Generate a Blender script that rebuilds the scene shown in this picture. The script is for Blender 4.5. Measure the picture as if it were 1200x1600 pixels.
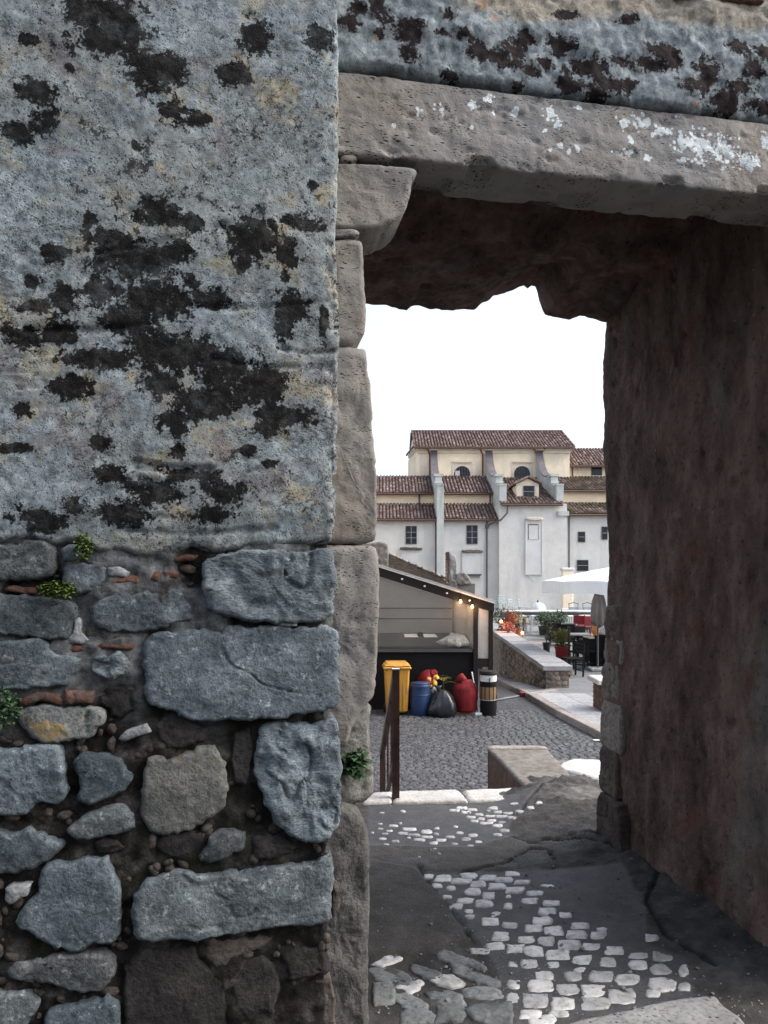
import bpy, math, random
import numpy as np
from mathutils import Vector, Matrix

for o in list(bpy.data.objects):
    bpy.data.objects.remove(o)
scene = bpy.context.scene
col = scene.collection
R = math.radians

# ------------------------------------------------------------------ camera, sky, sun, exposure
F = 1200.0; HZ = 900.0; EYE = 1.6            # focal length and horizon in photo pixels, eye height in metres
cd = bpy.data.cameras.new('camera'); cam = bpy.data.objects.new('camera', cd); col.objects.link(cam)
cam.location = (0, 0, EYE); cam.rotation_euler = (R(90), 0, 0)
cd.sensor_fit = 'AUTO'; cd.sensor_width = 36; cd.lens = 36 * F / 1600.0
cd.shift_y = (HZ - 800) / 1600.0
cd.clip_start = 0.05; cd.clip_end = 3000
scene.camera = cam
scene.render.resolution_x = 768; scene.render.resolution_y = 1024

SUN_EL, SUN_AZ = 46.0, 91.0   # azimuth clockwise from +Y (the view direction): veiled sun off to the right
w = bpy.data.worlds.new('World'); scene.world = w; w.use_nodes = True
wn = w.node_tree.nodes; wn.clear()
sky = wn.new('ShaderNodeTexSky'); sky.sky_type = 'NISHITA'; sky.sun_disc = False
sky.sun_elevation = R(SUN_EL); sky.sun_rotation = R(SUN_AZ)
sky.air_density = 1.0; sky.dust_density = 5.0; sky.ozone_density = 1.2; sky.altitude = 0
bg = wn.new('ShaderNodeBackground'); bg.inputs['Strength'].default_value = 0.12
wo = wn.new('ShaderNodeOutputWorld')
hsv = wn.new('ShaderNodeHueSaturation'); hsv.inputs['Saturation'].default_value = 0.55      # overcast: the cloud takes out most of the blue
w.node_tree.links.new(sky.outputs[0], hsv.inputs['Color']); w.node_tree.links.new(hsv.outputs[0], bg.inputs['Color']); w.node_tree.links.new(bg.outputs[0], wo.inputs['Surface'])

sd = bpy.data.lights.new('sun', 'SUN'); sd.energy = 0.5; sd.angle = R(60); sd.color = (1, 0.96, 0.9)
sun = bpy.data.objects.new('sun', sd); col.objects.link(sun)
_a, _e = R(SUN_AZ), R(SUN_EL)
_dir = Vector((math.sin(_a) * math.cos(_e), math.cos(_a) * math.cos(_e), math.sin(_e)))
sun.rotation_euler = _dir.to_track_quat('Z', 'Y').to_euler()
sun.location = _dir * 60

vs = scene.view_settings
vs.view_transform = 'Standard'; vs.look = 'None'; vs.exposure = 1.75; vs.gamma = 1.0; vs.use_curve_mapping = False
scene.render.engine = 'CYCLES'
scene.cycles.max_bounces = 8

# ------------------------------------------------------------------ helpers
def tag(o, label=None, cat=None, group=None, kind=None):
    if label: o['label'] = label
    if cat: o['category'] = cat
    if group: o['group'] = group
    if kind: o['kind'] = kind
    return o
def empty(name, loc=(0, 0, 0), rz=0.0, label=None, cat=None, group=None, parent=None):
    o = bpy.data.objects.new(name, None); col.objects.link(o)
    o.location = loc; o.rotation_euler = (0, 0, rz); o.empty_display_size = 0.1
    if parent: o.parent = parent
    return tag(o, label, cat, group)
def mesh_obj(name, v, f, mat, parent=None, smooth=False, loc=None):
    m = bpy.data.meshes.new(name)
    m.from_pydata([tuple(map(float, p)) for p in v], [], [tuple(map(int, q)) for q in f]); m.update()
    if smooth: m.polygons.foreach_set('use_smooth', [True] * len(m.polygons))
    m.materials.append(mat)
    o = bpy.data.objects.new(name, m); col.objects.link(o)
    if parent: o.parent = parent
    if loc is not None: o.location = loc
    return o
def share(src, name, parent=None, loc=(0, 0, 0), rot=(0, 0, 0), scale=(1, 1, 1)):
    o = bpy.data.objects.new(name, src if isinstance(src, bpy.types.Mesh) else src.data); col.objects.link(o)
    o.location = loc; o.rotation_euler = rot; o.scale = scale
    if parent: o.parent = parent
    return o
def copy_tree(o, parent=None):
    c = o.copy(); col.objects.link(c); c.parent = parent
    for ch in [x for x in bpy.data.objects if x.parent == o]:
        copy_tree(ch, c)
    return c
def at(x, y, D):                              # photo pixel at depth D -> world point
    return Vector(((x - 600) / F * D, D, EYE + (HZ - y) / F * D))
def ground_at(x, y, z=0.0):                   # photo pixel on the level z -> world point
    D = (EYE - z) * F / (y - HZ)
    return Vector(((x - 600) / F * D, D, z))

class MB:
    def __init__(s): s.v = []; s.f = []; s.fa = []
    def add(s, v, f, a=None):
        n = len(s.v); s.v += [tuple(p) for p in v]; s.f += [tuple(i + n for i in q) for q in f]
        if a is not None: s.fa += [a] * len(f)
        return s
    def box(s, c, d, rz=0.0, taper=1.0, bev=0.0, a=None):
        x, y, z = d[0] / 2, d[1] / 2, d[2] / 2
        def ring(zz, k, b): return [(sx * (x * k - b), sy * (y * k - b), zz) for sx, sy in ((-1, -1), (1, -1), (1, 1), (-1, 1))]
        if bev > 0:
            b = bev; rings = []
            def oct_(zz, k, i):
                X, Y = x * k - i, y * k - i; q = []
                for sx, sy in ((-1, -1), (1, -1), (1, 1), (-1, 1)):
                    p1 = (sx * (X - b), sy * Y, zz); p2 = (sx * X, sy * (Y - b), zz)
                    q += [p2, p1] if sx * sy > 0 else [p1, p2]
                return q
            L = [oct_(-z, 1, b), oct_(-z + b, 1, 0), oct_(z - b, taper, 0), oct_(z, taper, b)]
            v = [p for r in L for p in r]; f = []
            for k in range(3):
                for i in range(8): f.append((k * 8 + i, k * 8 + (i + 1) % 8, (k + 1) * 8 + (i + 1) % 8, (k + 1) * 8 + i))
            f.append(tuple(range(7, -1, -1))); f.append(tuple(range(24, 32)))
        else:
            v = ring(-z, 1, 0) + ring(z, taper, 0)
            f = [(3, 2, 1, 0), (4, 5, 6, 7), (0, 1, 5, 4), (1, 2, 6, 5), (2, 3, 7, 6), (3, 0, 4, 7)]
        cr, sr = math.cos(rz), math.sin(rz)
        return s.add([(c[0] + p[0] * cr - p[1] * sr, c[1] + p[0] * sr + p[1] * cr, c[2] + p[2]) for p in v], f, a)
    def bx(s, x0, x1, y0, y1, z0, z1, bev=0.0, a=None):
        return s.box(((x0 + x1) / 2, (y0 + y1) / 2, (z0 + z1) / 2), (abs(x1 - x0), abs(y1 - y0), abs(z1 - z0)), bev=bev, a=a)
    def tube(s, pts, r, n=8, cap=True):
        pts = [Vector(p) for p in pts]; rr = r if isinstance(r, (list, tuple)) else [r] * len(pts)
        v = []; f = []; up = Vector((0.13, 0.21, 0.97))
        for i, p in enumerate(pts):
            d = (pts[min(i + 1, len(pts) - 1)] - pts[max(i - 1, 0)]).normalized()
            if abs(d.dot(up)) > 0.98: up = Vector((1, 0, 0.1))
            a = d.cross(up).normalized(); b = d.cross(a)
            for k in range(n):
                t = 2 * math.pi * k / n
                v.append(p + (a * math.cos(t) + b * math.sin(t)) * rr[i])
        for i in range(len(pts) - 1):
            for k in range(n):
                f.append((i * n + k, i * n + (k + 1) % n, (i + 1) * n + (k + 1) % n, (i + 1) * n + k))
        if cap: f.append(tuple(range(n - 1, -1, -1))); f.append(tuple(range((len(pts) - 1) * n, len(pts) * n)))
        return s.add(v, f)
    def bar(s, p, q, w_, h=None):             # square bar between two points
        p, q = Vector(p), Vector(q); h = h or w_
        d = (q - p).normalized(); up = Vector((0, 0, 1)) if abs(d.z) < 0.95 else Vector((0, 1, 0))
        a = d.cross(up).normalized() * w_ / 2; b = a.cross(d).normalized() * h / 2
        v = [p - a - b, p + a - b, p + a + b, p - a + b, q - a - b, q + a - b, q + a + b, q - a + b]
        return s.add(v, [(3, 2, 1, 0), (4, 5, 6, 7), (0, 1, 5, 4), (1, 2, 6, 5), (2, 3, 7, 6), (3, 0, 4, 7)])
    def lathe(s, c, prof, n=20, wob=None):
        v = []; f = []
        for i, (r, z) in enumerate(prof):
            for k in range(n):
                t = 2 * math.pi * k / n; q = r * (wob(t, z) if wob else 1)
                v.append((c[0] + q * math.cos(t), c[1] + q * math.sin(t), c[2] + z))
        for i in range(len(prof) - 1):
            for k in range(n): f.append((i * n + k, i * n + (k + 1) % n, (i + 1) * n + (k + 1) % n, (i + 1) * n + k))
        f.append(tuple(range(n - 1, -1, -1))); f.append(tuple(range((len(prof) - 1) * n, len(prof) * n)))
        return s.add(v, f)
    def prism(s, poly, mapf, h0, h1):         # polygon (a,b) extruded between h0 and h1
        n = len(poly); v = [mapf(a, b, h0) for a, b in poly] + [mapf(a, b, h1) for a, b in poly]
        f = [tuple(range(n - 1, -1, -1)), tuple(range(n, 2 * n))] + [(i, (i + 1) % n, n + (i + 1) % n, n + i) for i in range(n)]
        return s.add(v, f)
    def build(s, name, mat, parent=None, smooth=False, loc=None, fattr=None):
        o = mesh_obj(name, s.v, s.f, mat, parent, smooth, loc)
        if fattr and s.fa:
            a = o.data.attributes.new(fattr, 'FLOAT', 'FACE'); a.data.foreach_set('value', np.array(s.fa, dtype=np.float32))
        return o
def fixn(o):                                  # recalculated outward normals
    import bmesh
    b = bmesh.new(); b.from_mesh(o.data); bmesh.ops.recalc_face_normals(b, faces=b.faces); b.to_mesh(o.data); b.free(); return o

# numpy value noise
_rng = np.random.RandomState(7); _PERM = _rng.permutation(512).astype(np.int64); _PERM = np.concatenate([_PERM, _PERM, _PERM]); _VAL = _rng.rand(512) * 2 - 1
def vnoise(p):
    p = np.asarray(p, float); i = np.floor(p).astype(np.int64); f = p - i; u = f * f * f * (f * (f * 6 - 15) + 10); i &= 511
    def h(a, b, c): return _VAL[_PERM[_PERM[_PERM[(i[:, 0] + a) & 511] + ((i[:, 1] + b) & 511)] + ((i[:, 2] + c) & 511)] & 511]
    def L(a, b, t): return a + (b - a) * t
    x0 = L(L(h(0, 0, 0), h(1, 0, 0), u[:, 0]), L(h(0, 1, 0), h(1, 1, 0), u[:, 0]), u[:, 1])
    x1 = L(L(h(0, 0, 1), h(1, 0, 1), u[:, 0]), L(h(0, 1, 1), h(1, 1, 1), u[:, 0]), u[:, 1])
    return L(x0, x1, u[:, 2])
def fbm(p, sc, octv=4, gain=0.5, off=0.0):
    p = np.asarray(p, float) * sc + off; a = 1.0; s = 0; tot = 0
    for k in range(octv):
        s = s + a * vnoise(p); tot += a; a *= gain; p = p * 2.03 + 17.3
    return s / tot
def sdist(P, poly):                           # signed distance to a polygon, positive inside
    P = np.asarray(P, float); A = np.asarray(poly, float); B = np.roll(A, -1, 0)
    d = np.full(len(P), 1e9); ins = np.zeros(len(P), bool)
    for a, b in zip(A, B):
        e = b - a; t = np.clip(((P - a) @ e) / max(e @ e, 1e-12), 0, 1); q = P - a - t[:, None] * e
        d = np.minimum(d, np.hypot(q[:, 0], q[:, 1]))
        c = ((a[1] > P[:, 1]) != (b[1] > P[:, 1])); xx = (b[0] - a[0]) * (P[:, 1] - a[1]) / (b[1] - a[1] + 1e-12) + a[0]
        ins ^= c & (P[:, 0] < xx)
    return np.where(ins, d, -d)
def pdist(P, line):                           # distance to a polyline
    P = np.asarray(P, float); A = np.asarray(line, float); d = np.full(len(P), 1e9)
    for a, b in zip(A[:-1], A[1:]):
        e = b - a; t = np.clip(((P - a) @ e) / max(e @ e, 1e-12), 0, 1); q = P - a - t[:, None] * e
        d = np.minimum(d, np.hypot(q[:, 0], q[:, 1]))
    return d
def smooth01(x, a, b):
    t = np.clip((x - a) / (b - a), 0, 1); return t * t * (3 - 2 * t)

def stone(name, parent, poly, mapf, depth, mat, res=0.012, rough=0.006, rnd=0.02, jit=0.006, seed=0, bulge=0.0, fs=9.0, base=True, chaikin=1, tilt=(0, 0), crack=0.0):
    """a rough block: outline poly in plane coordinates (a,b), h up to depth; mapf(a,b,h) -> point of the parent"""
    P = np.asarray(poly, float)
    for _ in range(chaikin):
        Q = np.roll(P, -1, 0); P = np.stack([0.8 * P + 0.2 * Q, 0.2 * P + 0.8 * Q], 1).reshape(-1, 2)
    seg = np.hypot(*(np.roll(P, -1, 0) - P).T); Lc = np.concatenate([[0], np.cumsum(seg)]); n = max(8, int(Lc[-1] / res))
    u = np.linspace(0, Lc[-1], n, endpoint=False); C = np.vstack([P, P[:1]])
    O = np.stack([np.interp(u, Lc, C[:, 0]), np.interp(u, Lc, C[:, 1])], 1)
    z3 = np.full((n, 1), seed * 3.7)
    if jit > 0:
        q = np.hstack([O, z3]); O = O + jit * np.stack([fbm(q, 0.35 / res * 0.3, 3), fbm(q, 0.35 / res * 0.3, 3, off=31.7)], 1) * 2
        q = np.hstack([O, z3]); O = O + jit * .55 * np.stack([fbm(q, 55, 2, off=3.3), fbm(q, 55, 2, off=61.7)], 1) * 2
    c = O.mean(0); Rm = np.hypot(*(O - c).T).mean(); K = max(3, int(Rm / res))
    ts = 1 - np.arange(K) / K
    pts = (c + ts[:, None, None] * (O - c)).reshape(-1, 2); pts = np.vstack([pts, [c]])
    d = np.min(np.hypot(pts[:, None, 0] - O[None, :, 0], pts[:, None, 1] - O[None, :, 1]), 1)
    dn = np.clip(d / rnd, 0, 1); h = depth - rnd * (1 - np.sqrt(np.clip(1 - (1 - dn) ** 2, 0, 1)))
    q = np.hstack([pts, np.full((len(pts), 1), seed * 5.1)])
    h = h + rough * (fbm(q, fs, 5, 0.55) * 2.0) * (0.35 + 0.65 * dn) + bulge * smooth01(d, 0, Rm * 0.8)
    if crack > 0: h = h - crack * (1 - smooth01(np.abs(fbm(q, fs * 0.5, 3, off=9.0)), 0, 0.05)) * dn
    h = h + tilt[0] * (pts[:, 0] - c[0]) + tilt[1] * (pts[:, 1] - c[1])
    v = [mapf(a, b, hh) for (a, b), hh in zip(pts, h)]
    f = []
    for k in range(K - 1):
        for i in range(n): j = (i + 1) % n; f.append((k * n + i, k * n + j, (k + 1) * n + j, (k + 1) * n + i))
    ci = K * n
    for i in range(n): f.append(((K - 1) * n + i, (K - 1) * n + (i + 1) % n, ci))
    if base:
        b0 = len(v); v += [mapf(a, b, 0.0) for a, b in O]
        for i in range(n): j = (i + 1) % n; f.append((b0 + i, b0 + j, j, i))
        if base == 'cap': f.append(tuple(range(b0 + n - 1, b0 - 1, -1)))
    return mesh_obj(name, v, f, mat, parent, smooth=True)
# ------------------------------------------------------------------ materials (all procedural)
class NB:
    def __init__(s, name):
        s.m = bpy.data.materials.new(name); s.m.use_nodes = True; s.t = s.m.node_tree; s.t.nodes.clear()
        s.out = s.t.nodes.new('ShaderNodeOutputMaterial'); s.p = s.t.nodes.new('ShaderNodeBsdfPrincipled')
        s.t.links.new(s.p.outputs[0], s.out.inputs[0])
        s.tc = s.t.nodes.new('ShaderNodeTexCoord'); s.oi = None
    def n(s, typ, **kw):
        nd = s.t.nodes.new('ShaderNode' + typ)
        for k, v in kw.items():
            if k in nd.inputs.keys():
                if hasattr(v, 'is_linked') or isinstance(v, bpy.types.NodeSocket): s.t.links.new(v, nd.inputs[k])
                else: nd.inputs[k].default_value = v
            else: setattr(nd, k, v)
        return nd
    def lk(s, a, b): s.t.links.new(a, b)
    def rand(s):
        if not s.oi: s.oi = s.t.nodes.new('ShaderNodeObjectInfo')
        return s.oi.outputs['Random']
    def coord(s, offs=0.0, scale=(1, 1, 1)):
        c = s.tc.outputs['Object']
        if offs:
            mu = s.n('Math', operation='MULTIPLY'); s.lk(s.rand(), mu.inputs[0]); mu.inputs[1].default_value = offs
            ad = s.n('VectorMath', operation='ADD'); s.lk(c, ad.inputs[0]); s.lk(mu.outputs[0], ad.inputs[1]); c = ad.outputs[0]
        if scale != (1, 1, 1):
            mp = s.n('Mapping'); s.lk(c, mp.inputs['Vector']); mp.inputs['Scale'].default_value = scale; c = mp.outputs[0]
        return c
    def noise(s, c, sc, det=8, rough=0.6, dist=0.0):
        nd = s.n('TexNoise', Scale=sc, Detail=det, Roughness=rough, Distortion=dist); s.lk(c, nd.inputs['Vector']); return nd.outputs['Fac']
    def vor(s, c, sc, feature='F1', rnd=1.0):
        nd = s.n('TexVoronoi', Scale=sc, Randomness=rnd); nd.feature = feature; s.lk(c, nd.inputs['Vector']); return nd.outputs['Distance']
    def ramp(s, fac, stops):
        r = s.n('ValToRGB'); s.lk(fac, r.inputs[0]); e = r.color_ramp.elements
        e[0].position = stops[0][0]; e[0].color = (*stops[0][1], 1) if not isinstance(stops[0][1], float) else (stops[0][1],) * 3 + (1,)
        e[1].position = stops[-1][0]; e[1].color = (*stops[-1][1], 1) if not isinstance(stops[-1][1], float) else (stops[-1][1],) * 3 + (1,)
        for p, c in stops[1:-1]:
            x = e.new(p); x.color = (*c, 1) if not isinstance(c, float) else (c, c, c, 1)
        return r.outputs[0]
    def mix(s, fac, a, b, typ='MIX'):
        nd = s.n('Mix', data_type='RGBA', blend_type=typ)
        for sock, v in ((nd.inputs[0], fac), (nd.inputs[6], a), (nd.inputs[7], b)):
            if isinstance(v, bpy.types.NodeSocket): s.lk(v, sock)
            elif isinstance(v, (int, float)): sock.default_value = v
            else: sock.default_value = (*v, 1)
        return nd.outputs[2]
    def math(s, op, a, b=0.0, c=None):
        nd = s.n('Math', operation=op)
        for i, v in enumerate((a, b) if c is None else (a, b, c)):
            if isinstance(v, bpy.types.NodeSocket): s.lk(v, nd.inputs[i])
            else: nd.inputs[i].default_value = v
        return nd.outputs[0]
    def attr(s, name):
        nd = s.n('Attribute', attribute_name=name); return nd.outputs['Fac']
    def bump(s, h, st=0.5, dist=0.01, prev=None):
        nd = s.n('Bump', Strength=st, Distance=dist); s.lk(h, nd.inputs['Height'])
        if prev is not None: s.lk(prev, nd.inputs['Normal'])
        return nd.outputs[0]
    def done(s, colr, rough=0.9, normal=None, spec=0.3, metal=0.0):
        if isinstance(colr, bpy.types.NodeSocket): s.lk(colr, s.p.inputs['Base Color'])
        else: s.p.inputs['Base Color'].default_value = (*colr, 1)
        if isinstance(rough, bpy.types.NodeSocket): s.lk(rough, s.p.inputs['Roughness'])
        else: s.p.inputs['Roughness'].default_value = rough
        s.p.inputs['Specular IOR Level'].default_value = spec; s.p.inputs['Metallic'].default_value = metal
        if normal is not None: s.lk(normal, s.p.inputs['Normal'])
        return s.m

def thresh(b, field, lo, hi): return b.ramp(field, [(lo, 0.0), (hi, 1.0)])

def rock(name, cols, sc=6.0, rough=0.92, bmp=0.6, bd=0.012, randv=0.25, pits=0.0, spots=None, dark=None, offs=7.0, spec=0.25, strat=1.0, scuff=0.0):
    b = NB(name); c = b.coord(offs, (1, 1, strat))
    n1 = b.noise(c, sc, 9, 0.66); n2 = b.noise(c, sc * 0.35, 4, 0.5, 0.6); n3 = b.noise(c, sc * 7, 6, 0.7)
    k = len(cols); colr = b.ramp(n1, [(0.28 + 0.44 * i / (k - 1), cols[i]) for i in range(k)])
    colr = b.mix(b.ramp(n2, [(0.35, 0.0), (0.7, 0.55)]), colr, cols[0])
    colr = b.mix(b.ramp(n3, [(0.3, 0.75), (0.55, 0.0)]), colr, tuple(x * 0.35 for x in cols[0]), 'MIX')
    if spots:                                   # lichen stains in spots
        sc2, colour, lo = spots; m = thresh(b, b.noise(c, sc2, 7, 0.7, 0.4), lo, lo + 0.06); colr = b.mix(b.math('MULTIPLY', m, 0.8), colr, colour)
    if scuff:
        colr = b.mix(b.math('MULTIPLY', thresh(b, b.noise(c, 34, 8, 0.78), 0.56, 0.68), scuff), colr, tuple(min(1, x * 1.7) for x in cols[-1]))
        pv = b.math('MULTIPLY', b.ramp(b.vor(c, 110), [(0.12, 1.0), (0.36, 0.0)]), thresh(b, b.noise(c, 15, 5, 0.65), 0.48, 0.6)); colr = b.mix(b.math('MULTIPLY', pv, 0.8), colr, tuple(x * 0.2 for x in cols[0]))
    if randv:
        v = b.math('MULTIPLY_ADD', b.rand(), 2 * randv, 1 - randv); colr = b.mix(1.0, colr, v, 'MULTIPLY')
    if scuff:                                   # stones differ in hue from one another
        hu = b.math('FRACT', b.math('MULTIPLY', b.rand(), 7.31)); colr = b.mix(1.0, colr, b.ramp(hu, [(0.0, (0.92, 1.0, 1.03)), (0.5, (0.97, 1.0, 1.01)), (0.8, (1.02, 1.0, 0.97)), (1.0, (1.08, 1.0, 0.91))]), 'MULTIPLY')
    h = b.math('ADD', b.noise(c, sc * 3.5, 10, 0.7), b.math('MULTIPLY', n3, 0.35))
    nm = b.bump(h, bmp, bd)
    if pits:
        pv = b.math('MULTIPLY', b.vor(c, pits), 1.0); pm = b.ramp(pv, [(0.12, 0.0), (0.3, 1.0)]); pg = thresh(b, b.noise(c, pits * 0.16, 3), 0.45, 0.6)
        hole = b.math('MULTIPLY', b.math('SUBTRACT', 1.0, pm), pg); colr = b.mix(hole, colr, tuple(x * 0.22 for x in cols[0]))
        nm = b.bump(b.math('SUBTRACT', 1.0, hole), 0.7, 0.008, nm)
    return b.done(colr, rough, nm, spec)

def crust(b, c, field, lo=0.5, hi=0.56):
    """black crust: a broad field on the mesh, broken into islands, holes and crumbs"""
    e1 = b.math('MULTIPLY', b.math('SUBTRACT', b.noise(c, 9, 6, 0.65, 0.4), 0.5), 1.3)
    e2 = b.math('MULTIPLY', b.math('SUBTRACT', b.noise(c, 34, 8, 0.72, 0.3), 0.5), 2.3)
    e3 = b.math('MULTIPLY', b.math('SUBTRACT', b.noise(c, 110, 4, 0.7), 0.5), 0.9)
    return thresh(b, b.math('ADD', b.math('ADD', field, e1), b.math('ADD', e2, e3)), lo, hi)

def plaster_lichen():
    b = NB('lichen covered plaster'); c = b.coord(); cz = b.coord(0, (1, 1, 1.7))
    n1 = b.noise(c, 24, 10, 0.74, 0.2); n0 = b.noise(c, 5, 6, 0.6, 0.5); n2 = b.noise(c, 2.2, 5, 0.55, 0.5); n3 = b.noise(c, 70, 7, 0.74); n4 = b.noise(c, 3.1, 5, 0.6, 0.8)
    k = b.math('ADD', b.math('MULTIPLY', n1, 0.72), b.math('MULTIPLY', n0, 0.28))
    colr = b.ramp(k, [(0.34, (0.05, 0.061, 0.068)), (0.43, (0.12, 0.144, 0.157)), (0.50, (0.21, 0.248, 0.266)), (0.58, (0.29, 0.34, 0.363)), (0.68, (0.43, 0.49, 0.515))])
    colr = b.mix(b.ramp(n2, [(0.44, 0.0), (0.62, 0.45)]), colr, (0.25, 0.255, 0.235))
    colr = b.mix(b.math('MULTIPLY', thresh(b, b.noise(c, 6.3, 8, 0.7, 0.4), 0.52, 0.63), 0.6), colr, (0.36, 0.30, 0.175))      # ochre lichen
    colr = b.mix(b.math('MULTIPLY', thresh(b, n4, 0.57, 0.64), 0.5), colr, (0.155, 0.12, 0.125))                                # purplish bare plaster
    colr = b.mix(b.ramp(n3, [(0.34, 0.8), (0.48, 0.0)]), colr, (0.045, 0.048, 0.054))
    colr = b.mix(b.math('MULTIPLY', thresh(b, n3, 0.58, 0.7), 0.45), colr, (0.52, 0.58, 0.61))
    pv = b.ramp(b.vor(c, 75), [(0.10, 1.0), (0.30, 0.0)]); pit = b.math('MULTIPLY', pv, thresh(b, b.noise(c, 11, 5, 0.65), 0.48, 0.58))
    pv2 = b.ramp(b.vor(c, 140), [(0.15, 1.0), (0.38, 0.0)]); pit = b.math('MAXIMUM', pit, b.math('MULTIPLY', pv2, b.math('MULTIPLY', thresh(b, b.noise(c, 19, 5, 0.65, 0.2), 0.43, 0.55), 0.8)))
    colr = b.mix(b.math('MULTIPLY', pit, 0.85), colr, (0.02, 0.019, 0.022))
    crackd = b.ramp(b.math('ABSOLUTE', b.math('SUBTRACT', b.noise(cz, 3.4, 7, 0.68, 0.6), 0.5)), [(0.0, 1.0), (0.010, 0.0)]); crackd = b.math('MULTIPLY', crackd, thresh(b, b.noise(c, 2.6, 3), 0.5, 0.58))
    colr = b.mix(b.math('MULTIPLY', crackd, 0.8), colr, (0.025, 0.022, 0.022))
    dk = crust(b, c, b.attr('moss'), 0.52, 0.62)
    spk = crust(b, c, b.math('MULTIPLY', b.math('SUBTRACT', n2, 0.34), 1.3), 0.52, 0.60)
    dk = b.math('MAXIMUM', dk, b.math('MULTIPLY', spk, 0.85)); dk = b.math('MULTIPLY', dk, b.ramp(b.noise(c, 13, 8, 0.75, 0.3), [(0.36, 0.84), (0.5, 1.0)]))
    dcol = b.ramp(b.noise(c, 45, 7, 0.74), [(0.3, (0.004, 0.004, 0.0042)), (0.55, (0.012, 0.0112, 0.011)), (0.72, (0.05, 0.048, 0.047))])
    colr = b.mix(dk, colr, dcol)
    h = b.math('ADD', b.noise(c, 80, 9, 0.76), b.math('MULTIPLY', n1, 0.5))
    h = b.math('SUBTRACT', b.math('ADD', h, b.math('MULTIPLY', dk, 0.25)), b.math('ADD', b.math('MULTIPLY', pit, 0.7), b.math('MULTIPLY', crackd, 0.8)))
    return b.done(colr, 0.95, b.bump(h, 0.6, 0.008), 0.15)

def travertine(name='pitted travertine', white=True):
    k_ = .70 if white else .62
    b = NB(name); c = b.coord(3.0); cs = b.coord(3.0, (1, 1, 3.2))
    n1 = b.noise(c, 7, 9, 0.68); n2 = b.noise(cs, 14, 8, 0.6); n5 = b.noise(c, 1.6, 4, 0.5)
    colr = b.ramp(n1, [(0.28, tuple(x * k_ for x in (0.22, 0.185, 0.15))), (0.46, tuple(x * k_ for x in (0.38, 0.335, 0.285))), (0.6, tuple(x * k_ for x in (0.46, 0.415, 0.365))), (0.75, tuple(x * k_ for x in (0.56, 0.52, 0.47)))])
    colr = b.mix(b.ramp(n5, [(0.4, 0.0), (0.6, 0.7)]), colr, tuple(x * k_ for x in (0.29, 0.30, 0.31)))
    v = b.vor(cs, 60); hole = b.math('MULTIPLY', b.ramp(v, [(0.16, 1.0), (0.34, 0.0)]), thresh(b, b.noise(cs, 9, 5, 0.6), 0.47, 0.58))
    v2 = b.vor(cs, 24); hole2 = b.math('MULTIPLY', b.ramp(v2, [(0.12, 1.0), (0.24, 0.0)]), thresh(b, b.noise(cs, 5, 4, 0.6), 0.55, 0.62)); hole = b.math('MAXIMUM', hole, hole2)
    colr = b.mix(hole, colr, (0.03, 0.026, 0.022))
    if white:
        e = b.math('MULTIPLY', b.math('SUBTRACT', b.noise(c, 38, 6, 0.65), 0.5), 1.5)
        wv = b.vor(c, 30); sp = b.math('SUBTRACT', 0.5, wv)
        sp2 = b.math('SUBTRACT', 0.42, b.vor(c, 62)); wm = thresh(b, b.math('ADD', b.math('ADD', b.math('MULTIPLY', b.attr('white'), .85), b.math('MULTIPLY', e, .8)), b.math('ADD', b.math('MULTIPLY', sp, 0.6), b.math('MULTIPLY', sp2, 0.7))), 0.56, 0.68)
        colr = b.mix(b.math('MULTIPLY', wm, 0.93), colr, b.ramp(b.noise(c, 60, 4), [(0.3, (0.50, 0.55, 0.57)), (0.7, (0.74, 0.80, 0.82))]))
    h = b.math('SUBTRACT', b.math('ADD', b.noise(c, 24, 9, 0.7), b.math('MULTIPLY', n2, 0.4)), b.math('MULTIPLY', hole, 0.9))
    return b.done(colr, 0.93, b.bump(h, 0.7, 0.012), 0.2)

def upper_wall():
    b = NB('weathered wall over lintel'); c = b.coord()
    n1 = b.noise(c, 8, 10, 0.7); n2 = b.noise(c, 2.0, 5, 0.55, 0.6); n3 = b.noise(c, 50, 6, 0.7)
    n1 = b.math('ADD', b.math('MULTIPLY', n1, .45), b.math('MULTIPLY', b.noise(c, 28, 9, .74), .55))
    grey = b.ramp(n1, [(0.36, (0.08, 0.093, 0.105)), (0.47, (0.21, 0.245, 0.265)), (0.55, (0.31, 0.355, 0.375)), (0.66, (0.46, 0.51, 0.53))])
    warm = b.ramp(n1, [(0.36, (0.17, 0.14, 0.11)), (0.5, (0.33, 0.30, 0.25)), (0.66, (0.48, 0.47, 0.40))])
    colr = b.mix(thresh(b, b.math('ADD', b.attr('warm'), b.math('MULTIPLY', b.math('SUBTRACT', n2, 0.5), 1.6)), 0.4, 0.7), grey, warm)
    colr = b.mix(b.math('MULTIPLY', thresh(b, b.noise(c, 6, 5, 0.6, 0.5), 0.62, 0.68), 0.6), colr, (0.38, 0.20, 0.10))
    colr = b.mix(b.ramp(n3, [(0.32, 0.7), (0.5, 0.0)]), colr, (0.08, 0.075, 0.07))
    dk = crust(b, c, b.attr('moss'), 0.54, 0.66)
    colr = b.mix(dk, colr, b.ramp(b.noise(c, 30, 6, 0.7), [(0.3, (0.008, 0.006, 0.007)), (0.7, (0.04, 0.03, 0.03))]))
    h = b.math('ADD', b.noise(c, 50, 10, 0.76), b.math('MULTIPLY', dk, 0.3))
    return b.done(colr, 0.95, b.bump(h, 0.9, 0.014), 0.15)

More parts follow.
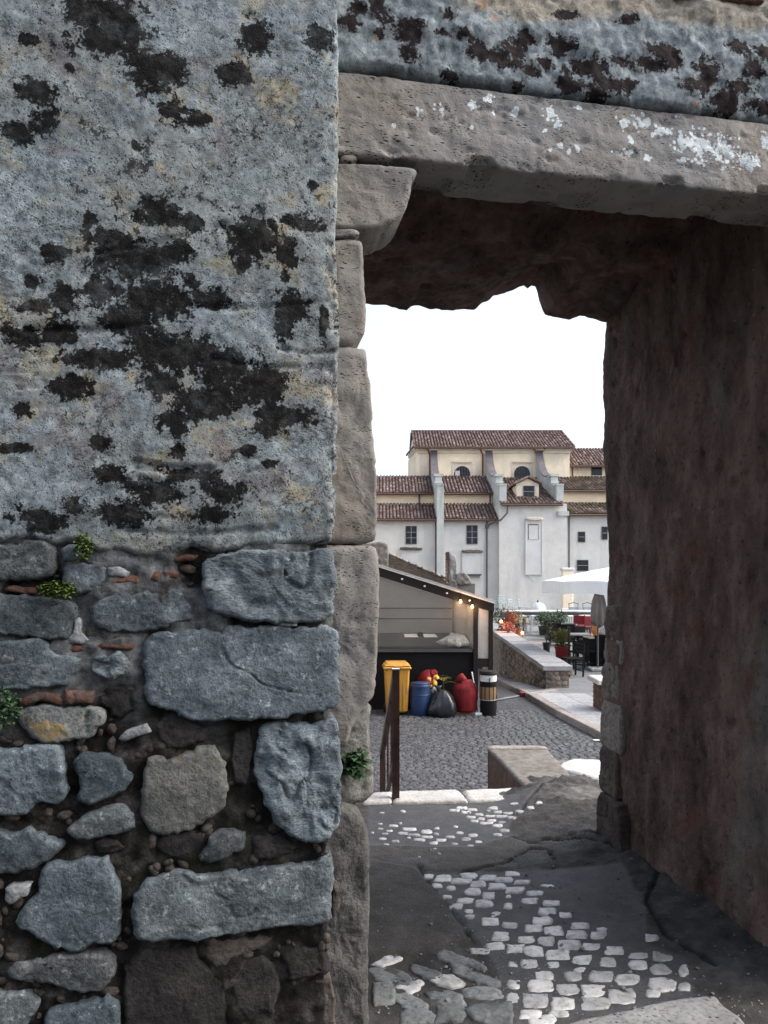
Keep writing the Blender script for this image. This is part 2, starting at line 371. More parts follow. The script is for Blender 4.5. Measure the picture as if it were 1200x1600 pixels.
def mortar():
    b = NB('damp earthy mortar'); c = b.coord()
    n1 = b.noise(c, 14, 10, 0.7); n2 = b.noise(c, 3.5, 5, 0.6, 0.5)
    colr = b.ramp(n1, [(0.3, (0.007, 0.0065, 0.006)), (0.5, (0.026, 0.0235, 0.0215)), (0.63, (0.085, 0.08, 0.075)), (0.74, (0.20, 0.198, 0.19))])
    colr = b.mix(b.math('MULTIPLY', thresh(b, n2, 0.52, 0.66), 0.6), colr, (0.014, 0.020, 0.008))
    colr = b.mix(b.math('MULTIPLY', b.attr('pale'), 0.85), colr, b.ramp(b.noise(c, 22, 9, 0.75), [(0.32, (0.03, 0.028, 0.027)), (0.47, (0.12, 0.125, 0.128)), (0.62, (0.24, 0.26, 0.27)), (0.72, (0.34, 0.37, 0.38))]))
    return b.done(colr, 0.95, b.bump(b.noise(c, 40, 10, 0.75), 0.9, 0.02), 0.15)

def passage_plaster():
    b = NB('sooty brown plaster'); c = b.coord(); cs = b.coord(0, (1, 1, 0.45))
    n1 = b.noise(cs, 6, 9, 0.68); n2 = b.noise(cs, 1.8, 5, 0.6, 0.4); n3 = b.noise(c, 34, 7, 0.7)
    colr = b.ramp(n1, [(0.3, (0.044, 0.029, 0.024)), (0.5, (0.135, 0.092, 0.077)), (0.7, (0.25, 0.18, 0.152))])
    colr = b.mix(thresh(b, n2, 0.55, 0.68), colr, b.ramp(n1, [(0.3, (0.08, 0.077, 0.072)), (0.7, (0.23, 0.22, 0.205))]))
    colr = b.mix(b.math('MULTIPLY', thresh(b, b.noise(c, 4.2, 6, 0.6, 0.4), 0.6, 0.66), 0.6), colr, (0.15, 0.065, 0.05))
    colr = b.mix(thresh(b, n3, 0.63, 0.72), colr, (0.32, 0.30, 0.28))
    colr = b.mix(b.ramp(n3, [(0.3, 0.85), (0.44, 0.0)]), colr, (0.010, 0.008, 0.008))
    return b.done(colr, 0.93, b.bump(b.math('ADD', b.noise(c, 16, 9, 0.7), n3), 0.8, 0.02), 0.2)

def floor_mat():
    b = NB('patched asphalt and earth'); c = b.coord()
    n1 = b.noise(c, 60, 6, 0.7); n2 = b.noise(c, 3.0, 6, 0.6, 0.4); n3 = b.noise(c, 140, 3, 0.6)
    smooth_ = b.ramp(n2, [(0.3, (0.040, 0.042, 0.047)), (0.7, (0.072, 0.074, 0.080))])
    smooth_ = b.mix(b.ramp(n1, [(0.35, 0.7), (0.55, 0.0)]), smooth_, (0.022, 0.021, 0.021)); smooth_ = b.mix(b.math('MULTIPLY', thresh(b, b.noise(c, 8, 9, 0.75, 0.3), 0.46, 0.62), 0.65), smooth_, (0.095, 0.09, 0.084)); smooth_ = b.mix(b.math('MULTIPLY', thresh(b, n3, 0.6, 0.7), 0.45), smooth_, (0.15, 0.148, 0.145))
    rough_ = b.ramp(b.noise(c, 9, 8, 0.7), [(0.3, (0.045, 0.042, 0.04)), (0.55, (0.09, 0.085, 0.08)), (0.75, (0.14, 0.135, 0.13))])
    rough_ = b.mix(b.ramp(n3, [(0.35, 0.8), (0.55, 0.0)]), rough_, (0.025, 0.024, 0.023)); rough_ = b.mix(thresh(b, n3, 0.62, 0.7), rough_, (0.22, 0.215, 0.21))
    earth = b.ramp(b.noise(c, 7, 8, 0.7), [(0.3, (0.014, 0.0135, 0.013)), (0.5, (0.042, 0.040, 0.038)), (0.7, (0.095, 0.09, 0.085))])
    colr = b.mix(b.attr('asph'), earth, smooth_); colr = b.mix(b.attr('rough'), colr, rough_)
    pale = b.ramp(b.noise(c, 16, 8, 0.7), [(0.3, (0.08, 0.075, 0.07)), (0.6, (0.22, 0.21, 0.2)), (0.75, (0.36, 0.35, 0.34))]); colr = b.mix(b.attr('pale'), colr, pale)
    colr = b.mix(b.attr('crack'), colr, (0.006, 0.006, 0.006))
    rg = b.math('MULTIPLY_ADD', b.attr('asph'), -0.26, 0.9)
    return b.done(colr, rg, b.bump(b.math('ADD', n3, b.math('MULTIPLY', b.noise(c, 26, 9, 0.75), b.math('MULTIPLY_ADD', b.attr('asph'), -1.6, 2.2))), 0.7, 0.009), 0.35)

def cobble_mat():
    b = NB('polished pale cobble'); c = b.coord(5.0)
    n = b.noise(c, 22, 8, 0.65); colr = b.ramp(n, [(0.28, (0.17, 0.165, 0.155)), (0.45, (0.43, 0.425, 0.41)), (0.68, (0.64, 0.635, 0.62))])
    colr = b.mix(thresh(b, b.noise(c, 45, 6, 0.72), 0.58, 0.68), colr, (0.14, 0.125, 0.105))
    colr = b.mix(1.0, colr, b.math('MULTIPLY_ADD', b.rand(), 0.45, 0.6), 'MULTIPLY')
    return b.done(colr, b.ramp(n, [(0.3, 0.42), (0.7, 0.24)]), b.bump(b.noise(c, 50, 7, 0.65), 0.35, 0.006), 0.5)

def plain(name, colour, rough=0.6, spec=0.4, metal=0.0, var=0.15, sc=8.0, bmp=0.15, strch=(1, 1, 1), dirt=None):
    b = NB(name); c = b.coord(3.0, strch); n = b.noise(c, sc, 7, 0.65)
    lo = tuple(x * (1 - var * 1.6) for x in colour); hi = tuple(min(1, x * (1 + var)) for x in colour)
    colr = b.ramp(n, [(0.3, lo), (0.7, hi)])
    if dirt: colr = b.mix(b.math('MULTIPLY', thresh(b, b.noise(c, sc * 0.6, 6, 0.65), 0.5, 0.7), dirt[1]), colr, dirt[0])
    return b.done(colr, rough, b.bump(b.noise(c, sc * 5, 6, 0.6), bmp, 0.005), spec, metal)

def church_plaster(name, colour, stain, sa=0.5):
    b = NB(name); c = b.coord(); cs = b.coord(0, (1, 1, 0.22))
    n1 = b.noise(c, 0.9, 8, 0.62); n2 = b.noise(cs, 1.1, 6, 0.62, 0.3); n3 = b.noise(c, 9, 6, 0.65)
    colr = b.ramp(n1, [(0.3, tuple(x * 0.87 for x in colour)), (0.55, colour), (0.75, tuple(min(1, x * 1.05) for x in colour))])
    colr = b.mix(b.math('MULTIPLY', thresh(b, n2, 0.52, 0.78), sa), colr, stain)
    colr = b.mix(b.math('MULTIPLY', thresh(b, b.noise(c, 0.35, 5, 0.6, 0.4), 0.56, 0.72), sa * 0.9), colr, stain)
    colr = b.mix(b.ramp(n3, [(0.3, 0.3), (0.5, 0.0)]), colr, tuple(x * 0.6 for x in colour))
    return b.done(colr, 0.92, b.bump(n3, 0.3, 0.02), 0.15)

def tile_mat(name, moss):
    b = NB(name); c = b.coord(); r = b.attr('rnd')
    colr = b.ramp(r, [(0.0, (0.11, 0.072, 0.066)), (0.3, (0.16, 0.105, 0.094)), (0.6, (0.215, 0.155, 0.14)), (0.85, (0.28, 0.22, 0.20)), (1.0, (0.36, 0.30, 0.275))])
    n = b.noise(c, 3.0, 7, 0.65); colr = b.mix(b.ramp(n, [(0.35, 0.6), (0.6, 0.0)]), colr, (0.06, 0.045, 0.045))
    if moss is not None: colr = b.mix(thresh(b, b.math('ADD', b.noise(c, 0.8, 7, 0.7, 0.3), moss), 0.52, 0.66), colr, b.ramp(n, [(0.3, (0.035, 0.036, 0.016)), (0.7, (0.10, 0.095, 0.05))]))
    return b.done(colr, 0.92, None, 0.15)

def street_mat():
    b = NB('basalt setts'); c = b.coord(); r = b.rand()
    n = b.noise(c, 3, 6, 0.6); colr = b.ramp(n, [(0.3, (0.028, 0.030, 0.034)), (0.7, (0.054, 0.056, 0.062))])
    br = b.n('TexVoronoi', Scale=8.5, Randomness=0.7); b.lk(c, br.inputs['Vector']); br.feature = 'DISTANCE_TO_EDGE'
    colr = b.mix(b.ramp(br.outputs['Distance'], [(0.02, 0.8), (0.09, 0.0)]), colr, (0.02, 0.02, 0.02))
    return b.done(colr, 0.6, b.bump(b.ramp(br.outputs['Distance'], [(0.0, 0.0), (0.12, 1.0)]), 0.8, 0.012), 0.4)
def sett_mat():
    b = NB('worn basalt sett'); c = b.coord(4.0); a = b.attr('rnd')
    n = b.noise(c, 12, 6, 0.65); colr = b.ramp(n, [(0.3, (0.036, 0.038, 0.042)), (0.7, (0.074, 0.077, 0.083))])
    v = b.math('MULTIPLY_ADD', b.math('FRACT', b.math('ADD', a, b.rand())), 0.7, 0.62)
    return b.done(b.mix(1.0, colr, v, 'MULTIPLY'), 0.52, b.bump(b.noise(c, 40, 6, 0.6), 0.3, 0.005), 0.45)

def clear_film(nm='clear plastic film', lo=.30, hi=.5):
    b = NB(nm); c = b.coord(); n = b.noise(c, 1.4, 5, 0.6)
    b.done((0.62, 0.60, 0.57), 0.25, b.bump(b.noise(b.coord(0, (1, 1, 0.3)), 3, 4, 0.5), 0.15, 0.02), 0.5)
    tr = b.n('BsdfTransparent'); tr.inputs[0].default_value = (0.92, 0.91, 0.9, 1)
    mx = b.n('MixShader'); b.lk(b.ramp(n, [(0.3, lo), (0.7, hi)]), mx.inputs[0]); b.lk(tr.outputs[0], mx.inputs[1]); b.lk(b.p.outputs[0], mx.inputs[2]); b.lk(mx.outputs[0], b.out.inputs[0])
    return b.m
def glass_dark(name='dark window glass'):
    b = NB(name); c = b.coord(2.0); n = b.noise(c, 1.5, 3)
    return b.done(b.ramp(n, [(0.3, (0.012, 0.014, 0.02)), (0.7, (0.035, 0.038, 0.05))]), 0.22, None, 0.3)
def leaf_mat(name, c1, c2):
    b = NB(name); a = b.attr('rnd'); colr = b.ramp(a, [(0.0, c1), (1.0, c2)])
    return b.done(colr, 0.6, None, 0.3)
def glow(name, colour, st):
    b = NB(name); b.done(colour, 0.4); b.p.inputs['Emission Color'].default_value = (*colour, 1); b.p.inputs['Emission Strength'].default_value = st; return b.m

Mt = dict(
    plaster=plaster_lichen(), upper=upper_wall(), mortar=mortar(), passage=passage_plaster(), floor=floor_mat(), cobble=cobble_mat(),
    lintel=travertine('pitted lintel travertine', True), jamb=travertine('jamb travertine', False),
    lime=rock('blue grey limestone', [(0.048, 0.059, 0.067), (0.098, 0.118, 0.132), (0.165, 0.193, 0.21), (0.30, 0.335, 0.352)], 9, bmp=0.9, bd=0.014, scuff=0.6, randv=0.35, spots=(13, (0.03, 0.03, 0.032), 0.66), offs=7),
    limer=rock('rough pale limestone', scuff=0.4, cols= [(0.09, 0.105, 0.117), (0.19, 0.22, 0.237), (0.29, 0.325, 0.345), (0.42, 0.46, 0.475)], sc=13, bmp=0.9, bd=0.02, spots=(30, (0.04, 0.045, 0.05), 0.6), offs=7, strat=1.6),
    limeo=rock('limestone with ochre lichen', scuff=0.3, cols= [(0.12, 0.125, 0.125), (0.20, 0.205, 0.195), (0.27, 0.27, 0.25), (0.36, 0.35, 0.32)], sc=8, bmp=0.9, bd=0.014, spots=(5, (0.30, 0.20, 0.08), 0.55), offs=7),
    limed=rock('dark damp stone', [(0.02, 0.019, 0.018), (0.05, 0.046, 0.045), (0.09, 0.08, 0.078)], 9, bmp=0.8, bd=0.02, offs=7),
    white=rock('pale limestone chip', [(0.16, 0.17, 0.175), (0.30, 0.315, 0.325), (0.42, 0.435, 0.44)], 12, bmp=0.8, offs=7),
    brick=rock('old orange brick', [(0.07, 0.037, 0.028), (0.15, 0.08, 0.058), (0.22, 0.135, 0.10)], 10, bmp=0.8, spots=(9, (0.10, 0.095, 0.09), 0.54), offs=7),
    browns=rock('brown block', [(0.06, 0.048, 0.042), (0.13, 0.108, 0.094), (0.20, 0.172, 0.15)], 7, bmp=0.8, bd=0.02, offs=7),
    jambm=rock('eroded jamb stone', [(0.14, 0.125, 0.11), (0.25, 0.23, 0.21), (0.36, 0.34, 0.315)], 8, bmp=0.8, bd=0.02, scuff=0.3), jambd=rock('damp jamb base', [(0.08, 0.077, 0.073), (0.155, 0.15, 0.143), (0.24, 0.235, 0.225)], 7, bmp=0.8, bd=0.02, scuff=0.2),
    quoin=rock('daylit quoin block', [(0.17, 0.145, 0.125), (0.30, 0.265, 0.23), (0.42, 0.375, 0.335)], 7, bmp=0.8, bd=0.02, offs=7),  # paler than its neighbours: daylight from outside put into the colour
    flag=rock('grey flagstone', [(0.08, 0.085, 0.085), (0.17, 0.18, 0.18), (0.27, 0.28, 0.275)], 8, rough=0.6, bmp=0.5, offs=7, spec=0.4),
    slab=rock('worn threshold slab', [(0.16, 0.16, 0.16), (0.25, 0.25, 0.25), (0.33, 0.33, 0.325)], 8, rough=0.7, bmp=0.35, bd=0.006, offs=7, spec=0.4, pits=40),
    pale=rock('pale step stone', [(0.40, 0.38, 0.35), (0.58, 0.56, 0.53), (0.70, 0.69, 0.66)], 7, rough=0.45, bmp=0.3, bd=0.006, offs=7, spec=0.5, randv=0.08),
    parapet=rock('parapet render', [(0.14, 0.125, 0.11), (0.21, 0.195, 0.18), (0.28, 0.265, 0.25)], 3, bmp=0.4, offs=7),
    parside=rock('reddish parapet side', [(0.07, 0.042, 0.032), (0.14, 0.085, 0.066), (0.20, 0.14, 0.11)], 4, bmp=0.6, offs=7),
    street=street_mat(), sett=sett_mat(),
    paving=rock('grey paving', [(0.12, 0.125, 0.13), (0.18, 0.185, 0.19), (0.24, 0.245, 0.25)], 2.0, rough=0.55, bmp=0.3, bd=0.006, offs=0, spec=0.4),
    pavslab=rock('pale pavement slab', [(0.24, 0.245, 0.25), (0.33, 0.335, 0.34), (0.42, 0.42, 0.425)], 2.0, rough=0.5, bmp=0.2, bd=0.005, offs=5, spec=0.45, randv=0.12),
    kerb=rock('kerb stone', [(0.20, 0.175, 0.16), (0.31, 0.28, 0.26), (0.40, 0.375, 0.355)], 4, rough=0.7, bmp=0.4, offs=5, randv=0.15),
    coping=rock('grey coping stone', [(0.20, 0.205, 0.215), (0.30, 0.305, 0.315), (0.38, 0.385, 0.39)], 5, bmp=0.4, offs=5, randv=0.12),
    wstone=rock('tan wall stone', [(0.10, 0.08, 0.065), (0.22, 0.18, 0.15), (0.36, 0.31, 0.27)], 9, bmp=0.6, offs=9, randv=0.5),
    cwhite=church_plaster('white lime plaster', (0.64, 0.63, 0.605), (0.45, 0.45, 0.44), 0.75),
    cside=church_plaster('grey green buttress plaster', (0.50, 0.52, 0.505), (0.22, 0.26, 0.24), 0.95),
    ccream=church_plaster('cream plaster', (0.90, 0.78, 0.60), (0.50, 0.485, 0.44), 0.75),
    cband=church_plaster('warm cream plaster', (0.90, 0.75, 0.56), (0.70, 0.61, 0.50), 0.35),
    ctrim=church_plaster('pale trim', (0.74, 0.66, 0.55), (0.52, 0.49, 0.44), 0.4),
    cpanel=church_plaster('grey white panel plaster', (0.63, 0.63, 0.625), (0.52, 0.52, 0.52), 0.35),
    ledge=rock('stone ledge', [(0.10, 0.08, 0.07), (0.18, 0.15, 0.13), (0.26, 0.23, 0.2)], 5, bmp=0.4, offs=5),
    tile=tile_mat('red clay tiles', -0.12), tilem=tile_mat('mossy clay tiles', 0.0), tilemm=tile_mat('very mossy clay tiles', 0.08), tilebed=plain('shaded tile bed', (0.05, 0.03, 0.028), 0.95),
    lead=plain('dark lead sheet', (0.10, 0.09, 0.10), 0.6, 0.4, 0.0, 0.25, 2.0),
    gutter=plain('brown gutter paint', (0.10, 0.055, 0.042), 0.6), pipe=plain('dark downpipe', (0.09, 0.09, 0.10), 0.6), rpipe=plain('rust downpipe', (0.16, 0.06, 0.035), 0.6),
    glass=glass_dark(), wframe=plain('weathered window frame', (0.30, 0.31, 0.33), 0.7),
    dark=plain('dark opening', (0.012, 0.012, 0.014), 0.9, 0.1),
    rail=plain('rusty brown railing paint', (0.055, 0.028, 0.022), 0.5, 0.5, 0.0, 0.35, 14, 0.4, dirt=((0.12, 0.05, 0.03), 0.6)),
    film=clear_film(), filmc=clear_film('clearer plastic film', .03, .09), sheet=plain('cloudy plastic sheet', (0.40, 0.415, 0.44), 0.5, 0.4, 0, 0.1, 1.2), black=plain('black cloth', (0.008, 0.008, 0.009), 0.85, 0.15), dwood=plain('dark brown beam paint', (0.010, 0.007, 0.006), 0.6, 0.3), dgrey=plain('dark grey metal', (0.06, 0.06, 0.065), 0.5),
    tabletop=plain('dark table sheet', (0.014, 0.0145, 0.017), 0.5, 0.25), paper=plain('white paper', (0.85, 0.85, 0.84), 0.8), strip=plain('white metal strip', (0.72, 0.70, 0.70), 0.5),
    ybin=plain('yellow plastic', (0.46, 0.23, 0.035), 0.55, 0.35, 0, 0.12, 6, dirt=((0.22, 0.13, 0.05), 0.6)), bblue=plain('blue plastic drum', (0.010, 0.032, 0.095), 0.5, 0.4, 0, 0.2, 6, dirt=((0.03, 0.04, 0.06), 0.5)), bag=plain('black bin bag', (0.014, 0.016, 0.020), 0.25, 0.5, 0, 0.1, 10, 0.6),
    red=plain('red cloth', (0.16, 0.012, 0.015), 0.75, 0.2, 0, 0.3, 7, 0.4, dirt=((0.07, 0.01, 0.012), 0.5)), yel=plain('yellow wrap', (0.62, 0.36, 0.06), 0.6), wood=plain('brown barrel wood', (0.20, 0.12, 0.06), 0.7, strch=(1, 1, 0.15)), offw=plain('off white paint', (0.55, 0.55, 0.54), 0.6), bluew=plain('blue white plastic', (0.62, 0.70, 0.78), 0.35, 0.5, 0, 0.4, 14, 0.5),
    parasol=plain('white parasol cloth', (0.74, 0.78, 0.80), 0.85, 0.2, 0, 0.04, 2), fold=plain('beige grey folded cloth', (0.16, 0.14, 0.135), 0.9, 0.1, 0, 0.2, 3),
    terr=plain('terracotta pot', (0.30, 0.10, 0.055), 0.7), bpot=plain('black plastic pot', (0.012, 0.012, 0.013), 0.5), redp=plain('dark red panel', (0.16, 0.008, 0.014), 0.5), wtop=plain('white table top', (0.66, 0.66, 0.67), 0.5), steel=plain('pale blue steel', (0.36, 0.43, 0.46), 0.4, 0.5, 0.3), orange=plain('orange glass', (0.55, 0.20, 0.05), 0.4), cream2=plain('pale table cloth', (0.60, 0.54, 0.44), 0.8),
    weed=leaf_mat('bright moss', (0.03, 0.055, 0.008), (0.10, 0.15, 0.025)), weedd=leaf_mat('dark weed', (0.012, 0.034, 0.014), (0.055, 0.11, 0.045)), plant=leaf_mat('terrace plant', (0.012, 0.024, 0.008), (0.05, 0.075, 0.028)), dry=leaf_mat('dry palm', (0.12, 0.11, 0.03), (0.30, 0.25, 0.08)), grass=leaf_mat('ornamental grass', (0.09, 0.10, 0.02), (0.24, 0.24, 0.07)), redl=leaf_mat('red and lantern-lit leaves', (0.14, 0.02, 0.015), (0.35, 0.09, 0.05)),
    bulb=glow('warm bulb', (1.0, 0.5, 0.18), 3.2), stem=plain('woody stem', (0.06, 0.045, 0.03), 0.9), hose=plain('grey hose', (0.16, 0.16, 0.17), 0.6), film2=clear_film('translucent roof sheet', .35, .55), ruin=rock('grey ruin masonry', [(0.13, 0.12, 0.115), (0.22, 0.21, 0.20), (0.32, 0.31, 0.30)], 4, bmp=0.8, offs=5),
)
# ------------------------------------------------------------------ gateway frame: t along the wall, s into the passage, z up
TH = R(10.4); CT, ST = math.cos(TH), math.sin(TH)
A0 = at(560, 900, 2.6); AE = -ST * A0.x + CT * A0.y
def tz(px, py, s=0.0):                        # photo pixel on the wall plane at offset s -> (t, z)
    rx = (px - 600) / F; D = (s + AE) / (-ST * rx + CT)
    X = rx * D; return ((X - A0.x) * CT + (D - A0.y) * ST, EYE + (HZ - py) / F * D)
def gw(t, s, z): return Vector((A0.x + t * CT - s * ST, A0.y + t * ST + s * CT, z))
def gl(X, Y): return ((X - A0.x) * CT + (Y - A0.y) * ST, -(X - A0.x) * ST + (Y - A0.y) * CT)
THICK = 1.684; TR = 1.735; SF = -0.21         # passage length, right wall, face of the projecting wall

def relief(name, parent, T, S, Z, NT, NS, disp, mat, keep=None, attrs=None, NZ=None):
    """grid of points (T,S,Z) pushed along (NT,NS,NZ) by disp"""
    if NZ is None: NZ = np.zeros_like(T)
    V = np.stack([T + NT * disp, S + NS * disp, Z + NZ * disp], -1); n, m = T.shape; idx = np.arange(n * m).reshape(n, m)
    a, b, c, d = idx[:-1, :-1], idx[:-1, 1:], idx[1:, 1:], idx[1:, :-1]
    f = np.stack([a, b, c, d], -1).reshape(-1, 4)
    if keep is not None:
        k = keep.reshape(-1); f = f[k[f].all(1)]
    used = np.unique(f); mp = np.full(n * m, -1); mp[used] = np.arange(len(used))
    o = mesh_obj(name, V.reshape(-1, 3)[used], mp[f], mat, parent, smooth=True)
    for nm, arr in (attrs or {}).items():
        at_ = o.data.attributes.new(nm, 'FLOAT', 'POINT'); at_.data.foreach_set('value', arr.reshape(-1)[used].astype(np.float32))
    return o
def blobs(T, Z, lst, s, k=1.0, pw=1.0):
    out = np.zeros_like(T)
    for q in lst:
        x, y, rx, ry = q; t, z = tz(x, y, s); D = 2.4 if s < -0.1 else 2.65
        d2 = ((T - t) / (rx * k * D / F)) ** 2 + ((Z - z) / (ry * k * D / F)) ** 2
        out = np.maximum(out, np.clip(1.25 - 0.75 * np.sqrt(d2), 0, 1))
    return out

wall = empty('town_wall', (A0.x, A0.y, 0), TH, 'thick old rubble wall with dark lichen blotches, projecting beside the gateway', 'wall')
gate = empty('stone_gateway', (A0.x, A0.y, 0), TH, 'dark stone gateway with long lintel, curved corbel and sooty passage', 'gateway')

# --- projecting wall: upper plaster face with lichen
t_edge = tz(529, 900, SF)[0]; rc = 0.022
step = 0.007
u1 = np.arange(-1.55, t_edge - rc, step); ang = np.linspace(0, math.pi / 2, 7)[1:]
side = np.arange(SF + rc + step, 0.05, step * 2)
pt = np.concatenate([u1, t_edge - rc + rc * np.sin(ang), np.full(len(side), t_edge)])
ps = np.concatenate([np.full(len(u1), SF), SF + rc - rc * np.cos(ang), side])
nt = np.concatenate([np.zeros(len(u1)), np.sin(ang), np.ones(len(side))]); ns = np.concatenate([-np.ones(len(u1)), -np.cos(ang), np.zeros(len(side))])
zs = np.arange(1.60, 3.75, step)
T, Z = np.meshgrid(pt, zs); S, _ = np.meshgrid(ps, zs); NT, _ = np.meshgrid(nt, zs); NS, _ = np.meshgrid(ns, zs)
P3 = np.stack([T, S, Z], -1).reshape(-1, 3)
low = np.array([tz(x, y, SF) for x, y in [(-900, 850), (-60, 842), (0, 846), (45, 838), (84, 850), (100, 842), (122, 840), (150, 858), (190, 858), (225, 868), (262, 862), (300, 848), (335, 862), (400, 850), (455, 848), (500, 845), (540, 842), (900, 842)]])
lowz = np.interp(T, low[:, 0], low[:, 1]) + 0.010 * fbm(P3, 30, 3).reshape(T.shape)
dlow = Z - lowz
disp = 0.014 * fbm(P3, 2.6, 4).reshape(T.shape) + 0.006 * fbm(P3, 9, 5, 0.6).reshape(T.shape) + 0.0035 * fbm(P3, 34, 4, 0.65).reshape(T.shape)
# stratified ledges and broken patches in the plaster
lay = np.abs(fbm(P3 * np.array([1, 1, 3.2]), 2.4, 4, off=5).reshape(T.shape)); disp -= 0.006 * (1 - smooth01(lay, 0.0, 0.035)) * smooth01(fbm(P3, 1.7, 3, off=71).reshape(T.shape), -0.05, 0.3)
for x0, y0, x1, y1, a in [(440, 545, 520, 548, .022), (210, 725, 330, 735, .02), (150, 395, 350, 350, .018), (300, 480, 520, 470, .012), (40, 515, 240, 505, .018), (200, 830, 430, 826, .018), (330, 560, 520, 575, .015)]:
    d = pdist(np.stack([T.reshape(-1), Z.reshape(-1)], 1), [tz(x0, y0, SF), tz((x0 + x1) / 2, (y0 + y1) / 2 + 6, SF), tz(x1, y1, SF)]).reshape(T.shape)
    d = d + 0.018 * fbm(P3, 16, 3, off=3).reshape(T.shape); disp -= a * .7 * np.exp(-(d / 0.008) ** 2)
chip = smooth01(T, t_edge - .05, t_edge) * smooth01(fbm(P3, 13, 4, .6, off=88).reshape(T.shape), .02, .3); disp -= .02 * chip
disp -= 0.085 * (1 - smooth01(dlow, -0.03, 0.012)) ** 1.5 + .010 * (1 - smooth01(dlow, 0, .12))          # the lower rim curls back
MOSS = [(165, 45, 58, 46), (145, 15, 45, 22), (215, 95, 25, 20), (245, 115, 52, 32), (400, 60, 30, 30), (362, 118, 26, 20), (58, 142, 30, 22), (72, 188, 22, 28), (32, 208, 24, 16), (270, 175, 28, 22), (500, 62, 24, 22), (395, 368, 44, 44), (380, 405, 22, 22), (448, 400, 17, 38), (455, 482, 30, 28), (445, 515, 18, 28), (210, 400, 72, 42), (165, 372, 35, 18), (240, 465, 62, 36), (165, 455, 28, 22), (100, 462, 20, 26), (60, 480, 28, 12), (35, 525, 28, 22), (90, 520, 38, 20), (200, 500, 42, 30), (280, 392, 20, 18), (335, 468, 34, 18), (300, 440, 16, 16), (285, 555, 66, 36), (235, 545, 50, 34), (350, 580, 66, 36), (320, 630, 60, 32), (400, 600, 50, 40), (440, 650, 50, 20), (420, 672, 32, 16), (275, 655, 26, 28), (250, 600, 30, 25), (85, 395, 16, 18), (105, 605, 34, 20), (35, 640, 15, 12), (52, 438, 14, 10), (280, 706, 17, 14), (175, 742, 30, 16), (160, 692, 18, 14), (352, 770, 42, 20), (240, 770, 42, 26), (195, 805, 42, 22), (290, 742, 46, 12), (62, 812, 38, 24), (112, 790, 22, 14), (248, 335, 40, 22), (300, 345, 20, 16), (390, 705, 12, 10), (422, 725, 16, 8), (478, 352, 30, 10), (455, 345, 22, 10), (25, 700, 30, 8), (108, 108, 11, 9), (45, 60, 16, 12), (215, 228, 9, 10), (140, 345, 10, 14), (505, 500, 8, 26), (330, 805, 30, 14), (30, 140, 10, 10), (490, 290, 9, 9), (310, 185, 18, 14), (130, 560, 40, 14), (180, 560, 36, 20)]
moss = blobs(T, Z, MOSS, SF)
moss = np.maximum(moss, 0.42 * smooth01(fbm(P3, 2.2, 3, off=51).reshape(T.shape), 0.15, 0.5) * (T < tz(-10, 900, SF)[0]) * 2)
relief('plaster_face', wall, T, S, Z, NT, NS, disp, Mt['plaster'], keep=dlow > -0.035, attrs={'moss': moss})

# --- mortar bed behind the stones of the lower wall
st2 = 0.012; zs = np.arange(-0.1, 1.78, st2)
u1 = np.arange(-1.55, t_edge - 0.03, st2); side = np.arange(SF + 0.06, 0.05, st2 * 2)
pt = np.concatenate([u1, np.full(len(side), t_edge - 0.035)]); ps = np.concatenate([np.full(len(u1), SF + 0.046), side])
nt = np.concatenate([np.zeros(len(u1)), np.ones(len(side))]); ns = np.concatenate([-np.ones(len(u1)), np.zeros(len(side))])
T, Z = np.meshgrid(pt, zs); S, _ = np.meshgrid(ps, zs); NT, _ = np.meshgrid(nt, zs); NS, _ = np.meshgrid(ns, zs); P3 = np.stack([T, S, Z], -1).reshape(-1, 3)
disp = 0.030 * fbm(P3, 9, 4, 0.55).reshape(T.shape) + 0.022 * np.clip(fbm(P3, 22, 4, 0.6, off=8).reshape(T.shape), -0.2, 1)
pale = smooth01(Z, 0.95, 1.38) * smooth01(fbm(P3, 6, 4, off=12).reshape(T.shape), -.25, .2)
relief('mortar_bed', wall, T, S, Z, NT, NS, disp + .022 * pale, Mt['mortar'], attrs={'pale': pale})

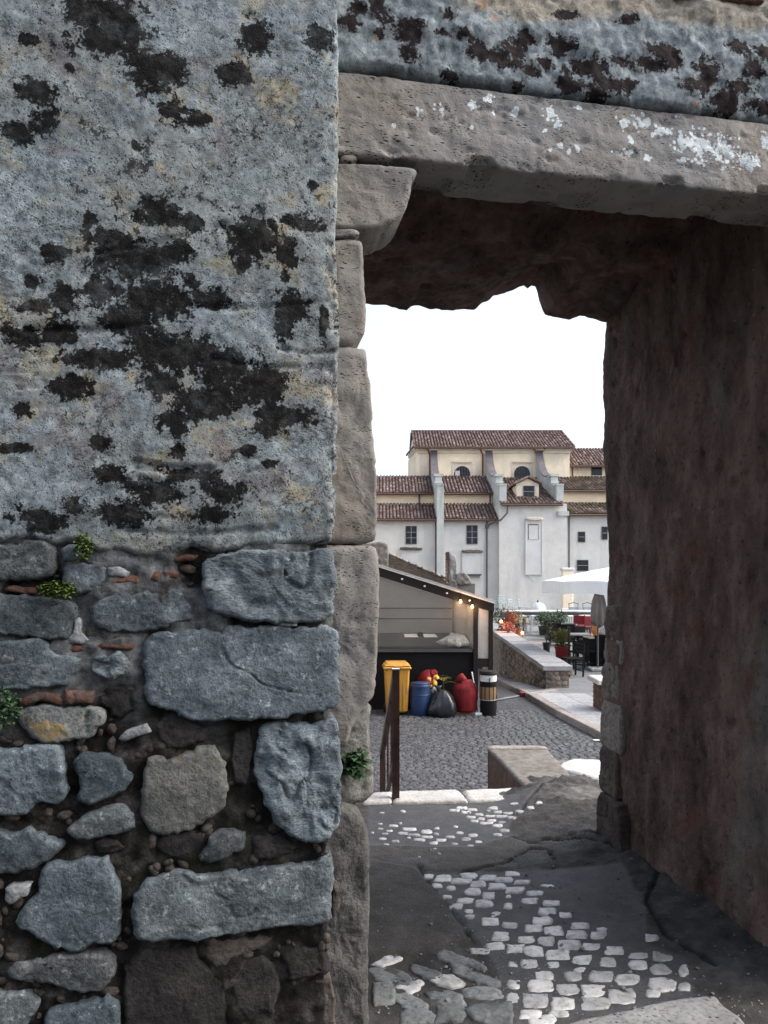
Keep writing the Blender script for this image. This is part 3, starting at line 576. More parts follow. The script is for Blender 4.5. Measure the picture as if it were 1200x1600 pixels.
# --- stones of the lower wall, traced one by one
STN = [
 ('lime', .05, [(-70, 850), (20, 848), (50, 843), (78, 848), (84, 870), (86, 890), (70, 905), (40, 908), (0, 905), (-70, 905)]),
 ('lime', .04, [(92, 860), (105, 850), (122, 852), (132, 868), (118, 876), (96, 876)]),
 ('lime', .055, [(95, 884), (120, 878), (160, 880), (164, 900), (163, 922), (120, 926), (100, 918), (92, 900)]),
 ('white', .05, [(167, 886), (185, 883), (203, 893), (198, 902), (168, 900)]),
 ('brick', .035, [(168, 904), (205, 896), (222, 896), (222, 914), (168, 914)]),
 ('brick', .04, [(226, 894), (250, 892), (250, 911), (226, 912)]),
 ('brick', .035, [(253, 892), (279, 893), (278, 903), (253, 910)]),
 ('brick', .045, [(260, 872), (285, 866), (312, 868), (308, 875), (268, 880)]),
 ('limed', .03, [(180, 880), (195, 871), (214, 872), (214, 886), (200, 890)]),
 ('limed', .03, [(218, 872), (232, 868), (238, 884), (224, 888)]),
 ('brick', .05, [(2, 920), (14, 914), (48, 918), (50, 928), (4, 926)]),
 ('lime', .05, [(-70, 929), (10, 928), (60, 932), (118, 942), (120, 962), (113, 985), (106, 1001), (60, 998), (0, 991), (-70, 990)]),
 ('lime', .055, [(144, 942), (170, 925), (230, 921), (280, 925), (298, 950), (306, 968), (290, 975), (230, 984), (180, 990), (152, 984), (139, 966)]),
 ('browns', .045, [(129, 986), (175, 991), (210, 988), (210, 1001), (150, 1001), (130, 997)]),
 ('white', .05, [(115, 970), (121, 965), (127, 970), (126, 990), (139, 1000), (130, 1006), (108, 1005), (104, 1001), (113, 990)]),
 ('brick', .045, [(74, 1004), (100, 1008), (134, 1013), (134, 1021), (112, 1021), (80, 1017)]),
 ('brick', .04, [(137, 1012), (170, 1006), (206, 1003), (208, 1013), (190, 1017), (137, 1020)]),
 ('lime', .05, [(-70, 1001), (30, 1000), (68, 1003), (76, 1018), (128, 1026), (125, 1045), (107, 1064), (98, 1075), (40, 1079), (0, 1081), (-70, 1085)]),
 ('limer', .045, [(144, 1032), (158, 1022), (174, 1028), (186, 1022), (196, 1026), (203, 1045), (190, 1060), (165, 1068), (148, 1060), (141, 1045)]),
 ('limer', .075, [(312, 886), (330, 871), (380, 862), (470, 859), (510, 857), (523, 866), (527, 900), (525, 958), (505, 970), (440, 974), (370, 966), (330, 955), (318, 920)]),
 ('lime', .08, [(219, 1002), (228, 989), (300, 984), (420, 981), (520, 979), (528, 990), (531, 1040), (529, 1095), (518, 1110), (440, 1120), (330, 1129), (295, 1126), (268, 1108), (225, 1097), (219, 1060)]),
 ('brick', .05, [(26, 1088), (95, 1082), (97, 1101), (20, 1104)]),
 ('brick', .045, [(98, 1082), (145, 1082), (143, 1101), (98, 1103)]),
 ('limeo', .06, [(18, 1114), (40, 1105), (100, 1105), (163, 1109), (163, 1130), (150, 1148), (115, 1160), (60, 1163), (40, 1155), (20, 1138)]),
 ('white', .045, [(182, 1158), (195, 1145), (228, 1131), (236, 1146), (215, 1155), (190, 1163)]),
 ('lime', .055, [(-70, 1172), (40, 1170), (60, 1165), (92, 1168), (96, 1190), (97, 1215), (102, 1250), (90, 1258), (60, 1262), (40, 1275), (0, 1278), (-70, 1280)]),
 ('lime', .06, [(108, 1190), (130, 1180), (180, 1181), (200, 1208), (204, 1220), (195, 1245), (165, 1252), (135, 1262), (115, 1250), (122, 1230), (115, 1210)]),
 ('lime', .06, [(105, 1296), (135, 1278), (170, 1257), (195, 1264), (207, 1280), (206, 1303), (160, 1312), (120, 1320), (104, 1307)]),
 ('limeo', .07, [(218, 1218), (232, 1188), (250, 1186), (262, 1192), (285, 1178), (322, 1163), (335, 1170), (345, 1185), (355, 1200), (357, 1240), (350, 1265), (335, 1280), (310, 1300), (260, 1307), (225, 1302), (218, 1270)]),
 ('limer', .085, [(398, 1170), (408, 1136), (440, 1129), (500, 1134), (526, 1120), (534, 1128), (534, 1200), (530, 1292), (518, 1312), (490, 1318), (430, 1296), (422, 1265), (410, 1245), (398, 1230)]),
 ('limed', .05, [(240, 1325), (260, 1308), (310, 1304), (325, 1315), (315, 1335), (290, 1346), (250, 1345)]),
 ('lime', .065, [(308, 1345), (330, 1305), (370, 1303), (383, 1310), (380, 1335), (340, 1352), (318, 1352)]),
 ('lime', .06, [(-70, 1295), (20, 1308), (40, 1293), (65, 1303), (92, 1318), (95, 1330), (70, 1350), (40, 1366), (0, 1372), (-70, 1375)]),
 ('limed', .05, [(138, 1322), (155, 1315), (180, 1320), (192, 1332), (175, 1339), (150, 1340)]),
 ('white', .05, [(5, 1393), (15, 1388), (45, 1387), (40, 1405), (12, 1418), (6, 1410)]),
 ('lime', .07, [(55, 1375), (70, 1350), (100, 1348), (160, 1346), (172, 1345), (172, 1370), (182, 1400), (188, 1415), (188, 1460), (180, 1475), (140, 1480), (125, 1492), (95, 1487), (60, 1478), (50, 1465), (20, 1458), (25, 1430), (45, 1410), (58, 1400)]),
 ('lime', .09, [(205, 1402), (222, 1380), (270, 1370), (350, 1368), (400, 1360), (440, 1355), (460, 1358), (490, 1356), (508, 1341), (524, 1345), (525, 1390), (520, 1440), (500, 1450), (430, 1452), (350, 1465), (250, 1473), (215, 1473), (205, 1450), (200, 1422)]),
 ('browns', .05, [(523, 1395), (533, 1400), (532, 1430), (523, 1442)]),
 ('lime', .06, [(0, 1522), (20, 1511), (60, 1503), (85, 1497), (125, 1498), (155, 1497), (178, 1508), (177, 1530), (165, 1548), (130, 1555), (95, 1548), (20, 1540), (0, 1530)]),
 ('lime', .06, [(-70, 1565), (30, 1558), (50, 1565), (60, 1580), (45, 1600), (0, 1640), (-70, 1640)]),
 ('lime', .055, [(60, 1600), (75, 1588), (130, 1572), (180, 1563), (182, 1640), (60, 1640)]),
 ('limed', .06, [(365, 1540), (380, 1510), (415, 1505), (435, 1525), (440, 1560), (432, 1600), (415, 1650), (385, 1640), (372, 1600), (360, 1570)]),
 ('browns', .05, [(320, 1485), (360, 1478), (430, 1467), (422, 1485), (380, 1500), (352, 1525), (340, 1530), (320, 1510)]),
 ('browns', .05, [(472, 1545), (526, 1540), (528, 1690), (470, 1690)]),
 ('limed', .045, [(192, 1492), (300, 1487), (316, 1520), (350, 1540), (355, 1580), (360, 1650), (190, 1650)]),
 ('limed', .045, [(440, 1502), (480, 1488), (520, 1495), (524, 1530), (470, 1542), (445, 1540)]),
 ('limed', .04, [(236, 1135), (262, 1118), (300, 1130), (330, 1140), (322, 1160), (270, 1178), (240, 1160)]),
 ('limed', .04, [(366, 1150), (392, 1140), (394, 1180), (384, 1230), (366, 1230), (360, 1190)]),
 ('limed', .04, [(386, 1318), (425, 1305), (470, 1322), (460, 1345), (400, 1350)]),
 ('white', .04, [(436, 973), (466, 973), (466, 980), (436, 980)]),
 ('limed', .04, [(205, 1030), (214, 1020), (216, 1080), (206, 1090)]),
 ('limed', .035, [(150, 1075), (190, 1072), (214, 1095), (205, 1120), (170, 1125), (168, 1105), (150, 1100)]),
 ('limed', .04, [(105, 1085), (100, 1085), (100, 1083)]),
]
rts = random.Random(77)
def wmap(sf, dep): return lambda a, b, h: (a, sf + dep - h, b)
for i, (mk, dep, poly) in enumerate(STN):
    if len(poly) < 4: continue
    pl = [tz(x, y, SF) for x, y in poly]; w_ = max(p[0] for p in pl) - min(p[0] for p in pl)
    sf = SF + (0.008 if w_ > 0.35 else 0.014) + (0.018 if mk in ('limed', 'browns') else 0) - (0.006 if mk == 'limer' else 0) + (0.004 if mk == 'brick' else 0)
    if mk == 'browns' and dep == .05 and poly[0][1] > 1500: sf += 0.015
    stone('brick' if mk == 'brick' else 'stone', wall, pl, wmap(sf, dep + 0.03), dep + 0.03, Mt[mk], res=0.008 if w_ > 0.12 else 0.006, rough=(0.014 if mk == 'limer' else 0.008) if w_ > .1 else 0.004,
          rnd=min(0.011, w_ * 0.10), jit=0.007 if w_ > 0.1 else 0.003, seed=i + 1, bulge=0.003, fs=11 if mk == 'limer' else 7, crack=0.010 if mk in ('limer', 'limeo', 'limed') else 0.004, chaikin=1 if w_ > .1 else 0, tilt=(rts.uniform(-.05, .05), rts.uniform(-.06, .06)))
# courses beyond the left edge of the view
rng = random.Random(5); zc = 0.02; k = 100
while zc < 1.62:
    hh = rng.uniform(0.12, 0.22); x = -1.53; tend = tz(-72, 900, SF)[0] - 0.01
    while x < tend - 0.06:
        ww = min(rng.uniform(0.14, 0.4), tend - x); g = 0.012
        pl = [(x + g, zc + g), (x + ww * .5, zc + g * rng.uniform(.3, 1.5)), (x + ww - g, zc + g), (x + ww - g * .6, zc + hh * .5), (x + ww - g * rng.uniform(1, 3), zc + hh - g), (x + ww * .5, zc + hh - g), (x + g, zc + hh - g * rng.uniform(1, 2.5))]
        stone('stone', wall, pl, wmap(SF + 0.012, 0.08), 0.08, Mt['lime'], res=0.02, rough=0.008, rnd=0.02, jit=0.006, seed=k); k += 1; x += ww
    zc += hh
# small rubble pressed in the mortar: too many and too small to pick apart
mb = MB(); rr = random.Random(11); polys = [[tz(x, y, SF) for x, y in q[2]] for q in STN]; spots = []
while len(spots) < 620:
    t, z = tz(rr.uniform(-60, 522), rr.uniform(868, 1640), SF); spots.append((t, z))
SPA = np.array(spots); okr = np.ones(len(SPA), bool)
for pl in polys:
    if len(pl) > 3: okr &= sdist(SPA, pl) < -.004
for (t, z) in SPA[okr]:
    q = rr.uniform(.004, .017); c = (t, SF + 0.043 - rr.uniform(-.004, .006), z); el = rr.uniform(1, 1.9); ro = rr.uniform(0, 3.14); v = []; n_ = 8
    for lat, rad in ((-.9, .45), (-.4, .95), (.15, 1.0), (.65, .7), (.95, .2)):
        for k in range(n_):
            a_ = 2 * math.pi * k / n_; j = q * rr.uniform(.82, 1.12); x_, z_ = math.cos(a_) * rad * j * el, math.sin(a_) * rad * j
            v.append((c[0] + x_ * math.cos(ro) - z_ * math.sin(ro), c[1] - lat * j * .7, c[2] + x_ * math.sin(ro) + z_ * math.cos(ro)))
    mb.add(v, [(i * n_ + k, i * n_ + (k + 1) % n_, (i + 1) * n_ + (k + 1) % n_, (i + 1) * n_ + k) for i in range(4) for k in range(n_)] + [tuple(range(4 * n_, 5 * n_))])
tag(mb.build('rubble', Mt['browns'], wall, smooth=True), kind='stuff')
MB().bx(-1.6, t_edge - 0.06, SF + 0.09, 0.02, -0.1, 3.75).build('wall_core', Mt['mortar'], wall)

# --- gateway: jamb stones, corbel, lintel
def jamb(poly, mat='jamb', sf=0.0, dep=0.42, seed=1, **kw):
    a = dict(res=0.011, rough=0.006, rnd=0.016, jit=0.004); a.update(kw)
    return stone('jamb_stone', gate, [tz(x, y, sf) for x, y in poly], wmap(sf, dep), dep, Mt[mat], seed=seed, **a)
jamb([(470, 356), (530, 356), (555, 357), (564, 364), (560, 369), (470, 369)], seed=1, rnd=.006, jit=.001)
jamb([(470, 371), (530, 371), (562, 372), (569, 380), (571, 450), (571, 538), (470, 539)], seed=2, jit=.003)
jamb([(470, 541), (530, 541), (566, 542), (575, 548), (574, 565), (579, 600), (583, 660), (588, 750), (590, 830), (584, 848), (530, 850), (470, 849)], seed=3, rough=.009)
jamb([(470, 852), (530, 852), (586, 850), (592, 870), (592, 960), (590, 1040), (588, 1080), (580, 1096), (563, 1112), (548, 1140), (540, 1170), (470, 1170)], seed=4, rough=.010)
jamb([(470, 1110), (552, 1110), (582, 1098), (577, 1140), (582, 1180), (587, 1225), (583, 1245), (560, 1262), (470, 1262)], mat='jambm', sf=0.045, seed=5, rough=.016, rnd=.03)
jamb([(470, 1262), (540, 1258), (562, 1268), (575, 1292), (580, 1340), (579, 1420), (577, 1520), (576, 1660), (470, 1660)], mat='jambd', sf=-0.02, dep=.46, seed=6, rough=.014, rnd=.03)
cb = stone('corbel', gate, [tz(x, y, -.004) for x, y in [(470, 249), (530, 251), (560, 253), (638, 259), (653, 261), (652, 273), (646, 280), (642, 305), (634, 326), (617, 343), (592, 353), (570, 357), (530, 354), (470, 354)]], wmap(-.004, .24), .24, Mt['jamb'], res=.010, rough=.007, rnd=.012, jit=.003, seed=8)
stone('stone', gate, [tz(x, y, 0) for x, y in [(531, 241), (555, 240), (560, 248), (548, 254), (533, 252)]], wmap(-.002, .1), .1, Mt['jamb'], res=.006, rough=.003, rnd=.008, jit=.001, seed=9)

L0, L1, LZ0, LZ1 = -0.45, 2.75, 3.022, 3.29
u = np.arange(L0, L1, 0.008); prof = []
for zz in np.arange(LZ1, LZ0 + 0.012, -0.008): prof.append((-0.008, zz, -1, 0))
for a in np.linspace(0, math.pi / 2, 5)[1:-1]: prof.append((-0.008 + .012 * (1 - math.cos(a)), LZ0 + .012 - .012 * math.sin(a), -math.cos(a), -math.sin(a)))
for ss in np.arange(0.004, 0.225, 0.012): prof.append((ss, LZ0, 0, -1))
for zz in np.arange(LZ0 + .01, LZ1 + 0.15, 0.02): prof.append((0.225, zz, 1, 0))
prof = np.array(prof); T = np.tile(u, (len(prof), 1)); S = np.tile(prof[:, 0:1], (1, len(u))); Z = np.tile(prof[:, 1:2], (1, len(u)))
NSg = np.tile(prof[:, 2:3], (1, len(u))); NZg = np.tile(prof[:, 3:4], (1, len(u))); P3 = np.stack([T, S, Z], -1).reshape(-1, 3)
disp = .009 * fbm(P3, 3, 3).reshape(T.shape) + .006 * fbm(P3, 20, 4, .6).reshape(T.shape) - .006 * smooth01(fbm(P3 * np.array([1, 1, 2.5]), 16, 3, off=4).reshape(T.shape), .34, .5)
disp -= 0.02 * smooth01(fbm(P3, 7, 3, off=14).reshape(T.shape), .12, .4) * (np.abs(Z - LZ0) < .03)
WH = [(762, 157, 16, 9), (806, 178, 12, 12), (859, 181, 14, 20), (902, 169, 8, 8), (655, 175, 10, 14), (687, 174, 10, 12), (739, 168, 12, 9), (1002, 192, 24, 18), (975, 195, 16, 16), (1030, 205, 24, 14), (1095, 225, 36, 26), (1130, 240, 36, 30), (1065, 225, 26, 18), (1195, 222, 20, 24), (1170, 255, 30, 20), (978, 239, 14, 7), (952, 239, 7, 7), (873, 228, 7, 7), (886, 240, 6, 6), (903, 234, 8, 7), (1075, 252, 30, 8), (1010, 250, 16, 7), (870, 200, 12, 10), (1058, 182, 7, 7), (985, 222, 8, 12), (615, 198, 6, 5), (858, 235, 8, 8), (735, 201, 6, 5), (850, 205, 9, 7), (1230, 235, 40, 30), (770, 178, 8, 6)]
relief('lintel', gate, T, S, Z, np.zeros_like(T), NSg, disp, Mt['lintel'], attrs={'white': blobs(T, Z, WH, 0.0) * (S < .01)}, NZ=NZg)

# --- wall over the lintel
zs = np.arange(3.26, 4.15, .009); u = np.arange(-0.45, 2.9, .009); T, Z = np.meshgrid(u, zs); S = np.full_like(T, 0.0); P3 = np.stack([T, S, Z], -1).reshape(-1, 3)
topl = [tz(x, y) for x, y in [(400, 112), (530, 112), (600, 118), (690, 132), (760, 136), (830, 148), (900, 160), (1000, 170), (1100, 182), (1200, 193), (1500, 228)]]
lz = np.interp(T, [p[0] for p in topl], [p[1] for p in topl]) + .012 * fbm(P3, 14, 3).reshape(T.shape); dl = Z - lz
disp = .035 * fbm(P3, 3.2, 4).reshape(T.shape) + .02 * fbm(P3, 10, 5, .6).reshape(T.shape) + .008 * fbm(P3, 40, 3, .6).reshape(T.shape) + .012 - .08 * (1 - smooth01(dl, -.02, .03)) ** 1.5
UM = [(544, 47, 22, 16), (587, 17, 13, 27), (600, 35, 22, 12), (637, 58, 25, 25), (655, 50, 12, 11), (637, 96, 20, 16), (695, 32, 18, 10), (704, 124, 22, 10), (740, 85, 22, 20), (770, 95, 42, 12), (797, 80, 25, 22), (832, 111, 20, 12), (873, 73, 27, 22), (890, 135, 30, 20), (932, 117, 27, 30), (929, 152, 30, 12), (978, 140, 20, 17), (1025, 87, 32, 17), (1048, 96, 20, 22), (1100, 117, 27, 27), (1130, 163, 32, 22), (1150, 79, 25, 20), (1171, 117, 22, 20), (809, 137, 15, 12), (978, 35, 22, 12), (885, 25, 22, 10), (970, 100, 37, 12), (1190, 90, 25, 15), (1185, 170, 37, 15), (590, 60, 10, 10), (820, 60, 15, 15), (785, 98, 45, 14), (905, 110, 50, 16), (950, 140, 45, 14), (1010, 105, 40, 14), (1085, 140, 40, 16), (1150, 140, 40, 14), (690, 60, 20, 8), (560, 20, 16, 10), (720, 60, 14, 10), (850, 100, 20, 12)]
warm = smooth01(Z - np.interp(T, [tz(600, 0)[0], tz(700, 40)[0], tz(820, 60)[0], tz(1000, 60)[0], tz(1200, 60)[0]], [tz(600, 0)[1] + .2, tz(700, 30)[1], tz(820, 55)[1], tz(1000, 50)[1], tz(1200, 60)[1]]), -.05, .12)
relief('upper_masonry', gate, T, S, Z, np.zeros_like(T), -np.ones_like(T), disp, Mt['upper'], keep=dl > -.03, attrs={'moss': blobs(T, Z, UM, 0.0) * .92, 'warm': warm})
for i, pl in enumerate([[(640, 2), (690, 8), (738, 14), (740, 26), (700, 22), (650, 12)], [(1030, -18), (1120, -12), (1190, -2), (1190, 10), (1110, 4), (1040, -4)]]):
    stone('brick', gate, [tz(x, y) for x, y in pl], wmap(-.022, .07), .07, Mt['brick'], res=.01, rough=.004, rnd=.008, jit=.003, seed=40 + i)

# --- right wall of the passage
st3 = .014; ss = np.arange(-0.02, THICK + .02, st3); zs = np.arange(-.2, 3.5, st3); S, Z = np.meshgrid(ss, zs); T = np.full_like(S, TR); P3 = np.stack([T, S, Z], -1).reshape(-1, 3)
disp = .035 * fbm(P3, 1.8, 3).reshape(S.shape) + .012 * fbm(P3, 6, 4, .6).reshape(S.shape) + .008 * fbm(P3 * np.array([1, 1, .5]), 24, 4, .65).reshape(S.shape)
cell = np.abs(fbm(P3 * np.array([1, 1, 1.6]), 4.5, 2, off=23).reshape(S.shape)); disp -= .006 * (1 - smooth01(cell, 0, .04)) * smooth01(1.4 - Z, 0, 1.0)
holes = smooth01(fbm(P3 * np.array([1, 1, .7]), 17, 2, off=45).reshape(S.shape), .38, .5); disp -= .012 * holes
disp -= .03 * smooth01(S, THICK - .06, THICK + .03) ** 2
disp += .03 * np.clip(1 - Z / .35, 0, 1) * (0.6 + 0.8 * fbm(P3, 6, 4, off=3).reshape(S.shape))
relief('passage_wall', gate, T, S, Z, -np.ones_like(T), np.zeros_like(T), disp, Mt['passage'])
# quoin blocks at the far end of that wall, standing a little proud
QU = [(1012, 1052, .10), (1052, 1098, .06), (960, 1008, .07), (905, 955, .05)]
tq = lambda d: TR - d
qz = [(-.04, .33, .05, .30, 'browns'), (.32, .60, .035, .22, 'browns'), (.585, .87, .03, .26, 'quoin'), (.855, 1.10, .012, .20, 'quoin'), (1.085, 1.25, .006, .24, 'quoin'), (1.235, 1.44, .004, .18, 'browns')]
for i, (z0, z1, pr, ln, mk) in enumerate(qz):
    a0, a1 = THICK - ln, THICK + .012 + .006 * math.sin(i * 2.3)
    pl = [(a0, z0 + .004), ((a0 + a1) / 2, z0 + .002), (a1, z0 + .006), (a1, (z0 + z1) / 2), (a1 - .01, z1 - .006), ((a0 + a1) / 2, z1 - .003), (a0 + .01, z1 - .01)]
    stone('stone', gate, pl, (lambda d: lambda a, b, h: (TR + .09 - h, a, b))(pr), .09 + pr, Mt[mk], res=.014, rough=.010, rnd=.010, jit=.004, seed=60 + i, fs=7, crack=.01)
# right pier front, left reveal and the mass of the gate
for nm, tt0, tt1 in (('pier_face', TR, 3.0),):
    zs = np.arange(-.08, 3.03, .02); u = np.arange(tt0 - .01, tt1, .02); T, Z = np.meshgrid(u, zs); S = np.zeros_like(T); P3 = np.stack([T, S, Z], -1).reshape(-1, 3)
    relief(nm, gate, T, S, Z, np.zeros_like(T), -np.ones_like(T), .03 * fbm(P3, 4, 5, .6).reshape(T.shape), Mt['upper'], attrs={'moss': np.zeros_like(T), 'warm': np.zeros_like(T)})
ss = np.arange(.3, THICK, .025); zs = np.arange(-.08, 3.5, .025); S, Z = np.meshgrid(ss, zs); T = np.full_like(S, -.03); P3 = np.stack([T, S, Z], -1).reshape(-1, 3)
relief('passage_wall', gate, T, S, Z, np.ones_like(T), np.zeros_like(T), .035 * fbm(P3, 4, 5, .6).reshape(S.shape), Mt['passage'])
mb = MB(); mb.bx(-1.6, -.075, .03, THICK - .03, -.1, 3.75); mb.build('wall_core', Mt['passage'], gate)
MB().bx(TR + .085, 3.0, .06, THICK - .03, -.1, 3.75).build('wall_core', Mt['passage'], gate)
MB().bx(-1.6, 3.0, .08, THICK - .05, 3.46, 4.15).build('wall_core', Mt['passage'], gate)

# --- ceiling of the passage with the broken edge of the far arch
JG = [(560, 474), (575, 476), (605, 477), (622, 483), (636, 485), (641, 480), (655, 478), (672, 483), (705, 485), (742, 484), (752, 474), (766, 468), (770, 463), (800, 455), (818, 446), (824, 451), (830, 446), (838, 448), (842, 470), (850, 492), (868, 497), (890, 500), (905, 494), (925, 498), (942, 504), (958, 506), (1000, 508)]
jg = np.array([tz(x, y, THICK) for x, y in JG])
u = np.concatenate([np.arange(-.12, 1.86, .012)]); ss = np.concatenate([np.arange(.21, THICK + .001, .02), np.full(14, THICK)])
T, S = np.meshgrid(u, ss); P3 = np.stack([T, S, 0 * T], -1).reshape(-1, 3)
prof = np.interp(S, [.21, .26, .62, .80, .95, THICK], [3.06, 3.38, 3.41, 3.28, 3.20, 3.10])
jz = np.interp(T, jg[:, 0], jg[:, 1]); Z = prof + (jz - 3.10) * smooth01(S, .9, 1.5)
Z = Z + (.05 * fbm(P3, 4, 4).reshape(T.shape) + .03 * fbm(P3, 14, 4, .6).reshape(T.shape)) * (1 - smooth01(S, 1.3, THICK)) + .006 * fbm(P3, 30, 3).reshape(T.shape)
Z = Z - .0
for k in range(14): Z[-14 + k] = Z[-15] + k * .05          # outer face of the far arch
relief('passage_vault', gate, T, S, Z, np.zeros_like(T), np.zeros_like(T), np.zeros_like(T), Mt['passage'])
# ------------------------------------------------------------------ floor of the passage
def fl(px, py, z=0.0):                        # photo pixel on the floor -> gate-local (t, s)
    g = ground_at(px, py, z); return gl(g.x, g.y)
st = .016; u = np.arange(-.35, 2.15, st); ss = np.arange(-1.0, 4.35, st); T, S = np.meshgrid(u, ss); PT = np.stack([T, S], -1).reshape(-1, 2); P3 = np.hstack([PT, np.zeros((len(PT), 1))])
sh = T.shape
X = A0.x + T * CT - S * ST; Y = A0.y + T * ST + S * CT
def reg(poly, soft=.03, wob=.05, fr=5):
    d = sdist(PT, [fl(*p) for p in poly]) + wob * fbm(P3, fr, 4, off=len(poly) * 3.1); return smooth01(d, -soft, soft).reshape(sh)
asph = np.maximum(reg([(660, 1362), (880, 1360), (970, 1365), (1005, 1420), (1010, 1480), (1070, 1505), (1085, 1560), (950, 1620), (760, 1620), (780, 1520), (745, 1470), (720, 1440), (690, 1400)], .012, .03),
                  reg([(575, 1250), (850, 1248), (835, 1272), (800, 1290), (802, 1308), (740, 1324), (575, 1322)], .02, .04))
rough = np.maximum(reg([(560, 1318), (740, 1322), (800, 1306), (880, 1345), (870, 1362), (660, 1364), (560, 1352)], .03, .05), reg([(552, 1345), (655, 1362), (690, 1402), (724, 1450), (733, 1474), (690, 1488), (640, 1498), (585, 1495), (552, 1500)], .015, .03) * .55)
rough = np.maximum(rough, reg([(800, 1290), (850, 1225), (955, 1215), (955, 1330), (900, 1350), (850, 1330)], .05, .08) * .8)
mound = reg([(552, 1345), (655, 1362), (690, 1402), (724, 1450), (733, 1474), (690, 1488), (640, 1498), (585, 1495), (552, 1500)], .035, .03)
strip = reg([(560, 1322), (740, 1326), (800, 1308), (880, 1345), (868, 1361), (660, 1363), (560, 1350)], .03, .04)
pale = reg([(868, 1262), (905, 1250), (950, 1255), (950, 1272), (900, 1280)], .04, .1, 9) * .55
crk = np.zeros(len(PT))
for ln in [[(720, 1365), (790, 1352), (830, 1330), (858, 1338), (866, 1350)], [(845, 1318), (900, 1326), (945, 1336), (1000, 1350), (1030, 1385), (1010, 1420), (1040, 1470), (1120, 1520)], [(800, 1290), (825, 1262), (860, 1240), (885, 1225)], [(655, 1355), (668, 1378), (690, 1402), (722, 1446), (740, 1475)], [(800, 1310), (830, 1322), (880, 1320), (945, 1325)]]:
    d = pdist(PT, [fl(*p) for p in ln]) + .02 * np.abs(fbm(P3, 14, 3)); crk = np.maximum(crk, 1 - smooth01(d, .006, .022))
crk = crk.reshape(sh)
toR = np.clip((T - (TR - .55)) / .55, 0, 1); inside = smooth01(S, -.2, .3)
Zf = .004 + .018 * fbm(P3, 1.6, 3).reshape(sh) * .5 + .004 * fbm(P3, 14, 4).reshape(sh) * (1 - .6 * asph) + .028 * mound + .014 * strip - .02 * crk
Zf = Zf + .09 * toR ** 1.6 * inside + (.04 * toR * inside * (1 - asph)) * fbm(P3, 7, 5, .65, off=19).reshape(sh)
yy = reg([(800, 1290), (850, 1225), (955, 1200), (955, 1335), (900, 1350), (850, 1335)], .05, .1); Zf = Zf + yy * (.015 + .016 * fbm(P3, 7, 5, .65, off=29).reshape(sh))
toL = np.clip((.12 - T) / .2, 0, 1); Zf = Zf + .05 * toL ** 2
def floor_edge(Xv): return np.where(Xv < 1.07, 5.60, 6.70)
ok = (Y < floor_edge(X)) & (X < 2.6) & ~((X < 1.50) & (Y > 5.80))
FZ = Zf
floor = empty('passage_floor', (A0.x, A0.y, 0), TH); floor['kind'] = 'structure'
relief('asphalt_bed', floor, T, S, Zf, np.zeros_like(T), np.zeros_like(T), np.zeros_like(T), Mt['floor'], keep=ok, attrs={'asph': asph, 'rough': rough, 'pale': pale, 'crack': crk})
def fz(t, s):
    i = int(np.clip(round((s - ss[0]) / st), 0, len(ss) - 1)); j = int(np.clip(round((t - u[0]) / st), 0, len(u) - 1)); return float(FZ[i, j])

CA = [(440,155,60,30),(525,170,105,45),(688,155,115,35),(805,168,110,40),(640,188,125,38),(745,207,105,45),(865,225,120,45),(912,187,115,38),(965,148,100,32),(1025,203,105,30),(978,250,125,42),(1103,272,105,32),(1183,223,80,24),(493,215,68,30),(578,229,58,36),(722,250,105,52),(818,283,75,48),(940,288,40,25),(550,287,62,22),(675,312,110,36),(790,333,115,50),(610,347,95,36),(930,353,58,38),(690,380,55,28),(695,417,70,34),(862,407,66,40),(825,450,108,48),(945,477,100,46),(887,542,112,54),(845,600,120,46),(762,632,130,42),(980,838,95,65),(968,930,80,70),(968,714,65,42)]
CB = [(85,240,82,32),(183,250,90,30),(165,290,84,40),(250,307,72,28),(137,333,95,38),(100,371,84,36),(195,382,95,42),(320,355,92,32),(300,394,100,42),(420,374,55,22),(408,403,80,38),(63,423,82,34),(153,432,90,46),(262,445,120,50),(372,455,88,34),(480,470,96,44),(108,477,98,50),(17,463,85,45),(217,491,114,52),(326,516,90,46),(452,526,82,44),(82,532,88,42),(190,543,70,34),(600,497,108,30),(595,541,88,44),(715,507,105,45),(708,563,110,52),(710,633,140,70),(665,675,75,40),(145,584,102,40),(283,590,90,44),(422,592,112,52),(545,612,118,52),(316,560,55,22),(130,633,122,58),(258,650,110,60),(385,658,125,64),(512,685,122,74),(110,705,130,70),(240,718,120,66),(382,720,140,66),(90,770,110,50),(220,768,100,36),(655,430,65,36),(810,578,50,48),(810,650,60,40),(140,800,120,60)]
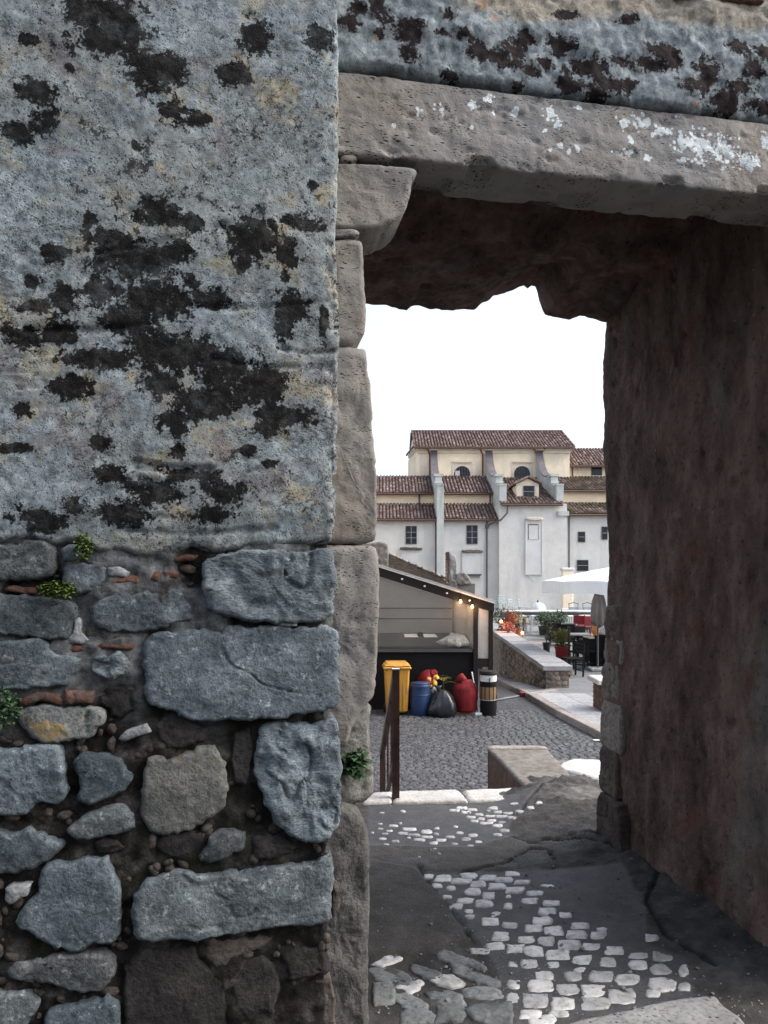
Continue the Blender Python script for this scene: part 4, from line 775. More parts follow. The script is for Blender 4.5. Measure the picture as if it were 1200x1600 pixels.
CC = [(600,226,70,18),(645,208,70,24),(710,222,70,16),(677,237,76,20),(845,218,70,20),(815,232,35,12),(875,244,64,18),(975,211,65,12),(750,250,56,18),(825,264,76,16),(900,272,95,20),(940,258,70,14),(1015,274,70,18),(1080,265,50,18),(1135,250,50,22),(700,269,58,16),(767,280,50,20),(725,294,52,18),(835,292,60,16),(797,306,88,18),(967,291,74,20),(872,325,80,20),(915,358,66,20),(865,382,55,16),(905,310,60,14),(275,230,36,16),(150,240,30,10),(215,320,56,14),(135,308,28,10),(140,340,40,12),(165,375,42,14),(150,407,46,14),(193,355,44,12),(87,368,20,12),(175,445,34,18),(230,423,48,18),(320,344,95,22),(427,358,76,26),(280,372,70,16),(350,382,80,18),(428,392,78,20),(380,412,74,20),(313,398,26,12),(488,338,34,12),(487,376,36,14),(572,391,64,16),(513,412,62,18),(463,431,66,18),(610,329,32,12),(635,366,46,16),(718,385,60,22),(675,408,60,22),(750,424,54,18),(605,434,46,16),(700,453,46,14),(262,306,20,10),(380,536,20,8),(505,510,18,8),(480,480,20,8)]
cob = [(560 + a / 4, 1330 + b / 4, c / 4, d / 4) for a, b, c, d in CA] + [(800 + a / 3, 1330 + b / 3, c / 3, d / 3) for a, b, c, d in CB] + [(560 + a / 4, 1210 + b / 4, c / 4, d / 4) for a, b, c, d in CC]
rr = random.Random(3)
def flmap(zb): return lambda a, b, h: (a, b, zb + h)
for i, (cx, cy, ww, hh) in enumerate(cob):
    poly = []; jx, jy = ww / 2 * .99, hh / 2 * 1.0; sk = rr.uniform(-.15, .25)
    for ux, uy in ((-1, -1), (0, -1.04), (1, -1), (1.05, 0), (1, 1), (0, 1.04), (-1, 1), (-1.05, 0)):
        k_ = .93 if ux * uy else 1.0; poly.append(fl(cx + jx * (ux * k_ + rr.uniform(-.13, .13) - sk * uy * .5 * hh / ww), cy + jy * (uy * k_ + rr.uniform(-.12, .12))))
    c = np.mean(poly, 0); zb = fz(*c) - .03; far = cy < 1350
    stone('cobble', floor, poly, flmap(zb), .0335, Mt['cobble'], res=.011 if not far else .018, rough=.004, rnd=.004, jit=0.004, seed=i, bulge=.0015, fs=18, chaikin=0, tilt=(rr.uniform(-.04, .04), rr.uniform(-.04, .04)))
FLAG = [[(90, 760), (200, 745), (300, 790), (330, 830), (240, 850), (130, 830)], [(100, 860), (200, 850), (225, 900), (215, 960), (110, 970)], [(520, 990), (640, 985), (670, 1020), (640, 1075), (500, 1080)], [(300, 1015), (420, 1015), (480, 1050), (460, 1090), (280, 1090)], [(510, 640), (590, 650), (700, 690), (765, 730), (755, 752), (640, 715), (515, 690)], [(590, 730), (660, 745), (750, 790), (860, 820), (850, 850), (740, 830), (620, 780)], [(330, 730), (380, 728), (500, 770), (515, 790), (480, 822), (400, 810), (350, 770)], [(470, 830), (500, 800), (580, 800), (655, 845), (640, 860), (580, 870), (500, 855)], [(240, 865), (290, 840), (380, 828), (390, 845), (340, 900), (300, 905)], [(230, 915), (330, 920), (415, 970), (420, 1005), (330, 1010), (250, 960)], [(680, 1015), (770, 980), (935, 970), (935, 1090), (800, 1090)], [(440, 905), (520, 890), (630, 920), (640, 970), (550, 985), (460, 950)], [(100, 722), (180, 680), (265, 675), (255, 700), (160, 735)], [(660, 885), (760, 870), (850, 880), (880, 920), (760, 935), (680, 925)]]
for i, pl in enumerate(FLAG):
    poly = np.array([fl(560 + a / 4, 1330 + b / 4) for a, b in pl]); c = poly.mean(0); poly = c + (poly - c) * (1.25 if i != 6 else 1.1)
    stone('flagstone', floor, poly, flmap(fz(*c) - .04), .049, Mt['cobble' if i in (7, 8, 12) else 'flag'], res=.011, rough=.008, rnd=.005, jit=.006, seed=i + 200, bulge=.0, chaikin=0, crack=.006)
poly = [fl(*p, .02) for p in [(865, 1605), (930, 1588), (1050, 1562), (1118, 1553), (1126, 1566), (1160, 1590), (1172, 1612), (1180, 1690), (820, 1690)]]
stone('threshold_slab', floor, poly, flmap(-.05), .075, Mt['slab'], res=.016, rough=.003, rnd=.014, jit=.003, seed=77)
# pale stones at the head of the stairs
for i, (pl) in enumerate([[(566, 1254), (583, 1238), (612, 1237), (613, 1253)], [(615, 1253), (614, 1237), (718, 1234), (731, 1251)], [(733, 1251), (722, 1234), (833, 1231), (851, 1250)]]):
    poly = [fl(*p, .02) for p in pl]
    stone('step_edge_stone', floor, poly, flmap(-.08), .104, Mt['pale'], res=.02, rough=.003, rnd=.012, jit=.006, seed=300 + i, chaikin=0)
poly = [fl(*p, .02) for p in [(872, 1196), (890, 1186), (930, 1186), (952, 1188), (956, 1209), (930, 1213), (900, 1209), (880, 1204)]]
stone('flagstone', floor, poly, flmap(-.06), .085, Mt['pale'], res=.025, rough=.006, rnd=.016, jit=.008, seed=310)
poly = [fl(*p, .02) for p in [(855, 1215), (880, 1208), (930, 1215), (948, 1222), (930, 1232), (880, 1232)]]
stone('flagstone', floor, poly, flmap(-.06), .078, Mt['flag'], res=.025, rough=.008, rnd=.02, jit=.01, seed=311)
MB().bx(1.08, 2.3, 4.3, 6.72, -1.25, -.012).build('terrace_fill', Mt['parapet']).location = (0, 0, 0)
bpy.data.objects['terrace_fill']['kind'] = 'structure'

# loose grit on the floor
mb = MB(); rr = random.Random(41)
for i in range(1500):
    px, py = rr.uniform(585, 1190), 1255 + 340 * rr.random() ** .8; t, s_ = fl(px, py)
    if not (-.1 < t < TR - .02) or rr.random() > .35 + .65 * smooth01(float(fbm(np.array([[t, s_, 0.]]), 3, 3)[0]), -.1, .3): continue
    q = rr.uniform(.0015, .006) if rr.random() < .93 else rr.uniform(.006, .012); z = fz(t, s_) + q * .3; v = []
    for sx_, sy_, sz_ in ((1, 0, 0), (-1, 0, 0), (0, 1, 0), (0, -1, 0), (.5, .5, .6), (-.5, -.4, .7)): j = q * rr.uniform(.7, 1.3); v.append((t + sx_ * j * 1.3, s_ + sy_ * j, z + sz_ * j))
    mb.add(v, [(0, 2, 4), (2, 1, 5, 4), (1, 3, 5), (3, 0, 4, 5)])
tag(mb.build('grit', Mt['flag'], floor), kind='stuff')
# ------------------------------------------------------------------ ground, street, pavement
ZS = -1.10; ZP = -0.98
def zprof(y): return float(np.interp(y, [17, 32, 60], [ZP, -.72, -.72]))
mb = MB(); ys = [-300, -20, 4.0, 5.62, 5.64, 5.9, 17.0, 32.0, 60.0, 150.0, 900.0]; zz = [-.06, -.06, -.06, -.06, -1.16, -1.16, -1.3, -2.9, -2.9, -2.9, -2.9]
for i in range(len(ys) - 1):
    mb.add([(-600, ys[i], zz[i]), (600, ys[i], zz[i]), (600, ys[i + 1], zz[i + 1]), (-600, ys[i + 1], zz[i + 1])], [(0, 1, 2, 3)])
tag(mb.build('ground', Mt['paving']), kind='structure')
MB().bx(-9, 9, -9, 2.2, -.05, -.012).build('road', Mt['street'])['kind'] = 'structure'
KX = [(11.0, 3.66), (12.4, 3.60), (14.7, 3.31), (17.2, 3.12), (19.3, 3.22), (24.4, 3.60), (34, 4.3)]
zst = lambda y: float(np.interp(y, [17.2, 33], [ZS, -2.62]))      # the street drops away beyond the stall
_K = 0          # kerb line (y, x)
kx = lambda y: float(np.interp(y, [k[0] for k in KX], [k[1] for k in KX]))
street = empty('street', (0, 0, 0)); street['kind'] = 'structure'
mb = MB(); yy = [5.7, 9, 11, 12.4, 14.7, 17.2, 19.3, 24.4, 34, 54.6]
for a, b in zip(yy[:-1], yy[1:]):
    za, zb = zst(a), zst(b)
    mb.add([(-14, a, za), (kx(a) + .02 if a >= 11 else 12, a, za), (kx(b) + .02 if b > 11 else 12, b, zb), (-14, b, zb)], [(0, 1, 2, 3)])
mb.build('sett_bed', Mt['street'], street)
# setts: rows across the street; the nearest ones in view as pieces, the rest joined
def sett_mesh(seed):
    r = random.Random(seed); hx, hy = .056, .046; v = []
    for sc, z in ((1.0, 0), (1.0, .018), (.72, .03)):
        for sx, sy in ((-1, -1), (1, -1), (1, 1), (-1, 1)): v.append((sx * hx * sc * r.uniform(.85, 1.05), sy * hy * sc * r.uniform(.85, 1.05), z + (r.uniform(-.003, .003) if z else 0)))
    f = [(8, 9, 10, 11)] + [(k * 4 + i, k * 4 + (i + 1) % 4, k * 4 + 4 + (i + 1) % 4, k * 4 + 4 + i) for k in range(2) for i in range(4)]
    return v, f
SM = []
for k in range(6):
    v, f = sett_mesh(k); m = bpy.data.meshes.new('sett'); m.from_pydata(v, [], f); m.materials.append(Mt['sett'])
    a = m.attributes.new('rnd', 'FLOAT', 'POINT'); a.data.foreach_set('value', [k / 6.0] * len(v)); SM.append((m, v, f))
cand = []; rr = random.Random(17); y = 9.3; row = 0
while y < 15.4:
    xo = (row % 2) * .06 + rr.uniform(-.02, .02); x = -.75 + xo
    while x < kx(max(y, 11)) - .12 if y > 11 else x < 3.5:
        pxx = 600 + F * x / y; pyy = HZ + F * (EYE - ZS) / y
        wv = .06 * math.sin(x * 1.9 + y * .35) + .02 * math.sin(x * 5)
        cand.append((x + rr.uniform(-.008, .008), y + wv + rr.uniform(-.006, .006), rr.uniform(-.12, .12), rr.randrange(6), pxx))
        x += rr.uniform(.115, .132)
    y += .104; row += 1
def seen(c): return 585 < c[4] < 762 or (c[1] > 11.2 and 585 < c[4] < 960)
vis = [c for c in cand if seen(c)]; vis.sort(key=lambda c: c[1]); near = set(map(id, vis[:300])); mb = MB(); rn = []
for c in cand:
    x, y, rz, k, _ = c
    if id(c) in near: share(SM[k][0], 'sett', street, (x, y, ZS - .016), (0, 0, rz))
    else:
        cr, sr = math.cos(rz), math.sin(rz); mb.add([(x + p[0] * cr - p[1] * sr, y + p[0] * sr + p[1] * cr, ZS - .016 + p[2]) for p in SM[k][1]], SM[k][2], rr.random())
o = mb.build('setts', Mt['sett'], street, fattr='rnd'); o['kind'] = 'stuff'
# raised pavement on the right with kerb stones and slabs
pav = empty('pavement', (0, 0, 0)); pav['kind'] = 'structure'
mb = MB(); yy = [10.2, 12.4, 14.7, 17.2, 17.75, 19.3, 24.4, 32, 34, 54.6]
wx = lambda y: 3.70 + (y - 17.7) * .0385                          # street face of the low wall
lef = lambda y: kx(y) + .12 if y < 17.7 else wx(y) + .3
for a, b in zip(yy[:-1], yy[1:]):
    za, zb = zprof(a) - .006, zprof(b) - .006
    mb.add([(lef(a), a, za), (16, a, za), (16, b, zb), (lef(b), b, zb), (lef(a), a, za - 2.0), (lef(b), b, zb - 2.0)], [(0, 1, 2, 3), (0, 3, 5, 4)])
    if a >= 17.2: mb.add([(kx(a) + .12, a, zst(a) + .112), (wx(a) + .3, a, zst(a) + .112), (wx(b) + .3, b, zst(b) + .112), (kx(b) + .12, b, zst(b) + .112)], [(0, 1, 2, 3)])
pz = lambda y: zprof(y) if y < 17.2 else zst(y) + .12
mb.build('paving_bed', Mt['paving'], pav)
y = 10.2; rr = random.Random(8); i = 0
while y < 32:
    L = rr.uniform(.75, 1.15); a, b = y + .008, y + L - .008; xa, xb = kx(a), kx(b); za, zb = pz(a), pz(b)
    v = [(xa, a, zst(a) - .05), (xa + .17, a, zst(a) - .05), (xb + .17, b, zst(b) - .05), (xb, b, zst(b) - .05), (xa + .012, a, za + .006), (xa + .17, a, za + .008), (xb + .17, b, zb + .008), (xb + .012, b, zb + .006), (xa, a, za - .012), (xb, b, zb - .012)]
    mesh_obj('kerb_stone', v, [(0, 3, 9, 8), (8, 9, 7, 4), (4, 7, 6, 5), (1, 5, 6, 2), (0, 8, 4, 5, 1), (3, 2, 6, 7, 9)], Mt['kerb'], pav); y += L
y = 10.2
while y < 21:
    L = rr.uniform(.8, 1.3)
    for x0, x1 in ((.18, .74), (.75, 1.25)):
        if (x0 > .7 and y > 16.0): continue
        a, b = y + .006, y + L - .006; q = rr.uniform(0, .004)
        v = [(kx(a) + x0, a, pz(a) - .03), (kx(a) + x1, a, pz(a) - .03), (kx(b) + x1, b, pz(b) - .03), (kx(b) + x0, b, pz(b) - .03)]; v += [(p[0], p[1], p[2] + .034 + q) for p in v]
        mesh_obj('paving_slab', v, [(4, 5, 6, 7), (0, 1, 5, 4), (1, 2, 6, 5), (2, 3, 7, 6), (3, 0, 4, 7)], Mt['pavslab'], pav)
    y += L
# stairs down to the street with railing and parapet
stairs = empty('stone_stairs', (0.4, 5.62, ZS), 0, 'stone stairs going down from the gateway to the street', 'stairs')
n = 7; rise = 1.1 / n
for k in range(1, n):
    MB().bx(-1.1, .58, (k - 1) * .31 + .01, k * .31 + .02, -.05, 1.1 - k * rise, bev=.012).build('step', Mt['flag'], stairs)
MB().bx(-1.1, .66, -.3, .0, -.05, 1.03).build('landing', Mt['parapet'], stairs)
rl = empty('stair_railing', (.08, 5.5, 0), 0, 'rusty brown square-tube railing running down the stairs', 'railing')
a = at(618.5, 1253, 5.48) - Vector((.08, 5.5, 0)); zt = at(618, 1046, 5.48).z; fx = -.10; fy = 2.25
def rb(p, q, ww, nm='bar', h=None): return MB().bar(p, q, ww, h).build(nm, Mt['rail'], rl)
rb((a.x, a.y, 0.0), (a.x, a.y, zt), .052, 'post')
MB().bx(a.x - .05, a.x + .05, a.y - .05, a.y + .05, -.0, .012).build('foot_plate', Mt['rail'], rl)
rb((fx, fy, -1.1), (fx, fy, -1.1 + zt), .045, 'post')
MB().bx(a.x - .028, a.x + .028, a.y - .03, a.y + .03, zt + .001, zt + .008).build('post_cap', Mt['strip'], rl)
rb((a.x, a.y + .03, zt - .03), (fx, fy - .03, -1.1 + zt - .03), .045, 'handrail', .06)
rb((a.x, a.y + .03, .30), (fx, fy - .03, -.80), .03, 'lower_rail')
for k in range(1, 4):
    q = k / 4; x, y_, z_ = a.x + (fx - a.x) * q, a.y + (fy - a.y) * q, -1.1 * q
    rb((x, y_, z_ + .25), (x, y_, z_ + zt - .06), .016)
pp = empty('stair_parapet', (1.0, 5.8, 0), 0, 'low rendered parapet with flat top beside the stairs', 'parapet')
c1 = ground_at(762, 1167, .02); c2 = ground_at(850, 1167, .02); c3 = ground_at(822, 1229, .02); c4 = ground_at(905, 1229, .02)
q = [(v.x - 1.0, v.y - 5.8) for v in (c3, c4, c2, c1)]
MB().prism(q, lambda a, b, h: (a, b, h), -1.25, -.005).build('parapet_wall', Mt['parside'], pp)
g = [(q[0][0] - .004, q[0][1] - .004), (q[1][0] + .01, q[1][1]), (q[2][0] + .01, q[2][1] - .10), (q[3][0] - .004, q[3][1] - .10)]
stone('top_render', pp, g, lambda a, b, h: (a, b, -.004 + h), .028, Mt['parapet'], res=.03, rough=.004, rnd=.01, jit=.004, seed=5, chaikin=0)
g2 = [(q[3][0] - .01, q[3][1] - .095), (q[2][0] + .015, q[2][1] - .095), (q[2][0] + .015, q[2][1] + .015), (q[3][0] - .01, q[3][1] + .015)]
stone('cap_stone', pp, g2, lambda a, b, h: (a, b, -.004 + h), .036, Mt['kerb'], res=.03, rough=.003, rnd=.01, jit=.002, seed=6, chaikin=0)
# ------------------------------------------------------------------ church across the square (facade parallel to the picture)
CD = 55.0; NV = 62.0
church = empty('church', at(760, 950, CD) * Vector((1, 1, 0)) + Vector((0, 0, -.8)) if False else Vector((8.0, CD, -.8)), 0, 'long cream and white church with clay tile roofs, scroll buttresses and half-round windows', 'church')
CO = church.location.copy()
def cp(x, y, D): return at(x, y, D) - CO
def cx_(x, D): return (x - 600) / F * D - CO.x
def cz_(y, D): return EYE + (HZ - y) / F * D - CO.z
def cbox(nm, mat, x0, x1, D0, D1, z0, z1, parent=None, bev=0.0): return MB().bx(x0, x1, D0 - CD, D1 - CD, z0, z1, bev=bev).build(nm, Mt[mat], parent or church)
def roof(nm, mat, x0, x1, De, ze, Dr, zr, pitch=.25, rowl=.40, seed=1, parent=None):
    """clay cover tiles on a sloping bed; x0/x1 may be (eave, ridge) pairs"""
    r = random.Random(seed); L = math.hypot(Dr - De, zr - ze); dy, dz = (Dr - De) / L, (zr - ze) / L; ny, nz = -dz, dy
    mb = MB(); bed = MB()
    bed.add([(x0, De - CD, ze), (x1, De - CD, ze), (x1, Dr - CD, zr), (x0, Dr - CD, zr)] , [(0, 1, 2, 3)]); bed.add([(x0, De - CD, ze - .1), (x1, De - CD, ze - .1), (x1, Dr - CD, zr - .1), (x0, Dr - CD, zr - .1)], [(3, 2, 1, 0)])
    bed.add([(x0, De - CD, ze - .1), (x1, De - CD, ze - .1), (x1, De - CD, ze), (x0, De - CD, ze)], [(0, 1, 2, 3)]); bed.fa = []
    n = int((x1 - x0) / pitch)
    for i in range(n + 1):
        xc = x0 + (x1 - x0) * i / max(n, 1) + r.uniform(-.012, .012); k = 0; u_ = -.06 + r.uniform(-.03, .03)
        while u_ < L:
            e = min(rowl + .05, L - u_); lift = .012 + r.uniform(0, .014); sl = .028; xs = r.uniform(-.012, .012); v = []
            for uu, li, rad in ((u_, lift + sl, .098), (u_ + e, lift, .08)):
                for a in (0, 45, 90, 135, 180):
                    ca, sa = math.cos(R(a)), math.sin(R(a)); hh = li + sa * rad * .8
                    v.append((xc + xs - ca * rad, De - CD + dy * uu + ny * hh, ze + dz * uu + nz * hh))
            cval = min(1, max(0, r.gauss(.5, .26)))
            mb.add(v, [(j, j + 1, j + 6, j + 5) for j in range(4)] + [(4, 3, 2, 1, 0)], cval); u_ += rowl
    rf = bed.build(nm, Mt['tilebed'], parent or church)
    t = mb.build('tiles', Mt[mat], rf, fattr='rnd'); t['kind'] = 'stuff'
    return rf
def pipe(pts, mat='pipe', r=.06): return MB().tube([Vector(p) for p in pts], r, 8).build('downpipe', Mt[mat], church)
def gut(x0, x1, D, z, mat='gutter', r=.08): return MB().tube([(x0, D - CD, z), (x1, D - CD, z)], r, 8).build('gutter', Mt[mat], church)

XL = -9 - CO.x; XB = [4.0 - CO.x, 8.45 - CO.x, 12.5 - CO.x]; XR = 26 - CO.x
xcl, xcr = cx_(780, 54.4), cx_(886, 54.4)
z812, z787, z770 = cz_(811, 54.7), cz_(788, 58), cz_(770, 57.7)
# lower chapels (white)
cbox('wall', 'cwhite', XL, xcl + .02, CD, 58, -2.4, z812)
cbox('wall', 'cwhite', xcl, xcr, 54.4, 58, -2.4, cz_(787, 54.4))
zr805 = cz_(803, 54.7); cbox('wall', 'cwhite', xcr - .02, XR, CD, 58, -2.4, zr805)
# cream bands and aisle
cbox('wall', 'cband', XL, xcl + .5, 58, 61.9, -.3, cz_(771, 58)); cbox('wall', 'cband', xcr - .6, XR, 58, 61.9, -.3, cz_(767, 58))
cbox('wall', 'cband', xcl + .5, xcr - .6, 58.1, 61.9, -.3, cz_(780, 58))
# nave
nx0, nx1 = cx_(651, NV), cx_(890, NV); zn = cz_(699, NV)
mbn = MB(); zri = cz_(675, 66)
nxb = 2.19 - CO.x; nb = 66.0
mbn.prism([(nx0, NV - CD), (nx1, NV - CD), (nx1, 70 - CD), (nxb, 70 - CD), (nxb, nb - CD)], lambda a, b, h: (a, b, h), -.3, zn)
mbn.add([(nx0, NV - CD, zn), (nxb, nb - CD, zn), (nx0 - .12, 66 - CD, zri - .15)], [(0, 1, 2)]); mbn.add([(nx1, NV - CD, zn), (nx1, 70 - CD, zn), (nx1, 66 - CD, zri - .15)], [(0, 2, 1)])
mbn.build('nave_wall', Mt['ccream'], church)
cbox('cornice', 'ctrim', nx0 - .12, nx1 + .12, NV - .22, NV - .002, zn - .28, zn - .02); cbox('cornice', 'ctrim', nx0 - .06, nx1 + .06, NV - .12, NV - .004, zn - .48, zn - .282)
MB().bar((nx0 - .05, NV - .1 - CD, zn - .14), (nxb - .05, nb - CD, zn - .14), .16, .24).build('cornice', Mt['ctrim'], church)
nr = roof('nave_roof', 'tile', nx0 - .2, nx1 + .3, 61.6, cz_(698.5, 61.6), 66, zri, seed=2)
roof('nave_roof', 'tile', nx0 - .28, nx1 + .3, 70.4, cz_(698.5, 61.6), 66.01, zri, seed=3, rowl=1.2)
MB().tube([(nx0 - .3, 66 - CD, zri + .06), (nx1 + .32, 66 - CD, zri + .06)], .12, 8).build('ridge_tiles', Mt['tile'], nr)
gut(nx0 - .3, nx1 + .3, 61.5, cz_(698.5, 61.6) - .06)
MB().tube([(nx0 - .28, 61.5 - CD, zn - .02), (nxb - .25, 65.8 - CD, zn - .02)], .09, 8).build('gutter', Mt['gutter'], church)
# lower nave on the right
rx0 = nx1 + .002; rz = cz_(728, 63)
cbox('wall', 'ccream', rx0, XR, 63, 70, -.3, rz); roof('roof', 'tile', rx0 + .03, XR, 62.5, rz - .05, 66.5, cz_(701, 66.5), seed=4); gut(rx0, XR, 62.45, rz - .12)
zb_ = cz_(745, 62.5); cbox('ledge', 'ctrim', rx0 + .0, XR, 62.3, 62.998, zb_ - .1, zb_ + .02)
for a, b in ((902, 918), (946, 962)): cbox('wall_panel', 'ctrim', cx_(a, 63), cx_(b, 63), 62.93, 62.998, cz_(741, 63), cz_(729, 63))
w_ = cbox('window', 'wframe', cx_(923, 63), cx_(941, 63), 62.95, 62.997, cz_(743, 63), cz_(728.5, 63)); cbox('pane', 'glass', cx_(924, 63), cx_(940, 63), 62.93, 62.949, cz_(742.5, 63), cz_(729, 63), w_)
# chapel and aisle roofs, bay by bay
def bay(x0, x1, m1, m2, sd, ze1=z812, zr1=z787):
    roof('chapel_roof', m1, x0, x1, 54.7, ze1, 58, zr1, seed=sd); gut(x0 - .05, x1 + .05, 54.62, ze1 - .09)
    roof('aisle_roof', m2, x0, x1, 57.7, z770, 62, cz_(744, 62), seed=sd + 20); gut(x0 - .05, x1 + .05, 57.62, z770 - .09)
bay(XL, XB[0] - .24, 'tile', 'tile', 5); bay(XB[0] + .25, XB[1] - .25, 'tilem', 'tilem', 6)
roof('chapel_roof', 'tilemm', xcr + .02, XR, 54.7, zr805, 58, cz_(786, 58), seed=7); gut(xcr, XR, 54.62, zr805 - .09)
roof('aisle_roof', 'tilemm', XB[2] + .26, XR, 57.7, cz_(766, 57.7), 62.4, cz_(745, 62.4), seed=8); gut(XB[2] + .26, XR, 57.62, cz_(766, 57.7) - .09)
roof('aisle_roof', 'tilemm', XB[1] + .26, XB[2] - .26, 58.2, cz_(768.5, 58.2), 61.98, cz_(747, 61.98), seed=9)
roof('chapel_roof', 'tilem', xcl + .12, xcr - .38, 54.1, cz_(787, 54.1), 58.6, cz_(765, 58.6), seed=10); gut(xcl + .12, xcr - .38, 54.03, cz_(787, 54.1) - .09)
# dormer
dm = church; dx0, dx1 = cx_(808, 56), cx_(841, 56); dz0, dz1 = cz_(779, 56), cz_(757, 56)
cbox('dormer_wall', 'ccream', dx0, dx1, 56, 59.4, dz0 - .5, dz1)
w_ = cbox('dormer_window', 'wframe', cx_(817, 56), cx_(835, 56), 55.94, 55.998, cz_(777, 56), cz_(759, 56))
cbox('pane', 'glass', cx_(818, 56), cx_(834, 56), 55.92, 55.939, cz_(776.4, 56), cz_(759.6, 56), w_); cbox('glazing_bar', 'wframe', cx_(818, 56), cx_(834, 56), 55.90, 55.919, cz_(768.6, 56), cz_(767.8, 56), w_)
cbox('pilaster', 'ctrim', dx0 - .03, cx_(816, 56), 55.93, 55.998, dz0 - .2, dz1 - .02); cbox('pilaster', 'ctrim', cx_(836, 56), dx1 + .03, 55.93, 55.998, dz0 - .2, dz1 - .02)
cbox('sill', 'ctrim', cx_(815.5, 56), cx_(836.5, 56), 55.88, 55.997, cz_(778.5, 56), cz_(777.2, 56))
xm = (dx0 + dx1) / 2; zt_ = cz_(748.5, 56.5); e0, e1 = dx0 - .22, dx1 + .22
mbd = MB()
for sx, xe in ((-1, e0), (1, e1)):
    v = [(xe, 55.7 - CD, dz1 - .02), (xm, 55.7 - CD, zt_), (xm, 59.6 - CD, zt_), (xe, 59.6 - CD, dz1 - .02)]; v += [(p[0], p[1], p[2] + .07) for p in v]
    mbd.add(v, [(0, 1, 2, 3), (7, 6, 5, 4), (0, 4, 5, 1), (1, 5, 6, 2), (2, 6, 7, 3), (3, 7, 4, 0)])
dr = mbd.build('dormer_roof', Mt['tilem'], church); mt = MB(); r_ = random.Random(2)
for sx, xe in ((-1, e0), (1, e1)):
    for k in range(14):
        y_ = 55.72 - CD + k * .27
        mt.tube([(xe, y_, dz1 + .07), (xm, y_, zt_ + .09)], .075, 6); 
mt.fa = [r_.random() for _ in mt.f]; t_ = mt.build('tiles', Mt['tile'], dr, fattr='rnd'); t_['kind'] = 'stuff'
MB().add([(e0 + .1, 55.99 - CD, dz1 - .01), (e1 - .1, 55.99 - CD, dz1 - .01), (xm, 55.99 - CD, zt_ - .02)], [(0, 1, 2)]).build('gable', Mt['ccream'], church)
# scroll buttresses: walls square to the nave with a hollow curved back under dark lead
for k, xb in enumerate(XB):
    hw = .25; prof = []
    zt0 = cz_(704, NV)
    c0 = (61.9, zt0); c1 = (57.3, cz_(744, 57.3))
    for j in range(13):
        q = j / 12; e = 1 - (1 - q) ** 2.1
        prof.append((c0[0] + (c1[0] - c0[0]) * q ** 1.25, c0[1] + (c1[1] - c0[1]) * e))
    low = [(57.3, cz_(744, 57.3) - .02), (56.3, cz_(745, 57)), (56.3, cz_(757, 56.3)), (54.5, cz_(758, 54.5))]
    base = low + [(54.5, -2.4), (61.9, -2.4)]
    pts = prof + base; mb = MB(); mb.prism([(a - CD, b) for a, b in pts], lambda a, b, h: (xb + h, a, b), -hw, hw)
    bt = fixn(mb.build('buttress', Mt['cside'], church))
    mb = MB()
    for (a0, b0), (a1, b1) in zip(prof[:-1], prof[1:]):
        mb.add([(xb - hw - .03, a0 - CD, b0 + .02), (xb + hw + .03, a0 - CD, b0 + .02), (xb + hw + .03, a1 - CD, b1 + .02), (xb - hw - .03, a1 - CD, b1 + .02), (xb - hw - .03, a0 - CD, b0 + .09), (xb + hw + .03, a0 - CD, b0 + .09), (xb + hw + .03, a1 - CD, b1 + .09), (xb - hw - .03, a1 - CD, b1 + .09)], [(7, 6, 5, 4), (0, 4, 5, 1), (1, 5, 6, 2), (2, 6, 7, 3), (3, 7, 4, 0)])
    mb.build('lead_cover', Mt['lead'], bt)
    MB().bx(xb - .32, xb + .32, 56.2 - CD, 57.2 - CD, cz_(746, 57), cz_(742.5, 57)).build('scroll_cap', Mt['cside'], bt); MB().bx(xb - .30, xb + .30, 56.18 - CD, 56.30 - CD, cz_(755, 56.2), cz_(752, 56.2)).build('moulding', Mt['cside'], bt)
    MB().bx(xb - .27, xb + .27, 54.46 - CD, 56.32 - CD, cz_(758, 54.5) - .02, cz_(758, 54.5) + .10).build('pier_cap', Mt['cside'], bt)
    MB().bx(xb - .38, xb + .38, 61.72 - CD, 61.9 - CD, zt0 - .02, zt0 + .14).build('capital', Mt['ctrim'], bt); MB().bx(xb - .48, xb + .48, 61.62 - CD, 61.9 - CD, zt0 + .141, zt0 + .27).build('capital', Mt['ctrim'], bt)
cbox('bracket', 'cside', cx_(873, 54.4) - .1, cx_(886, 54.4) + .1, 54.2, 54.398, cz_(806, 54.4), cz_(799, 54.4))
